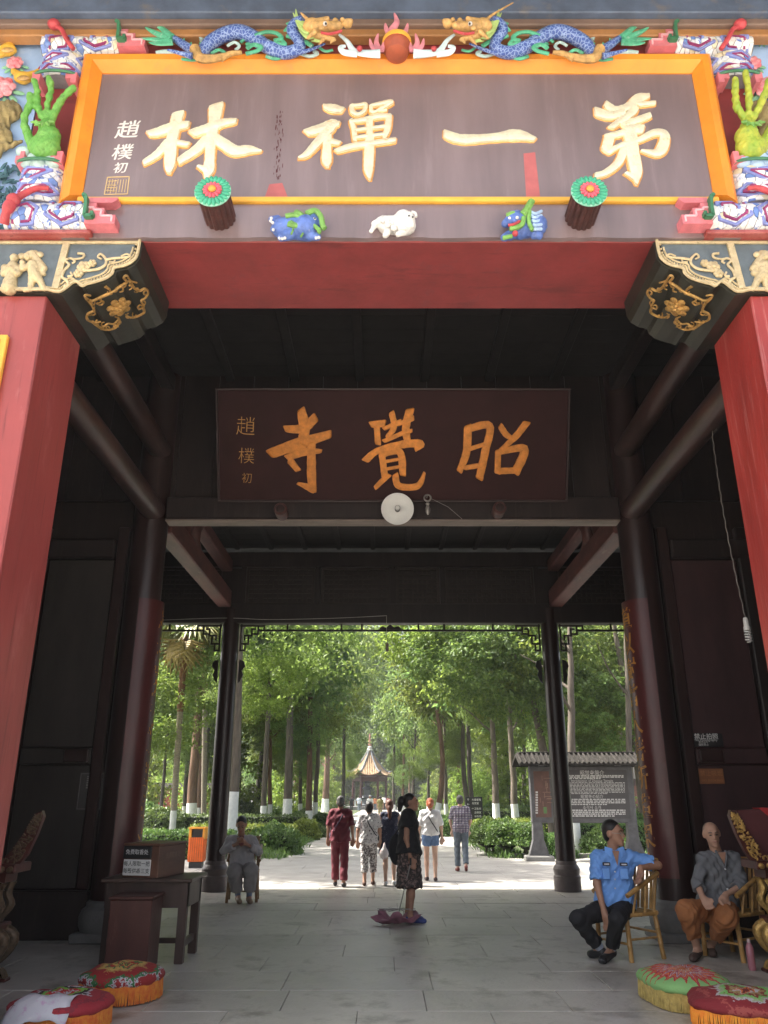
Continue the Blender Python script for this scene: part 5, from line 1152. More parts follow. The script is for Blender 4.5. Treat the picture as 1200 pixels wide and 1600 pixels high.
# ------------------------------------------------------------------ gilded altar tables at both edges
CLOTH = mat('dark_red_cloth', (.085, .020, .022), .8, .2, 5, .1); CLOTHR = mat('bright_red_cloth', (.42, .025, .03), .75, .15, 5); ALTW = mat('altar_red_lacquer', (.075, .020, .016), .4, .25, 6, .1)
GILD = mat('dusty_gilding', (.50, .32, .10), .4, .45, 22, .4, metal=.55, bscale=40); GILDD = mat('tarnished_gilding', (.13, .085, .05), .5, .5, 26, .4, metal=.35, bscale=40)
def altar(s, X, Y, label, gm):
    r = thing('altar_table', label, 'altar table', (s * (X + .9), Y + .18, 0), 'gilded altar tables')
    def put(mb, nm, mt, sm=False):
        if s < 0: mb.mirror()
        return mb.build(nm, mt, r, None, sm)
    put(MB().box(X + .02, X + 1.8, Y, Y + .36, .90, .98, .01), 'tabletop', ALTW)
    m = MB()
    for i in range(22): m.ell((X + .06 + i * .075, Y - .012, .935), (.034, .018, .026), 7, 5, Matrix.Rotation(R(25), 3, 'Y'))
    put(m, 'edge_carving', gm, True)
    # upswept end: a thick carved wing at the front and one at the back, red cloth over the top
    wing = [(X + .20, .982), (X + .10, 1.06), (X - .0, 1.22), (X - .09, 1.40), (X - .15, 1.43), (X - .17, 1.38), (X - .13, 1.22), (X - .07, 1.06), (X - .02, .982)]
    put(MB().prism([(a, Y, z) for a, z in wing], (0, .06, 0)), 'wing', ALTW)
    m = MB(); rr = random.Random(4)
    for i in range(150):
        t = rr.random(); a = Vector(wing[0] + (0,)); 
        f0 = np.array(wing[8]) * (1 - t) + np.array(wing[5]) * t if t < .5 else np.array(wing[7]) * (1 - t) + np.array(wing[5]) * t
        lft = np.interp(.982 + t * .42, [.982, 1.06, 1.22, 1.38], [X - .02, X - .07, X - .13, X - .17]); rgt = np.interp(.982 + t * .42, [.982, 1.06, 1.22, 1.40], [X + .20, X + .10, X, X - .09])
        xx = lft + (rgt - lft) * rr.uniform(.12, .88); m.ell((xx, Y - .006, .99 + t * .41), (.018, .012, .009), 6, 4, Matrix.Rotation(rr.uniform(0, 3), 3, 'Y'))
    put(m, 'wing_carving', gm, True)
    if s > 0:
        pr = [(X - .085, 1.425), (X + .01, 1.225), (X + .11, 1.065), (X + .22, .99), (X + 1.8, .99), (X + 1.8, 1.34), (X + .6, 1.38), (X + .25, 1.44)]
        put(MB().prism([(a, Y + .03, z) for a, z in pr], (0, .14, 0)), 'cloth', CLOTH)
        put(MB().prism([(X + .13, Y + .024, 1.45), (X + .25, Y + .024, 1.45), (X + .62, Y + .024, 1.14), (X + .52, Y + .024, 1.10)], (0, .152, 0)), 'cloth_stripe', CLOTHR)
    put(MB().box(X + .12, X + 1.7, Y + .06, Y + .31, .82, .898), 'waist', ALTW)
    put(MB().box(X + .26, X + 1.7, Y + .10, Y + .13, .48, .818), 'front_panel', ALTW)
    put(MB().box(X + .12, X + 1.75, Y + .02, Y + .34, .42, .478, .01), 'lower_shelf', ALTW)
    m = MB()
    for i in range(20): m.ell((X + .2 + i * .075, Y + .045, .86), (.03, .016, .024), 7, 5)
    put(m, 'waist_carving', gm, True)
    for y in (Y + .08, Y + .28):
        up = cr([(X + .14, y, .82), (X + .17, y, .72), (X + .13, y, .62), (X + .20, y, .52), (X + .22, y, .47)], 4); put(MB().tube(up, [.040, .036, .034, .036, .040, .036, .032, .036, .040, .036, .034, .032, .032, .032, .032, .032, .032], 8), 'upper_leg', gm, True)
        lg = cr([(X + .18, y, .42), (X + .06, y, .36), (X + .10, y, .24), (X + .22, y, .12), (X + .14, y, .05), (X + .10, y, .06)], 4); n_ = len(lg); put(MB().tube(lg, [.062 - .022 * math.sin(math.pi * i / (n_ - 1)) for i in range(n_)], 10), 'leg', gm, True)
        put(MB().box(X + .06, X + .24, y - .06, y + .06, 0, .03, .008), 'foot', ALTW)
    m = MB()
    for y in (Y + .04,):
        for i in range(60):
            z = rr.uniform(.1, .8); xx = X + .14 + rr.uniform(-.04, .06); m.ell((xx, y - .01 + rr.uniform(-.005, .01), z), (.02, .016, .028), 6, 4)
    put(m, 'leg_carving', gm, True)
    return r
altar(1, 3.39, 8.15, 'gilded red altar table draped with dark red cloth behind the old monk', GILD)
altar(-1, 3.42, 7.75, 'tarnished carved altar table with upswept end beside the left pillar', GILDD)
# ------------------------------------------------------------------ kneeling cushions
def cushion_mat(name, stops, k, star):
    m = bpy.data.materials.new(name); m.use_nodes = True; N, L = m.node_tree.nodes, m.node_tree.links; b = N['Principled BSDF']; b.inputs['Roughness'].default_value = .85
    tc = N.new('ShaderNodeTexCoord'); sp = N.new('ShaderNodeSeparateXYZ'); L.new(tc.outputs['Object'], sp.inputs[0])
    def mth(op, a, c=None):
        n = N.new('ShaderNodeMath'); n.operation = op
        for i, v in enumerate((a, c)):
            if v is None: continue
            if isinstance(v, (int, float)): n.inputs[i].default_value = v
            else: L.new(v, n.inputs[i])
        return n.outputs[0]
    r = mth('SQRT', mth('ADD', mth('MULTIPLY', sp.outputs[0], sp.outputs[0]), mth('MULTIPLY', mth('MULTIPLY', sp.outputs[1], sp.outputs[1]), .72)))
    an = mth('ARCTAN2', sp.outputs[1], sp.outputs[0]); saw = mth('ABSOLUTE', mth('SINE', mth('MULTIPLY', an, k)))
    nz = N.new('ShaderNodeTexNoise'); nz.inputs['Scale'].default_value = 38; nz.inputs['Detail'].default_value = 5; L.new(tc.outputs['Object'], nz.inputs['Vector'])
    rr_ = mth('ADD', mth('ADD', mth('MULTIPLY', r, 2.05), mth('MULTIPLY', saw, star)), mth('MULTIPLY', nz.outputs['Fac'], .24))
    c = N.new('ShaderNodeValToRGB'); c.color_ramp.interpolation = 'CONSTANT'
    while len(c.color_ramp.elements) < len(stops): c.color_ramp.elements.new(.5)
    for e, (p, col) in zip(c.color_ramp.elements, stops): e.position = p; e.color = rgb(col)
    L.new(rr_, c.inputs[0]); L.new(c.outputs[0], b.inputs['Base Color'])
    bp = N.new('ShaderNodeBump'); bp.inputs['Strength'].default_value = .6; bp.inputs['Distance'].default_value = .01; L.new(nz.outputs['Fac'], bp.inputs['Height']); L.new(bp.outputs[0], b.inputs['Normal'])
    return m
G1, R1, O1, Y1, P1, W1, K1 = (.16, .42, .10), (.42, .02, .02), (.62, .16, .03), (.55, .36, .10), (.30, .05, .10), (.42, .40, .42), (.03, .015, .012)
CM1 = cushion_mat('lotus_embroidery', [(0, K1), (.20, O1), (.26, Y1), (.31, R1), (.38, W1), (.43, O1), (.49, P1), (.55, W1), (.60, R1), (.66, O1), (.71, P1), (.75, R1), (.80, (.20, .40, .14))], 13, .20)
CM2 = cushion_mat('ring_embroidery_red', [(0, (.16, .02, .02)), (.24, O1), (.29, W1), (.33, (.30, .20, .08)), (.40, (.18, .02, .02)), (.46, G1), (.52, (.30, .36, .20)), (.57, W1), (.61, (.20, .015, .02)), (.74, (.30, .06, .05)), (.80, (.19, .015, .02))], 5, .07)
CM3 = cushion_mat('ring_embroidery_gold', [(0, R1), (.20, (.05, .16, .05)), (.26, Y1), (.31, R1), (.36, (.05, .16, .05)), (.41, Y1), (.49, (.42, .20, .06)), (.55, (.28, .02, .02)), (.72, (.03, .13, .04)), (.77, W1), (.80, (.26, .02, .02))], 4, .08)
CM4 = cushion_mat('ring_embroidery_dark', [(0, O1), (.16, R1), (.25, W1), (.29, R1), (.36, (.16, .36, .05)), (.44, K1), (.52, W1), (.56, (.28, .02, .03)), (.74, (.20, .02, .03)), (.80, (.30, .02, .03))], 4, .08)
def cushion(label, c, wx, wy, h, rz, topm, sidem, fr):
    r = thing('kneeling_cushion', label, 'cushion', c, 'embroidered kneeling cushions'); r.rotation_euler = (0, 0, rz); c = Vector(c)
    n_ = 56
    def outline(k, f=1.0): a = 2 * math.pi * k / n_; e = 2.6; q = (abs(math.cos(a)) ** e + abs(math.sin(a)) ** e) ** (-1 / e); return Vector((wx / 2 * q * math.cos(a) * f * (1 + .04 * math.cos(3 * a)), wy / 2 * q * math.sin(a) * f, 0))
    vs = []; fs_ = []; lv = [(0, .0, .97), (h * .62, 1, 1.0)]
    for z, _, f in lv:
        for k in range(n_): vs.append(c + outline(k, f) + Vector((0, 0, z)))
    fs_ = [(k, (k + 1) % n_, (k + 1) % n_ + n_, k + n_) for k in range(n_)] + [tuple(range(n_))]
    MB().add(vs, fs_).build('base', sidem, r, None, True, 50)
    m = MB(); vs = []; rings = [(1.015, .58), (1.045, .66), (1.05, .76), (1.0, .88), (.88, .97), (.66, 1.05), (.4, 1.09), (.15, 1.10)]
    for f, z in rings:
        for k in range(n_): vs.append(c + outline(k, f * (1 + .012 * math.sin(k * 1.7 + wx * 9))) + Vector((0, 0, z * h + .010 * math.sin(k * .55 + f * 7) * (1 if f < 1 else .4))))
    fs_ = []
    for i in range(len(rings) - 1):
        for k in range(n_): k2 = (k + 1) % n_; fs_.append((i * n_ + k, i * n_ + k2, (i + 1) * n_ + k2, (i + 1) * n_ + k))
    fs_.append(tuple((len(rings) - 1) * n_ + k for k in range(n_))); fs_.append(tuple(range(n_))); m.add(vs, fs_).build('top', topm, r, None, True, 60)
    m = MB()
    for k in range(0, n_ * 5):
        a = outline(k / 5.0, 1.005) + c; b = outline(k / 5.0, 1.02) + c; ww = .006
        m.tube([a + Vector((0, 0, h * .66)), b + Vector((random.uniform(-.006, .006), random.uniform(-.006, .006), h * random.uniform(.01, .06)))], [.006, .004], 4)
    m.build('fringe', fr, r, None, False)
FRY = mat('straw_yellow_fringe', (.50, .38, .12), .8, .3, 20); FRO = mat('orange_fringe', (.80, .20, .02), .75, .25, 20, col2=(.85, .38, .04)); FRD = mat('ochre_fringe', (.72, .30, .04), .8, .3, 20, col2=(.60, .12, .03))
SIDE = mat('cushion_side_maroon', (.14, .03, .03), .8, .2, 8)
cushion('round kneeling cushion with green lotus top and straw yellow fringe', (2.30, 7.28, .002), .62, .78, .21, R(6), CM1, FRY, FRY)
cushion('red kneeling cushion with bright orange fringe at the right edge', (2.52, 6.60, .002), .80, .66, .20, R(-18), CM2, SIDE, FRO)
cushion('red kneeling cushion with yellow rings and ochre fringe near the chest', (-2.28, 7.42, .002), .60, .62, .22, R(-14), CM3, SIDE, FRD)
cushion('red kneeling cushion nearest the left corner with green and black rings', (-2.46, 6.60, .002), .66, .62, .19, R(-14), CM4, SIDE, FRD)
m = MB(); c = G(105, 1590, .2)
clw = thing('white_cloth', 'crumpled white patterned cloth lying over the nearest left cushion', 'cloth', (-2.55, 6.45, .19))
vs = []; fs_ = []
for i in range(15):
    for j in range(9):
        x = -2.78 + i * .034; y = 6.24 + j * .025; dd_ = math.hypot((x + 2.46) / .33, (y - 6.60) / .31); vs.append((x + .01 * math.sin(j), y, .222 + .007 * math.sin(i * 1.3 + j) + .005 * math.cos(j * 2.1 - i) - .55 * max(0, dd_ - .82) ** 1.5))
for i in range(14):
    for j in range(8): fs_.append((i * 9 + j, (i + 1) * 9 + j, (i + 1) * 9 + j + 1, i * 9 + j + 1))
o = MB().add(vs, fs_).build('sheet', mat('white_floral_cloth', (.50, .49, .52), .8, .1, 18, col2=(.46, .28, .42), lo=.55, hi=.7), clw); md = o.modifiers.new('t', 'SOLIDIFY'); md.thickness = .006
# pink bottle
bp_ = G(1176, 1516); bo = thing('pink_bottle', 'pink plastic drink bottle standing by the old monk chair', 'bottle', bp_)
MB().lathe([(.030, 0), (.036, .02), (.034, .10), (.036, .19), (.020, .225), (.014, .235)], bp_, 18).build('body', mat('pink_plastic', (.42, .17, .20), .3, .1), bo)
MB().lathe([(.016, .235), (.016, .262), (.012, .266)], bp_, 14).build('cap', mat('bottle_cap', (.62, .5, .5), .4), bo)
# ------------------------------------------------------------------ bamboo chairs
BAM = mat('bamboo', (.42, .24, .08), .4, .3, 10, .1, dirt=((.24, .13, .05), 16, .6)); BAMD = mat('dark_bamboo', (.20, .11, .045), .45, .3, 10, .1)
def bamboo(m, a, b, r):
    a, b = Vector(a), Vector(b); n_ = max(2, int((b - a).length / .14)); pts = []; rd = []
    for i in range(n_ + 1):
        p = a.lerp(b, i / n_)
        if 0 < i < n_: d = (b - a).normalized() * .006; pts += [p - d, p, p + d]; rd += [r, r * 1.13, r]
        else: pts.append(p); rd.append(r)
    return m.tube(pts, rd, 10)
def chair(label, loc, rz, mt):
    r = thing('bamboo_chair', label, 'chair', (0, 0, 0), 'bamboo chairs')
    def t(nm, *segs):
        m = MB()
        for a, b, rr_ in segs: bamboo(m, a, b, rr_)
        return m.build(nm, mt, r)
    for sx in (-1, 1):
        t('leg', ((sx * .23, -.19, 0), (sx * .21, -.19, .43), .024)); t('leg', ((sx * .23, .25, 0), (sx * .21, .20, .43), .024))
        t('armrest', ((sx * .25, -.19, .60), (sx * .25, .27, .80), .024))
        t('arm_post', ((sx * .22, -.10, .43), (sx * .25, -.06, .64), .013)); t('arm_post', ((sx * .22, .06, .43), (sx * .25, .08, .71), .013))
        t('back_post', ((sx * .20, .20, .42), (sx * .20, .31, .92), .018))
        t('stretcher', ((sx * .22, -.19, .2), (sx * .22, .22, .2), .012))
    t('seat_rail', ((-.24, -.20, .425), (.24, -.20, .425), .022)); t('seat_rail', ((-.24, .21, .425), (.24, .21, .425), .022)); t('seat_rail', ((-.22, -.2, .418), (-.22, .21, .418), .02)); t('seat_rail', ((.22, -.2, .418), (.22, .21, .418), .02))
    t('back_rail', ((-.22, .31, .92), (.22, .31, .92), .02)); t('stretcher', ((-.22, -.19, .16), (.22, -.19, .16), .012)); t('stretcher', ((-.22, .23, .24), (.22, .23, .24), .012))
    for i in range(9): MB().box(-.19 + i * .043, -.19 + i * .043 + .036, -.185, .195, .428, .438, .002).build('seat_slat', mt, r, None, False)
    for i in range(6):
        x = -.15 + i * .06; m = MB(); m.bar((x, .215, .45), (x, .302, .91), .036, .008, up=(0, -1, 0)); m.build('back_slat', mt, r, None, False)
    r.location = loc; r.rotation_euler = (0, 0, rz); return r
chair('bamboo armchair under the guard in blue', (2.40, 9.16, 0), R(-62), BAM)
chair('bamboo armchair under the old monk by the altar table', (3.50, 9.16, 0), R(-60), BAM)
chair('dark bamboo chair under the man in grey at the rear column', Vector((-2.36, 13.78, 0)), R(6), BAMD)
# ------------------------------------------------------------------ people
SKIN = mat('skin_tan', (.36, .19, .12), .55, .12, 9, .03); SKIN2 = mat('skin_light', (.50, .29, .20), .55, .1, 9, .03); SKINP = mat('skin_pale', (.56, .36, .27), .55, .1, 9, .03)
HAIRB = mat('black_hair', (.012, .010, .009), .45, .3, 40, .3, stretch=(1, 1, .2)); HAIRG = mat('grey_hair', (.06, .055, .05), .5, .5, 40, .3); HAIRR = mat('auburn_hair', (.32, .075, .02), .45, .3, 40, .3); HAIRN = mat('brown_hair', (.10, .035, .018), .45, .3, 40, .3); STUB = mat('shaved_scalp', (.24, .15, .11), .6, .15, 30)
INK = mat('dark_eye', (.015, .012, .01), .3); LIP = mat('lip', (.30, .10, .08), .5, .1); SOLE = mat('black_shoe', (.02, .02, .022), .5, .2)
def mixv(a, b, t): return a + (b - a) * t
def stand(Hh, stepL=0.0, stepR=0.0, arml=(0.0, 0.0), armr=(0.0, 0.0), heelL=0.0, heelR=0.0):
    """joints in metres, facing -Y, feet on z = 0; step > 0 moves that foot forward"""
    s = Hh / 1.65; V = lambda x, y, z: Vector((x * s, y * s, z * s))
    J = dict(s=s, pel=V(0, 0, .90), sh=V(0, .0, 1.345), head=V(0, -.02, 1.535), sl=V(-.175, 0, 1.345), sr=V(.175, 0, 1.345))
    for k, sx, st, hl, ar in (('l', -1, stepL, heelL, arml), ('r', 1, stepR, heelR, armr)):
        J['a' + k] = V(sx * .085, -st + .02, .075 + hl); J['k' + k] = V(sx * .09, -st * .45 - .03 - hl * .35, .475 + hl * .3); J['hp' + k] = V(sx * .085, 0, .86)
        J['t' + k] = V(sx * .10, -st - .15 + hl * .25, .03 + hl * .25)
        J['e' + k] = V(sx * .235, .02 - ar[0] * .4, 1.08); J['h' + k] = V(sx * (.25 - ar[1] * .1), -.03 - ar[0], .86 + abs(ar[0]) * .15)
        J['f' + k] = Vector((-.1 * sx, -.35, -1)).normalized()
    return J
def place(J, loc, rz):
    M = Matrix.Translation(loc) @ Matrix.Rotation(rz, 4, 'Z'); M3 = Matrix.Rotation(rz, 3, 'Z'); out = {}
    for k, v in J.items():
        if isinstance(v, Vector): out[k] = (M3 @ v) if k in ('fl', 'fr', 'face') else (M @ v)
        else: out[k] = v
    out.setdefault('face', M3 @ Vector((0, -1, 0)))
    return out
def hand(J, k, s, curl=.5):
    w_, d = J['h' + k], J['f' + k].normalized(); el = J['e' + k]
    side = J.get('p' + k); side = side if side is not None else d.cross(Vector((0, 1, 0)) if abs(d.y) < .8 else Vector((1, 0, 0))).normalized()
    nrm = d.cross(side).normalized(); pr = [C(w_, w_ + d * .05 * s, .026 * s, .03 * s), C(w_ + d * .05 * s + side * .022 * s, w_ + d * .085 * s + side * .024 * s, .018 * s), C(w_ + d * .05 * s - side * .022 * s, w_ + d * .082 * s - side * .024 * s, .018 * s)]
    for i, (o, l) in enumerate(((.030, .062), (.010, .072), (-.010, .068), (-.030, .052))):
        b = w_ + d * .088 * s + side * o * s; m1 = b + (d * (1 - curl * .3) + nrm * curl * .5).normalized() * l * .55 * s; e = m1 + (d * (1 - curl) + nrm * curl * 1.2).normalized() * l * .5 * s
        pr += [C(b, m1, .0098 * s, .009 * s), C(m1, e, .009 * s, .0075 * s)]
    tb_ = w_ + d * .03 * s + side * .028 * s; m1 = tb_ + (side * .8 + d * .7 + nrm * .2).normalized() * .04 * s; pr += [C(tb_, m1, .013 * s, .011 * s), C(m1, m1 + (d + nrm * curl).normalized() * .032 * s, .0105 * s, .009 * s)]
    return pr
def headframe(J):
    f = J['face'].normalized(); z = J.get('hup', Vector((0, 0, 1))); z = (z - f * z.dot(f)).normalized()
    x = (-f).cross(z).normalized()
    return Matrix((x, -f, z)).transposed()   # columns: right, back, up
def body_prims(J, fingers=True):
    s = J['s']; lat = (J['sr'] - J['sl']).normalized(); hd = headframe(J); hc = J['head']
    HP = lambda x, y, z: hc + hd @ (Vector((x, y, z)) * s)
    pr = [E_(HP(0, .012, .02), (.075 * s, .092 * s, .090 * s), hd), E_(HP(0, -.028, -.045), (.056 * s, .058 * s, .070 * s), hd), C(HP(0, -.086, .012), HP(0, -.106, -.022), .009 * s, .014 * s), E_(HP(0, -.078, -.098), (.026 * s, .018 * s, .018 * s), hd), C(HP(-.028, -.080, .03), HP(.028, -.080, .03), .012 * s),
          E_(HP(-.076, .012, -.005), (.012 * s, .022 * s, .032 * s), hd), E_(HP(.076, .012, -.005), (.012 * s, .022 * s, .032 * s), hd), C(HP(-.012, -.085, -.062), HP(.012, -.085, -.062), .011 * s),
          C(HP(0, .02, -.06), J['sh'] + (HP(0, .02, -.06) - J['sh']) * .05, .050 * s, .056 * s)]
    sh, pe = J['sh'], J['pel']
    pr += [C(mixv(sh, J['sl'], .75), mixv(sh, J['sr'], .75), .055 * s)]
    for t, hw, r in ((.25, .075, .095), (.55, .06, .092), (.85, .06, .098), (1.0, .075, .098)): pr.append(C(mixv(sh, pe, t) - lat * hw * s, mixv(sh, pe, t) + lat * hw * s, r * s))
    for k in 'lr':
        pr += [C(J['s' + k], J['e' + k], .046 * s, .036 * s), C(J['e' + k], J['h' + k], .036 * s, .024 * s)]
        if fingers: pr += hand(J, k, s, J.get('curl', .5))
        else: d = J['f' + k].normalized(); pr += [C(J['h' + k], J['h' + k] + d * .09 * s, .026 * s, .028 * s), C(J['h' + k] + d * .09 * s, J['h' + k] + d * .16 * s, .024 * s, .014 * s)]
        hp = J.get('hp' + k, pe + lat * (-.085 if k == 'l' else .085) * s)
        pr += [C(hp, J['k' + k], .078 * s, .052 * s), C(J['k' + k], mixv(J['k' + k], J['a' + k], .35), .050 * s, .052 * s), C(mixv(J['k' + k], J['a' + k], .3), J['a' + k], .050 * s, .034 * s), C(J['a' + k], J['t' + k], .036 * s, .026 * s)]
    return pr
def person(label, J, outfit, skin, hair, loc, group=None, h=.011, fingers=True, face=True, extra=None):
    s = J['s']; r = thing('person', label, 'person', loc, group); lat = (J['sr'] - J['sl']).normalized(); hd = headframe(J); hc = J['head']
    HP = lambda x, y, z: hc + hd @ (Vector((x, y, z)) * s)
    blob('body', body_prims(J, fingers), skin, r, h, .022 * s)
    sh, pe = J['sh'], J['pel']; dn = (pe - sh).normalized()
    for o in outfit:
        kind, m_ = o[0], o[1]; p = o[2] if len(o) > 2 else {}
        x = p.get('x', .018) * s; pr = []
        if kind == 'shirt':
            low = p.get('low', 1.12); pr.append(C(mixv(sh, J['sl'], .80), mixv(sh, J['sr'], .80), .055 * s + x))
            for t, hw, rr_ in ((.25, .078, .095), (.55, .068, .093), (.85, .075, .100)): pr.append(C(mixv(sh, pe, t) - lat * hw * s, mixv(sh, pe, t) + lat * hw * s, rr_ * s + x))
            fl = p.get('flare', 0)
            for sx in (-1, 1): pr.append(C(mixv(sh, pe, .8) + lat * .06 * sx * s, mixv(sh, pe, low) + lat * (.07 + fl * .5) * sx * s, .100 * s + x, .100 * s + x + fl * s, True))
            for k in 'lr':
                f = p.get('sleeve', .6)
                if f <= 0: continue
                a, b, c_ = J['s' + k], J['e' + k], J['h' + k]
                if f <= 1: pr.append(C(a, mixv(a, b, f), .048 * s + x * .45, .042 * s + x * .6 + p.get('cuff', .006) * s, True))
                else: pr += [C(a, b, .048 * s + x * .5, .040 * s + x * .6), C(b, mixv(b, c_, f - 1), .040 * s + x * .6, .032 * s + x * .6 + p.get('cuff', .006) * s, True)]
        elif kind == 'trousers':
            for t, hw in ((.84, .068), (1.0, .08)): pr.append(C(mixv(sh, pe, t) - lat * hw * s, mixv(sh, pe, t) + lat * hw * s, .100 * s + x * .6))
            for k in 'lr':
                f = p.get('leg', 1.85); hp = J.get('hp' + k, pe + lat * (-.085 if k == 'l' else .085) * s); kn, an = J['k' + k], J['a' + k]; lo = p.get('loose', .0) * s
                if f <= 1: pr.append(C(hp, mixv(hp, kn, f), .080 * s + x, .066 * s + x + lo, True))
                else: pr += [C(hp, kn, .080 * s + x, .054 * s + x + lo), C(kn, mixv(kn, an, f - 1), .054 * s + x + lo, p.get('hem', .046) * s + x, True)]
        elif kind == 'skirt':
            for t, hw in ((.7, .06), (1.0, .08)): pr.append(C(mixv(sh, pe, t) - lat * hw * s, mixv(sh, pe, t) + lat * hw * s, .098 * s + x))
            b = pe + Vector((0, 0, -p.get('len', .42) * s)) + p.get('off', Vector((0, 0, 0)))
            for sx in (-1, 0, 1): pr.append(C(pe + lat * .06 * sx * s, b + lat * .10 * sx * s, .10 * s + x, p.get('hem', .12) * s + x, True))
        elif kind == 'shoes':
            for k in 'lr':
                d = (J['t' + k] - J['a' + k]); dd = Vector((d.x, d.y, 0)).normalized() if Vector((d.x, d.y)).length > .01 else Vector((0, -1, 0))
                blob('shoe', [C(J['a' + k] + Vector((0, 0, -.025 * s)) - dd * .02 * s, J['t' + k], .042 * s, .036 * s), C(J['t' + k], J['t' + k] + dd * .03 * s, .036 * s, .030 * s)], m_, r, max(.009, h * .9), .02, p.get('cut', .004))
            continue
        elif kind == 'socks':
            for k in 'lr': blob('sock', [C(mixv(J['k' + k], J['a' + k], .7), J['a' + k], .045 * s, .040 * s)], m_, r, .010, .02)
            continue
        blob(p.get('name', kind), pr, m_, r, p.get('h', h), p.get('k', .024 if kind == 'trousers' else .034) * s, None, None, p.get('wr', (.005, 46)))
    # hair
    if hair:
        kind, hm = hair
        pr = [E_(HP(0, .028, .042), (.083 * s, .092 * s, .086 * s), hd)]
        if kind == 'shaved': pr = [E_(HP(0, .020, .026), (.0765 * s, .088 * s, .084 * s), hd)]
        if kind == 'short': pr += [E_(HP(0, .05, -.01), (.078 * s, .060 * s, .075 * s), hd)]
        if kind == 'bob': pr += [E_(HP(0, .04, -.02), (.090 * s, .075 * s, .095 * s), hd)]
        if kind == 'bun': pr += [E_(HP(0, .05, -.01), (.078 * s, .060 * s, .07 * s), hd), E_(HP(0, .135, .03), (.055 * s, .055 * s, .06 * s), hd), C(HP(0, .15, .02), HP(.0, .17, -.10), .05 * s, .03 * s)]
        if kind == 'tied': pr += [E_(HP(0, .05, -.01), (.078 * s, .060 * s, .08 * s), hd), E_(HP(0, .11, .0), (.04 * s, .04 * s, .045 * s), hd)]
        if kind == 'long': pr += [E_(HP(0, .05, -.03), (.082 * s, .065 * s, .09 * s), hd), C(HP(0, .09, -.05), HP(0, .11, -.24), .05 * s, .035 * s)]
        if kind == 'cap': pr = [E_(HP(0, .01, .065), (.088 * s, .10 * s, .07 * s), hd), C(HP(-.03, -.10, .05), HP(.03, -.10, .05), .03 * s)]
        blob('hat' if kind == 'cap' else 'hair', pr, hm, r, h, .02 * s)
    if face:
        for sx in (-1, 1):
            MB().ell(HP(.030 * sx, -.087, .004), (.013 * s, .006 * s, .006 * s), 8, 5, hd).build('eye', INK, r)
            MB().tube([HP(.014 * sx, -.094, .026), HP(.032 * sx, -.091, .031), HP(.048 * sx, -.078, .025)], [.004 * s, .0045 * s, .003 * s], 6).build('eyebrow', hm if hair and hair[0] != 'shaved' else HAIRG, r)
        MB().tube([HP(-.024, -.090, -.058), HP(0, -.0985, -.060), HP(.024, -.090, -.058)], [.003 * s, .0055 * s, .003 * s], 6).build('mouth', LIP, r)
    if extra: extra(r, J, HP)
    return r
# ---- clothes
def plaid(name, base, c1, c2, sc):
    m = mat(name, base, .8, .1, 8); N, L = m.node_tree.nodes, m.node_tree.links; b = N['Principled BSDF']; tc = [n for n in N if n.type == 'TEX_COORD'][0]
    prev = [l for l in L if l.to_socket == b.inputs['Base Color']][0].from_socket
    for ax, col in ((0, c1), (2, c2), (0, c2)):
        w_ = N.new('ShaderNodeTexWave'); w_.wave_type = 'BANDS'; w_.bands_direction = 'X' if ax == 0 else 'Z'; w_.inputs['Scale'].default_value = sc * (1 if ax == 2 or col is c1 else 1.5); w_.inputs['Phase Offset'].default_value = .6 if col is c2 else 0
        L.new(tc.outputs['Object'], w_.inputs['Vector']); r = N.new('ShaderNodeValToRGB'); r.color_ramp.elements[0].position = .62; r.color_ramp.elements[1].position = .68; L.new(w_.outputs['Fac'], r.inputs[0])
        mx = N.new('ShaderNodeMix'); mx.data_type = 'RGBA'; L.new(r.outputs[0], mx.inputs[0]); L.new(prev, mx.inputs[6]); mx.inputs[7].default_value = rgb(col); prev = mx.outputs[2]
    L.new(prev, b.inputs['Base Color']); return m
GREYROBE = mat('grey_monk_cloth', (.15, .155, .165), .85, .15, 7, .15); GREYL = mat('pale_grey_cotton', (.40, .38, .38), .85, .12, 7, .15); GREYT = mat('grey_cotton_trousers', (.28, .26, .25), .85, .12, 7, .15); RUST = mat('rust_orange_cloth', (.34, .13, .045), .85, .15, 7, .15)
POLICE = mat('uniform_blue', (.17, .37, .80), .75, .08, 8, .1); BLKC = mat('black_cloth', (.014, .014, .016), .8, .3, 8, .1); MARC = mat('burgundy_cloth', (.15, .022, .036), .8, .15, 7, .12)
PRINT = mat('black_white_print', (.80, .79, .78), .8, .1, 30, col2=(.10, .10, .11), lo=.56, hi=.60); PRINT2 = mat('dense_print', (.70, .68, .66), .8, .1, 34, col2=(.14, .12, .12), lo=.47, hi=.53); WHC = mat('white_cotton', (.80, .80, .80), .8, .05, 7, .08); DEN = mat('denim_blue', (.12, .20, .36), .85, .25, 10, .1); DENG = mat('grey_denim', (.13, .16, .19), .85, .25, 10, .1); NAVY = mat('navy_dot_print', (.025, .03, .06), .8, .1, 60, col2=(.30, .30, .34), lo=.62, hi=.66); SKIRT = mat('brown_pattern_skirt', (.05, .04, .036), .8, .1, 26, col2=(.22, .15, .13), lo=.50, hi=.58); PLAID = plaid('plaid_cotton', (.70, .66, .66), (.12, .03, .05), (.05, .05, .10), 9)
def PJ(d, Y=None):
    out = {}
    for k, v in d.items(): out[k] = (G(v[0], v[1], v[3]) if len(v) == 4 else P(*v)) if isinstance(v, tuple) else v
    return out
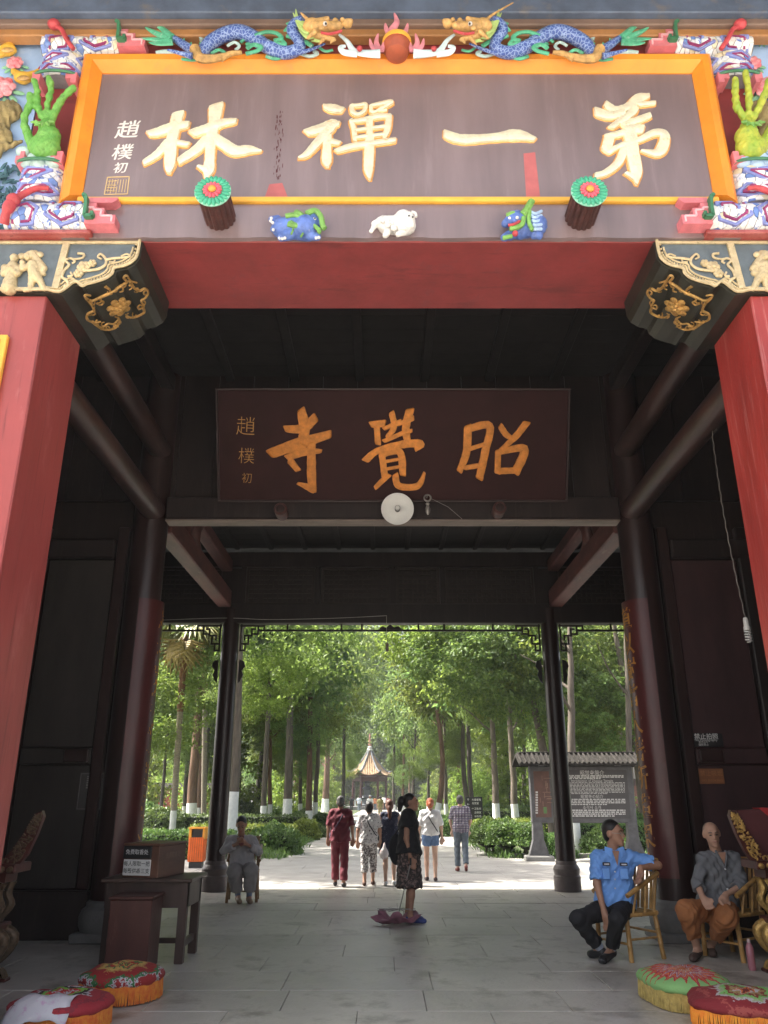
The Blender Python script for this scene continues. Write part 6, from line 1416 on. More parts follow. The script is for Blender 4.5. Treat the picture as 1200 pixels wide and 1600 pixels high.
# ---- the guard
J = PJ(dict(head=(959, 1302, 9.10), sh=(958, 1337, 9.12), sl=(932, 1341, 9.08), sr=(988, 1340, 9.10), pel=(962, 1417, 9.14), el=(933, 1382, 9.02), hl=(944, 1425, 8.90), er=(1028, 1352, 9.02), hr=(1001, 1356, 8.90), kl=(903, 1436, 8.86), kr=(964, 1436, 8.74), al=(938, 1482, 0, .10), ar=(955, 1484, 0, .09), tl=(926, 1491, 0, .035), tr=(942, 1500, 0, .033)))
J.update(s=1.10, fl=Vector((.15, -.1, -1)), fr=Vector((-.25, -.1, -1)), face=Vector((.72, -.66, -.03)), hup=Vector((-.05, 0, 1)), pl=Vector((.3, -1, 0)).normalized(), pr=Vector((.3, -1, 0)).normalized())
J['hpl'] = J['pel'] + Vector((-.09, -.02, -.01)); J['hpr'] = J['pel'] + Vector((.07, -.06, -.01))
EPAU = mat('epaulette_black', (.015, .015, .018), .7); BADGE = mat('badge_black', (.02, .02, .03), .5); BADGEW = mat('badge_white', (.65, .65, .66), .5)
def guard_extra(r, J, HP):
    sh = J['sh']
    for sx, k in ((-1, 'l'), (1, 'r')):
        p = J['s' + k] + Vector((-sx * .045, -.005, .070)); MB().box(-.055, .055, -.03, .03, -.006, .008, .004, Matrix.Translation(p) @ Matrix.Rotation(R(sx * 14), 4, 'Y')).build('epaulette', EPAU, r, None, False)
    fr_ = lambda x, y: P(x, y, 9.10 - .145)
    for (x0, x1, y) in ((941.5, 953.5, 1350), (968.5, 980.5, 1350.5)):
        a, b = fr_(x0, y - 2.6), fr_(x1, y + 2.6)
        MB().box(a.x, b.x, a.y - .01, a.y + .012, b.z, a.z, .003).build('badge', BADGE, r, None, False)
        MB().box(a.x + .012, b.x - .012, a.y - .013, a.y - .010, b.z + .010, a.z - .010).build('badge_print', BADGEW, r, None, False)
    for (x0, x1) in ((941, 954), (968, 983)):
        a, b = fr_(x0, 1357), fr_(x1, 1374); MB().box(a.x, b.x, a.y - .004, a.y + .02, b.z, a.z, .006).build('pocket', POLICE, r, None, False)
    for y in (1362, 1374, 1388): MB().ell(fr_(961, y), .008, 8, 5).build('button', BADGEW, r)
    # collar wings and open neck
    for sx in (-1, 1):
        a = sh + Vector((sx * .025, -.085, .075)); MB().prism([a, a + Vector((sx * .075, .02, .02)), a + Vector((sx * .085, .0, -.045)), a + Vector((sx * .028, -.045, -.085))], (0, -.008, 0)).build('collar', POLICE, r, None, False)
    a = sh + Vector((0, -.150, 0)); MB().prism([sh + Vector((-.035, -.112, .055)), sh + Vector((.035, -.112, .055)), sh + Vector((.0, -.128, -.085))], (0, -.012, 0)).build('neck_opening', SKIN, r, None, False)
    # glasses
    gl = MB()
    for sx in (-1, 1): gl.tube([HP(.032 * sx + .022 * math.cos(t * .524), -.100, .004 + .016 * math.sin(t * .524)) for t in range(13)], .0022, 5)
    gl.tube([HP(.054, -.096, .006), HP(.078, .01, .01)], .0022, 5); gl.tube([HP(-.054, -.096, .006), HP(-.078, .01, .01)], .0022, 5); gl.build('glasses', MATS['dull_steel'], r)
person('guard in blue uniform shirt and black trousers sitting sideways on a bamboo chair', J, [('shirt', POLICE, dict(sleeve=.82, x=.022, cuff=.016, low=1.05, wr=(.0065, 50))), ('trousers', BLKC, dict(leg=1.82, x=.016, wr=(.006, 40))), ('socks', mat('pale_blue_sock', (.42, .47, .55), .9)), ('shoes', SOLE, dict(cut=-1))], SKIN, ('short', HAIRB), G(950, 1500), h=.0085, extra=guard_extra)
# ---- the old monk
J = PJ(dict(head=(1112, 1303, 9.12), sh=(1122, 1340, 9.18), sl=(1098, 1344, 9.15), sr=(1149, 1344, 9.15), pel=(1122, 1420, 9.22), el=(1090, 1382, 9.06), hl=(1098, 1402, 8.92), er=(1160, 1384, 9.02), hr=(1134, 1398, 8.88), kl=(1074, 1424, 8.86), kr=(1135, 1432, 8.80), al=(1090, 1484, 0, .08), ar=(1110, 1478, 0, .08), tl=(1083, 1497, 0, .032), tr=(1114, 1490, 0, .032)))
J.update(s=1.06, fl=Vector((.2, -.55, -.6)), fr=Vector((-.5, -.4, -.5)), face=Vector((-.16, -.97, -.12)), hup=Vector((-.10, 0, 1)))
J['hpl'] = J['pel'] + Vector((-.10, -.03, -.01)); J['hpr'] = J['pel'] + Vector((.08, -.04, -.01))
def monk_extra(r, J, HP):
    sh = J['sh']
    for k, z in enumerate((-.10, -.29, -.46)): MB().ell(sh + Vector((.0 - .01 * k, -.152 - .012 * k, z)), .011, 8, 5).build('button', BADGEW, r)
    MB().prism([sh + Vector((-.04, -.108, .06)), sh + Vector((.04, -.108, .06)), sh + Vector((.0, -.132, -.09))], (0, -.012, 0)).build('neck_opening', SKIN, r, None, False)
    for sx in (-1, 1): MB().tube([sh + Vector((sx * .052, -.09, .075)), sh + Vector((sx * .035, -.135, .0)), sh + Vector((0, -.150, -.09))], .012, 6).build('collar', GREYROBE, r)
person('old monk with shaved head in grey jacket and rust orange trousers on a bamboo chair', J, [('shirt', GREYROBE, dict(sleeve=1.35, x=.026, cuff=.016, low=1.08, flare=.02, wr=(.008, 42))), ('trousers', RUST, dict(leg=1.62, x=.024, loose=.020, hem=.05, k=.035, wr=(.008, 38))), ('shoes', mat('brown_cloth_shoe', (.075, .045, .035), .8, .2), dict(cut=.003))], SKIN2, ('shaved', STUB), G(1098, 1500), h=.0085, extra=monk_extra)
# ---- man in grey at the rear column
J = PJ(dict(head=(377, 1289, 13.62), sh=(377, 1311, 13.74), sl=(358, 1314, 13.72), sr=(396, 1314, 13.72), pel=(378, 1359, 13.80), el=(350, 1329, 13.62), hl=(371, 1318, 13.46), er=(404, 1330, 13.62), hr=(385, 1319, 13.46), kl=(366, 1361, 13.36), kr=(392, 1360, 13.36), al=(372, 1401, 0, .08), ar=(389, 1402, 0, .08), tl=(374, 1409, 0, .03), tr=(391, 1409, 0, .03)))
J.update(s=1.04, fl=Vector((.7, -.4, .5)), fr=Vector((-.7, -.4, .5)), face=Vector((.05, -.90, -.42)), hup=Vector((0, -.3, 1)))
def phone_extra(r, J, HP): pass
person('man in pale grey cotton suit sitting by the rear column looking down at his phone', J, [('shirt', GREYL, dict(sleeve=1.7, x=.028, cuff=.016, low=1.15, flare=.02, wr=(.006, 40))), ('trousers', GREYT, dict(leg=1.72, x=.028, loose=.025, hem=.065, wr=(.006, 34))), ('socks', mat('blue_grey_sock', (.20, .24, .34), .9)), ('shoes', mat('tan_shoe', (.30, .20, .13), .7, .2), dict(cut=.003))], SKIN, ('short', HAIRB), G(380, 1408), h=.010, extra=phone_extra)
hm_ = (J['hl'] + J['hr']) / 2 + Vector((0, -.05, .05)); ph = thing('phone', 'small dark red phone held by the man in grey', 'phone', hm_)
MB().box(hm_.x - .038, hm_.x + .038, hm_.y - .012, hm_.y - .001, hm_.z - .07, hm_.z + .07, .004).build('case', mat('dark_red_case', (.15, .03, .03), .4), ph, None, False)
MB().box(hm_.x - .034, hm_.x + .034, hm_.y + .0, hm_.y + .002, hm_.z - .064, hm_.z + .064).build('screen', BLK, ph, None, False)
# ---- woman with the umbrella, seen from her right side, facing +X
wl = G(640, 1441); J = stand(1.60, .03, -.02, arml=(.02, 0), armr=(.02, 0)); J['head'] += Vector((0, -.02, -.01))
J = place(J, wl, R(84)); J['face'] = Vector((.97, -.22, .02))
J['el'] = J['sl'] + Vector((-.02, -.03, -.28)); J['hl'] = J['el'] + Vector((.05, -.02, -.23))
def woman_extra(r, J, HP):
    pass
person('woman in black top and patterned skirt standing in profile with a dark bun', J, [('skirt', SKIRT, dict(len=.46, hem=.135, x=.035, wr=(.010, 60), k=.05)), ('shirt', BLKC, dict(sleeve=.50, x=.046, cuff=.03, low=1.12, flare=.04, wr=(.006, 40))), ('shoes', mat('blue_sneaker', (.05, .07, .22), .7, .2), dict(cut=.003))], SKIN, ('bun', HAIRB), wl, h=.0095, extra=woman_extra)
bgp = J['pel'] + Vector((-.14, .14, .02)); bg_ = thing('shoulder_bag', 'black shoulder bag on the far hip of the woman in black', 'bag', bgp)
blob('pouch', [E_(bgp + Vector((-.03, .02, -.02)), (.10, .07, .20))], BLKC, bg_, .012, .02)
MB().tube(cr([tuple(bgp + Vector((-.05, .0, .16))), tuple(J['sh'] + Vector((-.09, .08, -.1))), tuple(J['sh'] + Vector((0, .10, .075))), tuple(J['sh'] + Vector((.11, .08, -.12))), tuple(bgp + Vector((.05, 0, .16)))], 5), .010, 6).build('strap', BLKC, bg_)
# umbrella standing half open on the ground
uc = G(622, 1444); um = thing('umbrella', 'half folded mauve umbrella upside down on the floor at her feet', 'umbrella', uc)
hx = J['hl'] + Vector((0, -.03, -.07)); tipu = Vector((uc.x - .02, uc.y - .02, .03))
m = MB(); ns = 8; rr = random.Random(1); K = ns * 6; NR = 5; vs = [(uc.x - .02, uc.y, .012)]; f = []
for k in range(K):
    a = 2 * math.pi * k / K; rib = abs(math.cos(a * ns / 2)) ** .7; jit = rr.uniform(-.012, .012)
    for j in range(1, NR + 1):
        t_ = j / NR; r_ = (.30 + .05 * math.sin(2 * a + .6)) * t_ * (.90 + .10 * rib if j > 1 else 1)
        vs.append((uc.x - .02 + r_ * math.cos(a) + jit, uc.y + r_ * .75 * math.sin(a), .010 + (.085 + .05 * math.sin(a * 3)) * t_ ** 1.5 * (.75 + .25 * rib) + .026 * math.sin(5 * a + 9 * t_) * t_ + abs(jit)))
for k in range(K):
    k2 = (k + 1) % K; f.append((0, 1 + k2 * NR, 1 + k * NR))
    for j in range(NR - 1): f.append((1 + k * NR + j, 1 + k2 * NR + j, 1 + k2 * NR + j + 1, 1 + k * NR + j + 1))
o = m.add(vs, f).build('canopy', mat('mauve_nylon', (.30, .13, .17), .6, .25, 9, .1), um); o.modifiers.new('t', 'SOLIDIFY').thickness = .004
MB().tube([tipu, hx], .007, 8).build('shaft', MATS['dull_steel'], um)
MB().tube([hx - Vector((0, 0, .02)), hx + Vector((0, 0, .07))], .014, 8).build('handle', SOLE, um)
for k in range(ns):
    a = 2 * math.pi * (k + .5) / ns; MB().tube([tipu + (hx - tipu) * .22, Vector((uc.x - .02 + .27 * math.cos(a), uc.y + .22 * math.sin(a), .17))], .004, 5).build('rib', MATS['dull_steel'], um)
# ---- people walking away up the path
BK = R(180)
def bagx(col, side=1, strap=True, kind='bag', zoff=.0):
    def f(r, J, HP):
        lat = (J['sr'] - J['sl']).normalized(); fw = J['face']; s = J['s']; a = J['sh'] + lat * .09 * side * -1 * s; b = J['pel'] + lat * .16 * side * s + Vector((0, 0, .06 + zoff))
        MB().tube(cr([tuple(a - fw * -.0 + Vector((0, 0, .075 * s))), tuple(mixv(a, b, .35) - fw * .145 * s), tuple(mixv(a, b, .75) - fw * .150 * s), tuple(b - fw * .07)], 5), .011 * s, 6).build('bag_strap', col, r)
        blob('bag', [E_(b + Vector((0, 0, -.04)) , (.06 * s, .07 * s, .10 * s))], col, r, .012, .02)
    return f
def walker(label, x, y, Hh, outfit, skin, hair, sl, sr, hl=0, hr=0, extra=None, rz=BK, h=.012, al=(.02, 0), ar=(.02, 0), group='visitors walking up the path'):
    g = G(x, y); J = stand(Hh, sl, sr, al, ar, hl, hr); J = place(J, g, rz); return person(label, J, outfit, skin, hair, g, group, h=h, fingers=h < .013, face=h < .013, extra=extra)
walker('person in burgundy shirt and trousers walking away with a strap bag', 530, 1386, 1.56, [('shirt', MARC, dict(sleeve=.90, x=.022, cuff=.014, low=1.20, flare=.012, wr=(.006, 36))), ('trousers', MARC, dict(leg=1.88, x=.018, hem=.058, loose=.006, wr=(.005, 34))), ('shoes', SOLE)], SKIN, ('tied', HAIRG), -.05, .16, 0, 0, bagx(mat('dark_purple_bag', (.04, .02, .05), .7), 1), al=(.05, 0), ar=(.10, 0))
walker('woman in white printed blouse and cropped print trousers walking away', 576, 1384, 1.46, [('shirt', PRINT, dict(sleeve=.80, x=.024, cuff=.014, low=1.18, flare=.012)), ('trousers', PRINT2, dict(leg=1.55, x=.018, hem=.060, loose=.006)), ('shoes', mat('brown_sandal', (.12, .06, .04), .7))], SKIN2, ('bob', HAIRB), .12, -.06, 0, 0, bagx(BLKC, -1))
walker('woman with long brown hair in navy dotted dress walking away', 609, 1383, 1.50, [('skirt', NAVY, dict(len=.34, hem=.12, x=.02, name='skirt')), ('shirt', NAVY, dict(sleeve=0, x=.016, low=1.0, name='dress_top')), ('shoes', WHC)], SKINP, ('long', HAIRN), .04, -.08, 0, 0)
walker('woman with red hair bun in white shirt and denim shorts walking away', 674, 1377, 1.52, [('shirt', WHC, dict(sleeve=.95, x=.022, cuff=.012, low=.98, flare=.006)), ('trousers', DEN, dict(leg=.42, x=.022, loose=.01)), ('shoes', mat('dark_sandal', (.05, .03, .03), .7))], SKINP, ('tied', HAIRR), -.04, .10, 0, 0, bagx(BLKC, -1))
walker('man in plaid shirt and grey jeans walking away near the black sign', 722, 1362, 1.58, [('shirt', PLAID, dict(sleeve=.85, x=.020, cuff=.010, low=1.14, flare=.004)), ('trousers', DENG, dict(leg=1.9, x=.016, hem=.05)), ('shoes', mat('red_brown_shoe', (.20, .06, .05), .7))], SKINP, ('short', HAIRG), -.10, .10, .06, 0, al=(.14, .6), ar=(.16, .6))
# plastic carrier bag of the woman in the navy dress
pb = P(600, 1350, 15.85); pbg = thing('carrier_bag', 'translucent white plastic bag held by the woman in navy', 'bag', (pb.x, pb.y, .45))
blob('bag', [E_((pb.x, pb.y - .02, .56), (.085, .05, .10)), C((pb.x, pb.y - .02, .62), (pb.x + .01, pb.y - .02, .74), .05, .012)], mat('white_plastic_film', (.62, .58, .58), .4, .1, 12, col2=(.40, .20, .18), lo=.5, hi=.7), pbg, .012, .02, wrinkle=(.004, 90))
far = [('visitor in white shirt and pale cap far up the path', 578, 1281, 1.66, WHC, mat('pale_grey_trousers', (.45, .45, .45), .8), ('cap', WHC)), ('visitor with olive top and backpack far up the path', 594, 1279, 1.60, mat('olive_top', (.16, .15, .05), .8), mat('khaki', (.20, .17, .09), .8), ('short', HAIRB)), ('visitor in pale blue shirt far up the path on the left', 561, 1268.5, 1.66, mat('pale_blue_shirt', (.42, .48, .55), .8), DENG, ('short', HAIRB)), ('visitor in white shirt near the pavilion steps', 600, 1266.5, 1.66, WHC, BLKC, ('short', HAIRB)), ('visitor in dark clothes beside the pavilion on the left', 549, 1267.5, 1.62, BLKC, BLKC, ('short', HAIRB)), ('visitor in dark red jacket beside the pavilion on the right', 607, 1266.8, 1.60, MARC, BLKC, ('bob', HAIRB)), ('visitor in orange top in front of the pavilion', 586, 1268, 1.58, mat('orange_top', (.45, .16, .06), .8), DENG, ('short', HAIRB))]
for i, (lb, x, y, Hh, top_, bot_, hr_) in enumerate(far):
    walker(lb, x, y, Hh, [('shirt', top_, dict(sleeve=.9, x=.03, h=.022)), ('trousers', bot_, dict(leg=1.9, x=.02, h=.022))], SKIN2, hr_, .08 * (-1) ** i, -.08 * (-1) ** i, rz=BK if i % 3 else R(160), h=.022, group='distant visitors near the pavilion')
# ------------------------------------------------------------------ trees and shrubs
LEAF = [leafmat('leaf_mid_green', (.085, .150, .032), (.180, .260, .066)), leafmat('leaf_yellow_green', (.095, .155, .024), (.20, .265, .055)), leafmat('leaf_blue_green', (.070, .130, .038), (.140, .215, .062)), leafmat('leaf_deep_green', (.060, .110, .026), (.140, .210, .045), .45)]
LEAFH = leafmat('leaf_hedge', (.045, .100, .022), (.130, .215, .050), .3); LEAFY = leafmat('leaf_hedge_yellow', (.095, .145, .022), (.20, .25, .045), .35)
BARK = mat('grey_brown_bark', (.105, .085, .065), .9, .4, 9, .7, stretch=(1, 1, .18), bscale=20); BARKB = mat('brown_bark', (.135, .075, .045), .9, .4, 9, .7, stretch=(1, 1, .18), bscale=20); BARKD = mat('dark_bark', (.055, .045, .036), .9, .4, 9, .7, stretch=(1, 1, .18), bscale=20)
LIMEW = mat('whitewash', (.72, .72, .70), .9, .12, 6, .3, dirt=((.50, .48, .44), 8, .62))
def leaves(name, Cn, Dr, Nm, L, Wd, mt):
    """Cn base points, Dr directions, Nm rough normals, L lengths, Wd half widths -> one mesh of folded leaves"""
    Dr = Dr / np.linalg.norm(Dr, axis=1, keepdims=True); S = np.cross(Dr, Nm); S /= np.maximum(np.linalg.norm(S, axis=1, keepdims=True), 1e-6); N_ = np.cross(S, Dr)
    a = Cn; b = Cn + Dr * (L * .45)[:, None] + S * Wd[:, None] + N_ * (Wd * .35)[:, None]; c = Cn + Dr * L[:, None] - N_ * (L * .12)[:, None]; d = Cn + Dr * (L * .45)[:, None] - S * Wd[:, None] + N_ * (Wd * .35)[:, None]
    V = np.stack([a, b, c, d], 1).reshape(-1, 3); Q = np.arange(len(V)).reshape(-1, 4)
    T = np.concatenate([Q[:, [0, 1, 2]], Q[:, [0, 2, 3]]]); me = quickmesh(name, V, T); me.materials.append(mt); return me
def crown(seed, rx, rz, ncl, nl, leaf, mt, droop=.5, flat=.55):
    g = np.random.default_rng(seed); u = g.normal(size=(ncl, 3)); u /= np.linalg.norm(u, axis=1, keepdims=True)
    c = u * (g.uniform(.25, 1, (ncl, 1)) ** .5) * np.array([rx, rx, rz]); rc = g.uniform(.45, .95, ncl) * rx * .26
    idx = np.repeat(np.arange(ncl), nl); off = g.normal(size=(len(idx), 3)) * np.array([1, 1, flat]) * .6
    Cn = c[idx] + off * rc[idx][:, None]; Cn[:, 2] -= .25 * (off[:, 0] ** 2 + off[:, 1] ** 2) * rc[idx]
    Dr = g.normal(size=(len(idx), 3)) * .8 + off * .5; Dr[:, 2] -= droop; Nm = g.normal(size=(len(idx), 3)) * .55 + np.array([0, 0, 1.0])
    L = leaf * g.uniform(.7, 1.3, len(idx)); return leaves('crown', Cn, Dr, Nm, L, L * .27, mt)
CROWNS = [crown(1, 2.7, 3.0, 95, 58, .20, LEAF[0]), crown(2, 2.5, 3.0, 95, 58, .19, LEAF[1]), crown(3, 2.6, 3.2, 100, 56, .20, LEAF[2]), crown(4, 2.8, 2.8, 100, 60, .24, LEAF[3], .9), crown(5, 2.4, 3.4, 95, 58, .19, LEAF[0], .7), crown(6, 3.0, 2.6, 105, 52, .25, LEAF[1], .9), crown(20, 3.3, 2.0, 120, 115, .22, LEAF[0])]
FARC = [crown(11, 3.4, 4.6, 110, 30, .40, LEAF[0]), crown(12, 3.2, 4.8, 110, 30, .40, LEAF[1]), crown(13, 3.4, 4.4, 110, 30, .40, LEAF[2])]
def tree(label, base, top, r0, bark, crowns, white=1.1, group='trees beside the path', bend=0.0, limbs=3, name='tree', height=None, seed=0, gap=0.0):
    """base, top: points on the trunk axis; crowns: (mesh index, dx, dy, z, scale)"""
    rr = random.Random(seed + int(abs(base.x * 100)) + int(base.y * 7)); t = thing(name, label, 'tree', (base.x, base.y, -.06), group)
    top_h = height or max([c[3] for c in crowns] + [4]) ; d = (top - base) / max(top.z - base.z, .1); n_ = 10; pts = []; rd = []
    for i in range(n_ + 1):
        f = i / n_; z = f * top_h; p = Vector((base.x + d.x * z + bend * math.sin(f * math.pi * 1.6) + rr.uniform(-.03, .03), base.y + d.y * z + rr.uniform(-.03, .03), z - .06)); pts.append(p); rd.append(r0 * (1.16 if i == 0 else 1) * (1 - .55 * f))
    pts_s = cr([tuple(p) + (r,) for p, r in zip(pts, rd)], 3)
    trunk = MB().tube([p[:3] for p in pts_s], [p[3] for p in pts_s], 14)
    for i in range(limbs):
        f = rr.uniform(.5, .9); a = rr.uniform(0, 6.28); p = Vector(pts_s[int(f * (len(pts_s) - 1))][:3]); l = rr.uniform(1.2, 2.4)
        q = p + Vector((math.cos(a), math.sin(a), .9)) * l * .5; e = q + Vector((math.cos(a + .4), math.sin(a + .4), .6)) * l * .5; rb = r0 * .32
        trunk.tube([p, p.lerp(q, .5) + Vector((0, 0, -.05)), q, e], [rb, rb * .8, rb * .6, rb * .25], 7)
    trunk.build('trunk', bark, t)
    if white:
        k = [p for p in pts_s if p[2] < white]; k = k + [pts_s[len(k)]] if len(k) < len(pts_s) else k
        w_ = [];
        for i in range(8):
            z = white * i / 7 - .055; 
            for a, b in zip(pts_s[:-1], pts_s[1:]):
                if a[2] <= z <= b[2]: f = (z - a[2]) / (b[2] - a[2]); w_.append(tuple(a[j] + (b[j] - a[j]) * f for j in range(4))); break
        if len(w_) > 1: MB().tube([p[:3] for p in w_], [p[3] + .006 for p in w_], 14, cap=False).build('whitewash', LIMEW, t)
    for (ci, dx, dy, z, sc) in crowns:
        me = CROWNS[ci] if ci < 10 else FARC[ci - 10]; o = bpy.data.objects.new('crown', me); COL.objects.link(o); o.parent = t
        o.location = (d.x * z + dx, dy, z + .06); o.scale = (sc, sc, sc); o.rotation_euler = (0, 0, rr.uniform(0, 6.28))
    return t
def TR(label, bx, by, tx, ty, wpx, bark, crowns, white=1.1, Y=None, **k):
    base = G(bx, by) if Y is None else P(bx, by, Y); Yb = base.y; base.z = 0; top = P(tx, ty, Yb); px = F * 1.07 / Yb
    crowns = [(c[0], c[1], c[2] + (1.8 if c[3] < 9.9 else 0), c[3], c[4]) for c in crowns]
    return tree(label, base, top, wpx / px / 2, bark, crowns, white, **k)
near = [
 ('slim tree left of the palm trunk', 250, 1266, 260, 1173, 6, BARKD, [(0, 0, 0, 6.7, 1), (2, 1, 0, 8.6, 1.1)], .9, dict(Y=44)),
 ('thin tree at the far left by the red wall', 230, 1264, 236, 1177, 6, BARK, [(4, 0, 0, 7.6, 1.1)], 1.0, dict(Y=50)),
 ('leaning tree with split bark behind the tall palm', 297, 1297, 313, 1050, 17, BARKB, [(1, .5, 1.5, 7.9, 1.0), (0, 1.0, -3.0, 11.0, 1.2), (2, 1.0, 2.0, 11.0, 1.2)], 1.3, {}),
 ('thin tree beside the left rear column', 313, 1293, 327, 1140, 8, BARK, [(0, -1.2, 1.5, 7.3, .9)], 1.1, {}),
 ('stout pale tree behind the seated man in grey', 359, 1334, 369, 1070, 23, BARK, [(6, -2.2, -2.6, 11.0, 1.15), (0, 1.6, 1.2, 7.7, .9), (0, -1.5, -3.2, 10.6, 1.15), (2, -2.6, .5, 10.4, 1.2), (4, -4.6, -2.0, 11.0, 1.1)], 1.75, {}),
 ('slanting tree in front of the left hedges', 398, 1284, 413, 1150, 11, BARKD, [(6, -.2, 0, 11.0, 1.2), (0, .8, .5, 6.5, .95), (1, -.6, 1, 8.3, 1)], 1.25, {}),
 ('slim tree beside the slanting left tree', 422, 1273, 422, 1177, 8, BARKB, [(1, .4, 0, 6.7, 1.0)], 1.2, dict(Y=47)),
 ('tall straight dark trunk left of the path', 449, 1297, 457, 1003, 15, BARK, [(6, -2.6, -2.0, 11.0, 1.15), (0, .3, -.6, 5.8, .62), (1, -.9, .6, 6.5, .7), (0, .6, 1.5, 8.7, .9), (2, -2.8, -1, 10.4, 1.2), (0, -2.4, 3.5, 11.0, 1.2)], 1.5, {}),
 ('brown trunk just right of the tall dark trunk', 462, 1276, 464, 1180, 9, BARKB, [(4, .4, .4, 7.7, 1.1)], 1.3, {}),
 ('slim trunk between brown trunks on the left', 469, 1269, 470, 1130, 7, BARK, [(2, 0, 0, 8.1, 1.1)], 1.2, dict(Y=52)),
 ('dark slim trunk nearer the left path edge', 484, 1265, 486, 1120, 6, BARKD, [(0, -.5, 0, 8.7, 1.2)], 1.2, dict(Y=58)),
 ('upright trunk beside the left path edge', 492, 1267, 498, 1140, 8, BARK, [(1, .2, .5, 7.9, 1.0), (0, -2.5, 0, 11.0, 1.2)], 1.3, dict(Y=50)),
 ('sunlit brown trunk with long spreading limbs left of the pavilion', 508, 1268, 516, 1070, 12, BARKB, [(2, .9, 0, 9.3, 1.05)], 1.4, dict(limbs=5)),
 ('dark trunk close left of the pavilion', 536, 1262, 538, 1130, 6, BARKD, [(2, -.4, 0, 9.0, 1.2), (11, .9, 0, 13.5, 1.0), (10, 2.6, 6, 16.5, 1.0)], .9, dict(Y=75)),
 ('thin trunk close right of the pavilion', 615, 1262, 616, 1130, 5, BARKD, [(10, .8, 0, 10.5, .9), (12, -2.0, 4, 17.0, .95)], .9, dict(Y=80)),
 ('second thin trunk right of the pavilion', 629, 1263, 631, 1127, 5, BARKB, [(0, .4, 0, 9.2, 1.2)], .9, dict(Y=72)),
 ('leaning slim trunk right of the path', 643, 1262, 650, 1110, 6, BARKD, [(3, .2, 0, 8.6, 1.2)], 1.0, dict(Y=66)),
 ('curved brown trunk right of the path', 677, 1268, 689, 1060, 10, BARKB, [(5, .9, -.3, 8.3, 1.0), (1, -.4, .8, 8.6, 1.0)], 1.3, dict(Y=44, bend=.30)),
 ('slim grey trunk behind the red haired woman', 697, 1265, 695, 1150, 7, BARK, [(0, 0, .5, 8.3, 1.0)], 1.2, dict(Y=52)),
 ('leaning mossy trunk over the black sign', 737, 1268, 722, 1120, 9, BARK, [(5, .4, 0, 8.1, .95), (3, -.5, .5, 8.7, 1)], 1.2, dict(Y=46, bend=-.2)),
 ('straight whitewashed trunk behind the right shrubs', 775, 1276, 770, 1130, 12, BARK, [(5, -.9, -1.0, 7.3, .78), (1, .6, .6, 7.1, .8)], 1.35, dict(Y=34)),
 ('whitewashed trunk beside the notice board', 805, 1280, 798, 1140, 12, BARK, [(3, .2, -.8, 7.4, .8), (1, .6, .2, 6.3, .62)], 1.35, dict(Y=32)),
 ('flared white trunk behind the notice board legs', 899, 1345, 893, 1130, 17, BARK, [(3, -.8, 1.0, 6.7, .75)], 1.5, dict(Y=24.5)),
 ('whitewashed trunk behind the right notice board post', 986, 1328, 982, 1150, 13, BARK, [(4, .6, 2.0, 7.7, .85)], 1.5, dict(Y=25.5)),
 ('thin trunk behind the curved brown trunk', 668, 1262, 670, 1150, 5, BARKD, [(2, -.3, 0, 9.1, 1.1)], 1.1, dict(Y=60)),
 ('brown trunk far behind the plaid shirted man', 716, 1262, 716, 1150, 6, BARKB, [(0, 0, 0, 8.9, 1.1)], 1.1, dict(Y=62)),
]
rr = random.Random(77)
for i, (lb, bx, by, tx, ty, wp, bk, crs, wh, kw) in enumerate(near):
    # leafy shoots low on the trunks
    for q in range(2): crs = crs + [(rr.choice((0, 1, 1, 2)), rr.uniform(-.9, .9), rr.uniform(-.4, 1.4), rr.uniform(3.0, 5.4), rr.uniform(.24, .40))]
    TR(lb, bx, by, tx, ty, wp, bk, crs, wh, **kw)
# large leafy boughs that hang into view from trees beside the gate
def bough(label, pts, ci, sc, n_, leafL):
    """a near tree whose trunk stands outside the opening, its leafy boughs hanging into it"""
    t = thing('leafy_tree', label, 'tree', pts[0], 'trees beside the gate'); tr = MB().tube(cr([tuple(p) for p in pts], 4), [max(.19 - .012 * i, .03) for i in range(4 * (len(pts) - 1) + 1)], 10); tr.build('trunk', BARK, t)
    for (x, y, z, s_, k) in sc:
        o = bpy.data.objects.new('crown', CROWNS[k]); COL.objects.link(o); o.parent = t; o.location = Vector((x, y, z)) - Vector(pts[0]); o.scale = (s_, s_, s_ * .8); o.rotation_euler = (0, 0, random.uniform(0, 6))
bough('broad leaved tree hanging large leaves over the right of the path', [Vector((5.4, 27.5, -.06)), Vector((5.2, 27.4, 3)), Vector((4.6, 27, 5.5)), Vector((3.6, 26.5, 7.2))], 3, [(2.4, 26.5, 5.9, .62, 3), (3.8, 27.2, 5.3, .60, 3), (4.9, 27.5, 6.2, .7, 5), (1.2, 27.5, 7.2, .62, 5), (5.8, 27.0, 5.0, .55, 3)], 0, 0)
bough('leafy tree filling the gap right of the rear column', [Vector((8.4, 27.5, -.06)), Vector((8.3, 27.4, 3)), Vector((8.0, 27.2, 6)), Vector((7.8, 27, 8))], 3, [(7.0, 27.2, 4.3, .7, 0), (8.6, 28.0, 5.6, .8, 4), (7.2, 29, 6.6, .8, 0), (6.4, 28.4, 3.4, .5, 0)], 0, 0)
bough('leafy tree filling the gap left of the palms', [Vector((-9.6, 30, -.06)), Vector((-9.5, 30, 3)), Vector((-9.2, 30, 6)), Vector((-9, 30, 8))], 3, [(-8.6, 30.5, 4.6, .75, 1), (-10, 31, 5.6, .8, 0), (-7.4, 32, 6.4, .8, 4)], 0, 0)
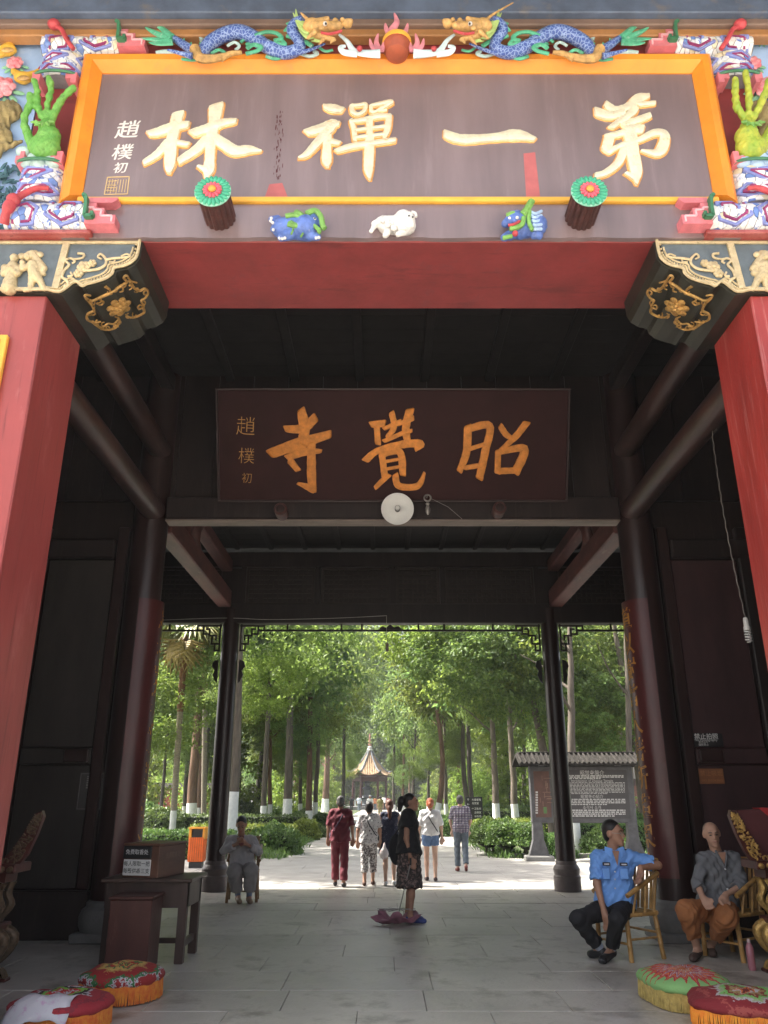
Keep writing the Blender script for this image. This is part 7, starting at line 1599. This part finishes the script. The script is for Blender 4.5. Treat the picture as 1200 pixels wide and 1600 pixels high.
# wood on both sides, farther and farther; each far tree is told apart by what it is seen beside
REFS = [(230, 'thin tree at the far left'), (250, 'slim tree left of the palm'), (300, 'tree with split bark'), (327, 'left rear column'), (365, 'stout pale tree'), (404, 'slanting left tree'), (422, 'slim tree by the slanting one'), (452, 'tall straight dark trunk'), (470, 'slim left trunks'), (492, 'upright trunk at the left path edge'), (510, 'sunlit brown trunk'), (537, 'dark trunk by the pavilion'), (577, 'pavilion'), (616, 'thin trunk right of the pavilion'), (645, 'leaning slim trunk'), (680, 'curved brown trunk'), (697, 'slim grey trunk'), (732, 'leaning mossy trunk'), (773, 'straight whitewashed trunk'), (802, 'whitewashed trunk by the notice board'), (865, 'right rear column'), (905, 'notice board middle'), (970, 'right fan palm')]
USED = {}
def beside(kind, X, Y):
    px = 600 + F * (X - CX) / (Y * CP + (3 - CZ) * SP); rx, nm = min(REFS, key=lambda r: abs(r[0] - px)); key = kind + ' just ' + ('left' if px < rx else 'right') + ' of the ' + nm
    USED[key] = USED.get(key, 0) + 1; n_ = USED[key]
    return key if n_ == 1 else kind + (' deeper' if n_ == 2 else ' deepest' if n_ == 3 else ' farthest back') + ' just ' + ('left' if px < rx else 'right') + ' of the ' + nm
WSKIP = {0, 3, 8, 9, 14, 17, 18, 21, 22, 24, 26, 28, 29, 31, 32, 33, 35, 37, 40, 41, 42, 43, 44, 46, 47, 53, 54, 55, 56, 59, 60}
USKIP = {2, 10, 11, 12, 18, 21, 22, 23, 28, 30, 31, 32, 34, 38, 40, 42, 43, 44}
rr = random.Random(31); k = 0
for i in range(150):
    Y = rr.uniform(34, 135); sd_ = rr.choice((-1, 1)); X = sd_ * (3.8 + rr.random() ** 1.3 * (3 + Y * .34))
    if k >= 62: break
    k += 1
    side = 'left' if sd_ < 0 else 'right'; ci = rr.randrange(3) + 10
    base = Vector((X, Y, 0)); top = Vector((X + rr.uniform(-.5, .5), Y, 8)); z = rr.uniform(5.4, 8.5) + Y * .025
    r_ = rr.uniform(.11, .2); bk = rr.choice((BARK, BARKB, BARKD)); crs = [(ci, 0, 0, z, rr.uniform(.62, .9)), (rr.randrange(3) + 10, rr.uniform(-1, 1), 1, z + 4.2, rr.uniform(.6, .8))]; wh = rr.uniform(.9, 1.2)
    if k - 1 in WSKIP: continue
    tree(beside({BARK: 'grey', BARKB: 'brown', BARKD: 'dark'}[bk] + ' woodland tree seen', X, Y), base, top, r_, bk, crs, wh, group='woodland trees on the %s of the path' % side, limbs=2, name='woodland_tree', seed=i)
for i in range(30):
    X = -48 + i * 3.3 + rr.uniform(-1, 1); Y = rr.uniform(136, 160)
    tree(beside('tall backdrop tree', X, Y), Vector((X, Y, 0)), Vector((X, Y, 8)), .22, BARKD, [(rr.randrange(3) + 10, 0, 0, rr.uniform(3.5, 6), 1.35), (rr.randrange(3) + 10, 0, 0, rr.uniform(10, 13), 1.7), (rr.randrange(3) + 10, 0, 1, rr.uniform(18, 21), 1.8)], 0, group='backdrop wood beyond the pavilion', limbs=0, name='backdrop_tree', seed=i + 500)
UNDER = leafmat('leaf_understory', (.095, .160, .025), (.20, .28, .05), .5); UME = FARC[1].copy(); UME.materials.clear(); UME.materials.append(UNDER)
for i in range(46):
    sd_ = -1 if i % 2 else 1; Y = 46 + (i // 2) * 3.6 + rr.uniform(-1, 1); X = sd_ * (4.6 + rr.random() * (2 + Y * .26)); s_ = rr.uniform(.36, .62); rz0 = rr.uniform(0, 6)
    if i in USKIP: continue
    t = thing('understory_shrub', beside('loose bright shrub', X, Y), 'shrub', (X, Y, -.06), 'understory shrubs in the %s wood' % ('left' if sd_ < 0 else 'right'))
    o = bpy.data.objects.new('foliage', UME); COL.objects.link(o); o.parent = t; o.location = (0, 0, 4.6 * s_ * .86); o.scale = (s_,) * 3; o.rotation_euler = (0, 0, rz0)
    MB().tube([(X, Y, -.06), (X + .1, Y, 4.0 * s_)], [.06, .03], 7).build('stem', BARKD, t)
# ---- fan palms
FROND = mat('palm_green', (.10, .15, .035), .5, .3, 1.6, col2=(.30, .24, .05)); FRONDO = mat('palm_dry_orange', (.26, .19, .05), .6, .35, 6); PTR = mat('palm_trunk', (.24, .20, .15), .9, .3, 8, .6, stretch=(1, 1, 5)); PTB = mat('palm_fibre', (.16, .075, .035), .95, .4, 16, .8)
def fan(seed, L):
    g = random.Random(seed); m = MB(); m.tube([(0, 0, 0), (L * .5, 0, .04), (L, 0, -.03)], [.018, .013, .012], 6); c = Vector((L, 0, -.03)); n_ = 20
    for i in range(n_):
        a = R(-112 + 224 * i / (n_ - 1)); l = .98 * (1 - .22 * abs(a) / 2) * g.uniform(.9, 1.08); d = Vector((math.cos(a), math.sin(a), 0)); sd2 = Vector((-math.sin(a), math.cos(a), 0)) * .052
        mid = c + d * l * .55 + Vector((0, 0, -.03)); tip = c + d * l + Vector((0, 0, -.34 - .2 * g.random()))
        m.add([c, mid + sd2, mid - sd2, tip, mid + Vector((0, 0, .02))], [(0, 1, 4), (0, 4, 2), (1, 3, 4), (4, 3, 2)])
    return m
FM = []
for i in range(4): me = fan(i, .55).mesh('frond', False); FM.append(me)
def palm(label, base, top, r, white, fronds):
    t = thing('palm_tree', label, 'palm tree', (base.x, base.y, -.06), 'fan palms'); n_ = 40; pts = [base.lerp(top, i / n_) + Vector((0, 0, -.06 * (1 - i / n_))) for i in range(n_ + 1)]
    k1 = int(n_ * .62); MB().tube(pts[:k1 + 1], [r * (1.12 if i % 2 else 1.0) for i in range(k1 + 1)], 14).build('trunk', PTR, t)
    MB().tube(pts[k1:], [r * (1.25 if i % 2 else 1.05) for i in range(n_ - k1 + 1)], 12).build('fibrous_trunk', PTB, t)
    if white: kw = [p for p in pts if p.z < white]; MB().tube(kw, [r * 1.0 + (.014 if i % 2 else .006) for i in range(len(kw))], 14, cap=False).build('whitewash', LIMEW, t)
    g = random.Random(7)
    for i in range(fronds):
        dry = i % 6 == 0; me = FM[i % 4].copy(); me.materials.append(FRONDO if dry else FROND); o = bpy.data.objects.new('frond', me); COL.objects.link(o); o.parent = t; o.location = top - Vector((base.x, base.y, -.06))
        o.rotation_euler = (g.uniform(-.5, .5), R(g.uniform(58, 84) if dry else g.uniform(-40, 40)), g.uniform(0, 6.28)); o.scale = (1.15,) * 3
b = G(268, 1318); palm('tall fan palm with orange dry fronds left of the rear column', b, P(290, 985, b.y), .105, 1.25, 17)
b = G(318, 1300); palm('second fan palm half hidden behind the left rear column', b, P(322, 990, b.y), .12, .0, 12)
b = G(981, 1300); palm('fan palm with hanging brown skirt behind the notice board', b, P(961, 985, b.y), .13, 0, 14)
# ---- hedges and shrubs
def shrubmesh(seed, n_, leaf, mt, e=(1, 1, 1)):
    g = np.random.default_rng(seed); u = g.normal(size=(n_, 3)); u /= np.linalg.norm(u, axis=1, keepdims=True); u[:, 2] = np.abs(u[:, 2]) * 1.05 - .12
    lump = 1 + .09 * np.sin(u[:, 0] * 7 + seed) * np.cos(u[:, 1] * 6) + .06 * np.sin(u[:, 2] * 11 + seed * 2)
    Cn = u * (g.uniform(.80, 1.03, n_) * lump)[:, None]; Dr = u * .8 + g.normal(size=(n_, 3)) * .7; Nm = u + g.normal(size=(n_, 3)) * .5; L = leaf * g.uniform(.6, 1.3, n_)
    return leaves('foliage', Cn, Dr, Nm, L, L * .3, mt)
SHR = [shrubmesh(1, 4200, .13, LEAFH), shrubmesh(2, 4200, .12, LEAFH), shrubmesh(3, 4200, .12, LEAFY), shrubmesh(4, 4600, .11, LEAFH)]
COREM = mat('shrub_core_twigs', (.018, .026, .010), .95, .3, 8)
def shrub(label, x, y, rx, h, k, ry=None, stem=False, group='rounded shrubs beside the path'):
    b = G(x, y) if y is not None else Vector((x[0], x[1], 0)); t = thing('shrub', label, 'shrub', (b.x, b.y, -.06), group); z0 = h * .32 if stem else .0
    o = bpy.data.objects.new('foliage', SHR[k]); COL.objects.link(o); o.parent = t; o.location = (0, 0, .06 + z0 + h * .10); o.scale = (rx, ry or rx, (h - z0) * .88); o.rotation_euler = (0, 0, random.uniform(0, 6.28))
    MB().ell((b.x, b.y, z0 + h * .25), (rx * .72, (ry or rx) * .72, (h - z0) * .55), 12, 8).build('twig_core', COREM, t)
    if stem:
        for i in range(3): a = i * 2.1; MB().tube([(b.x + .08 * math.cos(a), b.y + .08 * math.sin(a), -.06), (b.x + .2 * math.cos(a), b.y + .2 * math.sin(a), z0 + .25)], .035, 7).build('stem', BARKD, t)
    return t
shrub('large round bush right of the seated man in grey', 428, 1334, .76, .88, 0)
shrub('yellowish round bush left of the path', 476, 1312, .62, .80, 2)
shrub('low dark bush at the left path edge', 492, 1308, .5, .55, 1)
shrub('small round bush farther up the left path edge', 503, 1289, .62, .75, 3)
shrub('dark bush beside the left trunks farther on', 480, 1287, .9, 1.0, 0)
shrub('distant bush on the left path edge near the pavilion', 530, 1275, .9, .95, 1)
shrub('stemmed shrub beside the plaid shirted man', 764, 1336, .58, .95, 1, stem=True)
shrub('wide stemmed shrub between the path and the notice board', 793, 1338, .66, .98, 0, stem=True)
shrub('bright shrub against the notice board post', 826, 1340, .5, .92, 3, stem=True)
shrub('dark bush left of the plaid shirted man', 700, 1306, .78, .85, 0)
shrub('low bush behind the red haired woman', 690, 1297, .7, .7, 1)
shrub('bush under the notice board on the left', 868, 1340, .55, .7, 3)
shrub('bush under the notice board on the right', 945, 1336, .7, .75, 1)
shrub('tall bush behind the notice board on the right side', 1003, 1330, .8, 1.2, 3)
shrub('distant bush on the right path edge', 655, 1278, .9, .95, 0)
shrub('round clipped bush in the right middle distance', 815, 1297, 1.1, 1.3, 3)
shrub('second clipped bush in the right middle distance', 775, 1291, 1.2, 1.3, 1)
shrub('rounded hedge bush behind the left trunks', 380, 1290, 1.3, 1.3, 1)
shrub('rounded hedge bush left behind the seated man', 415, 1287, 1.2, 1.25, 0)
shrub('rounded bush behind the palm trunk', 250, 1304, 1.3, 1.25, 3)
shrub('rounded bush at the far left edge of the garden', 222, 1303, 1.2, 1.3, 1)
def hedge(label, x0, x1, y0, y1, h, mt, n_):
    t = thing('hedge', label, 'hedge', ((x0 + x1) / 2, (y0 + y1) / 2, -.06), 'clipped hedges'); g = np.random.default_rng(int(abs(x0 * 10 + y0)))
    dx, dy = x1 - x0, y1 - y0; ar = np.array([dx * dy, dx * h, dx * h, dy * h, dy * h]); f = g.choice(5, n_, p=ar / ar.sum()); a, b = g.random(n_), g.random(n_)
    Cn = np.zeros((n_, 3)); Nn = np.zeros((n_, 3))
    for i, (o, u, v, nn) in enumerate((((x0, y0, h), (dx, 0, 0), (0, dy, 0), (0, 0, 1)), ((x0, y0, 0), (dx, 0, 0), (0, 0, h), (0, -1, 0)), ((x0, y1, 0), (dx, 0, 0), (0, 0, h), (0, 1, 0)), ((x0, y0, 0), (0, dy, 0), (0, 0, h), (-1, 0, 0)), ((x1, y0, 0), (0, dy, 0), (0, 0, h), (1, 0, 0)))):
        s_ = f == i; Cn[s_] = np.array(o) + a[s_, None] * np.array(u) + b[s_, None] * np.array(v); Nn[s_] = nn
    Cn += g.normal(size=(n_, 3)) * .03; Dr = Nn * .7 + g.normal(size=(n_, 3)) * .6; L = g.uniform(.05, .11, n_)
    me = leaves('foliage', Cn, Dr, Nn + g.normal(size=(n_, 3)) * .5, L, L * .32, mt); finish(me, None, 'foliage', t, None, False)
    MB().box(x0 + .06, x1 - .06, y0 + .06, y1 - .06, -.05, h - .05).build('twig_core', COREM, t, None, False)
hedge('low clipped hedge behind the orange bin', -9.5, -4.2, 22.6, 23.5, .62, LEAFH, 9000)
hedge('yellow green clipped hedge behind the big left bush', -6.4, -3.1, 27.4, 28.6, .62, LEAFY, 7000)
hedge('long clipped hedge far left beyond the trunks', -14, -3.6, 37, 38.2, .75, LEAFH, 7000)
hedge('yellow green clipped hedge right of the path behind the shrubs', 3.1, 10, 30, 31.4, .72, LEAFY, 8000)
hedge('dark clipped hedge behind the right trunks', 3.3, 13, 39, 40.2, .95, LEAFH, 7000)
hedge('clipped hedge behind the notice board', 5.6, 11, 24.6, 25.4, .80, LEAFH, 7000)
# grass skirts along the path edges
def tufts(name, label, spots, n_, mt):
    g = np.random.default_rng(3); sp = np.array(spots); i = g.integers(0, len(sp), n_); C0 = np.zeros((n_, 3)); C0[:, :2] = sp[i, :2] + g.normal(size=(n_, 2)) * sp[i, 2:4]; C0[:, 2] = -.03
    Dr = g.normal(size=(n_, 3)) * .55; Dr[:, 2] = 1; L = g.uniform(.12, .30, n_); me = leaves(name, C0, Dr, g.normal(size=(n_, 3)), L, L * .05 + .004, mt); o = finish(me, None, name, None, None, False); return tag(o, label, 'grass', None, 'stuff')
sp = [(-3.15 - .1 * (i % 3), 23.2 + i * .8, .22, .35) for i in range(22)] + [(3.2 + .1 * (i % 3), 23.4 + i * .8, .22, .35) for i in range(22)] + [(4.6, 23.4, .8, .2), (6.3, 23.4, .8, .2), (-5, 24.2, 1.2, .4), (-7, 25, 1.2, .4)]
tufts('grass', 'dark grass tufts edging the beds along the path', sp, 9000, LEAFH)
# low stone kerbs of the beds
for s in (-1, 1):
    o = MB().box(s * 3.0, s * 3.12, 23.3, 70, -.05, .08, .01).build('kerb', STONE, None, None, False); tag(o, None, None, None, 'structure')
    o = MB().box(s * 3.2, s * 12, 23.26, 23.38, -.05, .10, .01).build('kerb', STONE, None, None, False); tag(o, None, None, None, 'structure')
# ------------------------------------------------------------------ notice board
NF = mat('notice_frame_grey', (.085, .082, .085), .6, .3, 6, .15); NPAN = mat('notice_panel', (.055, .050, .050), .5, .15, 3); NMAP = mat('notice_map_brown', (.105, .050, .036), .5, .2, 4); NTX = mat('notice_lettering', (.46, .45, .43), .6, .1)
NY = 22.0
n0 = thing('notice_board', 'roofed grey stone notice board with white text right of the path', 'notice board', (5.2, NY, 0))
def NB(x, y, d=0.0): return P(x, y, NY - d)
a, b = NB(826, 1197), NB(996, 1286)
MB().box(a.x, b.x, NY, NY + .16, b.z, a.z, .02).build('frame', NF, n0, None, False)
pa, pb_ = NB(833, 1205), NB(862, 1277); MB().box(pa.x, pb_.x, NY - .012, NY - .001, pb_.z, pa.z).build('map_panel', NMAP, n0, None, False)
ta, tb2 = NB(864, 1203), NB(986, 1279); MB().box(ta.x, tb2.x, NY - .012, NY - .001, tb2.z, ta.z).build('text_panel', NPAN, n0, None, False)
for x, y0, y1, w_ in ((840, 1285, 1347, .34), (988, 1285, 1345, .34)):
    p, q = NB(x, y0), NB(x, y1); m = MB(); m.prism([(p.x - .12, NY - .02, p.z), (p.x + .12, NY - .02, p.z), (p.x + .14, NY - .02, .5), (p.x + .26, NY - .02, .12), (p.x + .27, NY - .02, 0), (p.x - .27, NY - .02, 0), (p.x - .26, NY - .02, .12), (p.x - .14, NY - .02, .5)], (0, .22, 0)); m.build('post', NF, n0, None, False)
    MB().box(p.x - .36, p.x + .36, NY - .14, NY + .34, -.02, .13, .03).build('post_base', STONE, n0, None, False)
e0, e1, r0_, r1_ = NB(806, 1196), NB(1000, 1188), NB(822, 1180), NB(975, 1173)
ez, rz_ = NB(900, 1194).z, NB(900, 1178).z; xa, xb = NB(806, 1190).x, NB(1003, 1190).x
MB().prism([(xa, NY - .55, ez), (xa, NY + .08, rz_), (xa, NY + .72, ez), (xa, NY + .72, ez - .05), (xa, NY + .08, rz_ - .07), (xa, NY - .55, ez - .05)], (xb - xa, 0, 0)).build('roof', mat('notice_roof_tile', (.032, .029, .026), 1.0, .3, 6, .2, spec=.1), n0, None, False)  # tile colour darkened to stand in for tree shade on this roof
i = 0; x = xa + .06
while x < xb:
    MB().tube([(x, NY - .57, ez + .015), (x, NY + .06, rz_ + .015)], .032, 7).build('roof_tile_row', MATS['notice_roof_tile'], n0); x += .125
MB().box(xa + .1, xb - .1, NY + .02, NY + .14, rz_ + .005, rz_ + .06, .015).build('ridge', MATS['notice_roof_tile'], n0, None, False)
for x in (a.x + .35, b.x - .35): MB().box(x - .07, x + .07, NY + .02, NY + .14, a.z + .001, rz_ - .06).build('roof_post', NF, n0, None, False)
def rows(y0, y1, n_, x0, x1, hh, rr, seed):
    m = MB(); rr = random.Random(seed)
    for i in range(n_):
        y = y0 + (y1 - y0) * i / max(n_ - 1, 1); p = NB(x0 + (4 if i == 0 else 0), y); e = NB(x1 - (rr.uniform(10, 40) if i == n_ - 1 else 0), y).x; x = p.x
        while x < e:
            l = rr.uniform(.03, .10); m.box(x, min(x + l, e), NY - .0145, NY - .0125, p.z - hh / 2, p.z + hh / 2); x += l + rr.uniform(.008, .03)
    return m
rows(1212, 1216.5, 3, 874, 974, .030, 0, 1).build('text_lines', NTX, n0, None, False)
rows(1223, 1240, 9, 872, 976, .016, 0, 2).build('text_lines', NTX, n0, None, False)
rows(1249, 1257, 4, 872, 977, .024, 0, 3).build('text_lines', NTX, n0, None, False)
rows(1266, 1275, 4, 872, 977, .030, 0, 4).build('text_lines', NTX, n0, None, False)
text('昭觉寺简介', .13, NTX, n0, NB(925, 1208.0, .013), (1, 0, 0), (0, 0, 1), 'heading', .01, line=1)
text('Introduction of Zhaojue Temple', .085, NTX, n0, NB(925, 1220, .013), (1, 0, 0), (0, 0, 1), 'heading')
text('昭覚寺の紹介', .10, NTX, n0, NB(925, 1245, .013), (1, 0, 0), (0, 0, 1), 'heading'); text('소각사 소개', .10, NTX, n0, NB(925, 1262, .013), (1, 0, 0), (0, 0, 1), 'heading')
m = MB(); rr = random.Random(6)
for i in range(16):
    p = NB(rr.uniform(842, 858), rr.uniform(1212, 1255)); h_ = rr.random() < .5; m.box(p.x, p.x + (.22 if h_ else .012), NY - .0145, NY - .0125, p.z - (.006 if h_ else .12), p.z + .006)
m.build('map_lines', mat('map_line', (.22, .13, .09), .6), n0, None, False)
MB().box(NB(849, 1262).x, NB(854, 1262).x, NY - .0145, NY - .0125, NB(850, 1271).z, NB(850, 1261).z).build('map_block', mat('map_green', (.08, .16, .05), .6), n0, None, False)
m = MB()
for i in range(9): p = NB(838.5, 1238 + i * 4); m.box(p.x - .03, p.x + .03, NY - .0145, NY - .0125, p.z - .022, p.z + .022)
m.build('map_caption', NTX, n0, None, False)
# ---- black direction sign
gs = G(743, 1316); sg = thing('direction_sign', 'black direction sign with white symbols beside the plaid shirted man', 'sign', (gs.x, gs.y, 0))
SYs = gs.y; a, b = P(727, 1245, SYs), P(755, 1280, SYs)
MB().box(a.x, b.x, SYs, SYs + .05, b.z, a.z, .008).build('board', BLK, sg, None, False)
for x in (a.x + .12, b.x - .12): MB().box(x - .03, x + .03, SYs + .052, SYs + .11, -.05, a.z - .1).build('post', BLK, sg, None, False)
W_ = b.x - a.x; H_ = a.z - b.z
for t_, fx, fz, sz in (('↑', .16, .86, .12), ('←', .16, .66, .12), ('大雄宝殿', .64, .86, .085), ('先觉堂', .58, .70, .085), ('→', .40, .46, .11), ('卫生间', .70, .46, .085), ('念佛堂', .70, .29, .085), ('停车场', .70, .12, .085)):
    text(t_, sz, SIGNW, sg, (a.x + W_ * fx, SYs, b.z + H_ * fz), (1, 0, 0), (0, 0, 1), 'lettering', .01)
# ---- orange litter bin
gb = G(306, 1356); bn = thing('litter_bin', 'orange slatted litter bin beside the left rear column', 'litter bin', gb); OB = mat('orange_bin', (.72, .13, .015), .5, .15, 6); OB2 = mat('amber_bin_edge', (.72, .30, .03), .5, .1, 6)
def BN(a0_, a1_, b0, b1, c0, c1, nm, mt, bv=.006): return MB().box(gb.x + a0_, gb.x + a1_, gb.y + b0, gb.y + b1, c0, c1, bv).build(nm, mt, bn, None, False)
BN(-.15, .15, -.11, .11, 0, .13, 'base', SOLE); BN(-.165, .165, -.125, .125, .131, .62, 'liner', mat('bin_inner', (.25, .05, .01), .6))
for i in range(7): BN(-.175 + i * .05, -.175 + i * .05 + .042, -.145, -.126, .14, .66, 'slat', OB, .004)
for i in range(5):
    for s in (-1, 1): o = MB().box(gb.x + s * .166, gb.x + s * .185, gb.y - .12 + i * .05, gb.y - .12 + i * .05 + .042, .14, .66, .003).build('slat', OB, bn, None, False)
BN(-.19, -.13, -.14, .14, .622, .84, 'side_frame', OB2); BN(.13, .19, -.14, .14, .622, .84, 'side_frame', OB2); BN(-.20, .20, -.155, .155, .842, .88, 'lid', OB2); BN(-.128, .128, -.10, .13, .622, .84, 'opening', BLK)
# ------------------------------------------------------------------ pavilion at the end of the path
PVY = 112.0; pc = Vector((-2.05, PVY, 0)); pv = thing('pavilion', 'small pavilion with golden tiled pointed roof and white finial at the path end', 'pavilion', pc)
TILE = mat('golden_roof_tile', (.30, .17, .08), .5, .2, 6, .1); TILER = mat('tile_rib', (.42, .29, .17), .5, .2, 6); PVW = mat('pavilion_dark_red', (.07, .022, .02), .5, .25, 4); RIDG = mat('grey_ridge', (.16, .17, .18), .7, .2, 6)
MB().box(pc.x - 3.6, pc.x + 3.6, PVY - 3.6, PVY + 3.6, -.05, .35, .03).build('base', STONE, pv, None, False)
n_ = 6; Rv = 3.05; ang = [R(60 * i + 0) for i in range(n_)]; cor = [Vector((math.cos(a), math.sin(a), 0)) for a in ang]
prof = [(3.0, 4.25), (2.6, 4.42), (1.95, 4.95), (1.22, 5.85), (.62, 6.75), (.22, 7.5)]
def rp(c, r_, z): return pc + c * r_ + Vector((0, 0, z))
for i in range(n_):
    m = MB(); c0, c1 = cor[i], cor[(i + 1) % n_]; seg = 8; vs = []; 
    for j, (r_, z) in enumerate(prof):
        for q in range(seg + 1): t = q / seg; lift = (.45 if j == 0 else .16 if j == 1 else 0) * (abs(2 * t - 1) ** 2); vs.append(rp(c0.lerp(c1, t), r_, z + lift))
    f = [(j * (seg + 1) + q, j * (seg + 1) + q + 1, (j + 1) * (seg + 1) + q + 1, (j + 1) * (seg + 1) + q) for j in range(len(prof) - 1) for q in range(seg)]
    m.add(vs, f).build('roof_face', TILE, pv)
    ed = 13; m = MB()
    for q in range(1, ed):
        t = q / ed; pts = [];
        for j, (r_, z) in enumerate(prof):
            w_ = r_ / prof[0][0]; tt = .5 + (t - .5) / max(w_, .05)
            if 0.02 <= tt <= .98: lift = (.45 if j == 0 else .16 if j == 1 else 0) * (abs(2 * tt - 1) ** 2); pts.append(rp(c0.lerp(c1, tt), r_, z + lift + .04))
        if len(pts) > 1: m.tube(pts, .062, 6)
    m.build('tile_ribs', TILER, pv)
    pts = [rp(c0, r_, z + (.45 if j == 0 else .16 if j == 1 else 0) + .08) for j, (r_, z) in enumerate(prof)]; pts = [rp(c0, 3.16, 4.98)] + pts
    MB().tube(pts, [.07, .11, .12, .12, .12, .12, .12], 8).build('hip_ridge', RIDG, pv)
    MB().lathe([(.17, .35), (.16, 4.1)], pc + c0 * 2.2, 14).build('column', PVW, pv)
    a, b = rp(c0, 2.2, 3.75), rp(c1, 2.2, 3.75); MB().bar(a, b, .18, .5).build('beam', PVW, pv, None, False)
    a, b = rp(c0, 2.72, 4.15), rp(c1, 2.72, 4.15); MB().bar(a, b, .5, .12).build('eave_board', PVW, pv, None, False)
MB().lathe([(2.1, 4.1), (2.1, 4.3)], pc, 6).build('ceiling', PVW, pv, None, False)
MB().lathe([(.34, 7.4), (.42, 7.55), (.30, 7.75), (.36, 7.9), (.20, 8.05)], pc, 16).build('finial_base', mat('finial_white', (.5, .48, .46), .5), pv)
MB().lathe([(.20, 8.05), (.24, 8.25), (.17, 8.4), (.21, 8.6), (.14, 8.8), (.18, 9.0), (.10, 9.25), (.13, 9.4), (.03, 9.75)], pc, 14).build('finial', mat('finial_rose', (.50, .24, .20), .5, .3, 6), pv)
inb = thing('incense_burner', 'tall dark iron incense tower standing inside the pavilion', 'incense burner', pc + Vector((-.3, -.6, .35)))
c = pc + Vector((-.3, -.6, .35)); IR = mat('iron_grey', (.09, .10, .11), .5, .2, metal=.4)
MB().lathe([(.9, 0), (.95, .2), (.7, .3), (.72, 1.0), (.6, 1.1)], c, 8).build('body', IR, inb); MB().lathe([(1.0, 1.12), (.95, 1.2), (.45, 1.45), (.5, 2.1), (.42, 2.2)], c, 8).build('tier', IR, inb); MB().lathe([(.78, 2.2), (.7, 2.3), (.3, 2.55), (.34, 2.9), (.6, 2.92), (.15, 3.2), (.05, 3.5)], c, 8).build('tier', IR, inb)
# a red temple wall at the far left and a dark hall at the far right of the wood
rw = thing('red_wall', 'low red temple wall with grey tiled coping beyond the trees at far left', 'wall', (-22, 66, 0))
MB().box(-40, -12.5, 65.8, 66.2, -.06, 2.2).build('wall', mat('vermilion_wall', (.40, .07, .06), .8, .15, 2), rw, None, False); MB().prism([(-40, 65.4, 2.2), (-40, 66, 2.6), (-40, 66.6, 2.2)], (27.6, 0, 0)).build('coping', MATS['notice_roof_tile'], rw, None, False)
hz = thing('side_hall', 'dark side hall with red lattice wall half hidden in the right wood', 'building', (26, 84, 0))
MB().box(12, 40, 83, 90, -.06, 3.2).build('wall', mat('hall_dark_red', (.10, .03, .028), .7, .3, 2), hz, None, False); MB().prism([(11, 81.6, 3.2), (11, 86.5, 5.8), (11, 91.4, 3.2)], (30, 0, 0)).build('roof', MATS['notice_roof_tile'], hz, None, False)
for i in range(9): MB().box(12.4 + i * 3, 14.4 + i * 3, 82.95, 82.999, .9, 2.6).build('window', mat('lattice_red', (.20, .05, .03), .6, .3, 10), hz, None, False)
# ------------------------------------------------------------------ haze box added round the whole scene, paling the wood and lifting interior darks
hzm = bpy.data.materials.new('veil_haze'); hzm.use_nodes = True; N, L = hzm.node_tree.nodes, hzm.node_tree.links; N.remove(N['Principled BSDF'])
pv_ = N.new('ShaderNodeVolumePrincipled'); pv_.inputs['Color'].default_value = (.93, .96, 1, 1); pv_.inputs['Density'].default_value = HAZE; pv_.inputs['Anisotropy'].default_value = .2
L.new(pv_.outputs[0], N['Material Output'].inputs['Volume'])
hzo = MB().box(-112, 112, -64, 192, -1.2, 32).build('haze', hzm, None, None, False); tag(hzo, None, None, None, 'stuff')
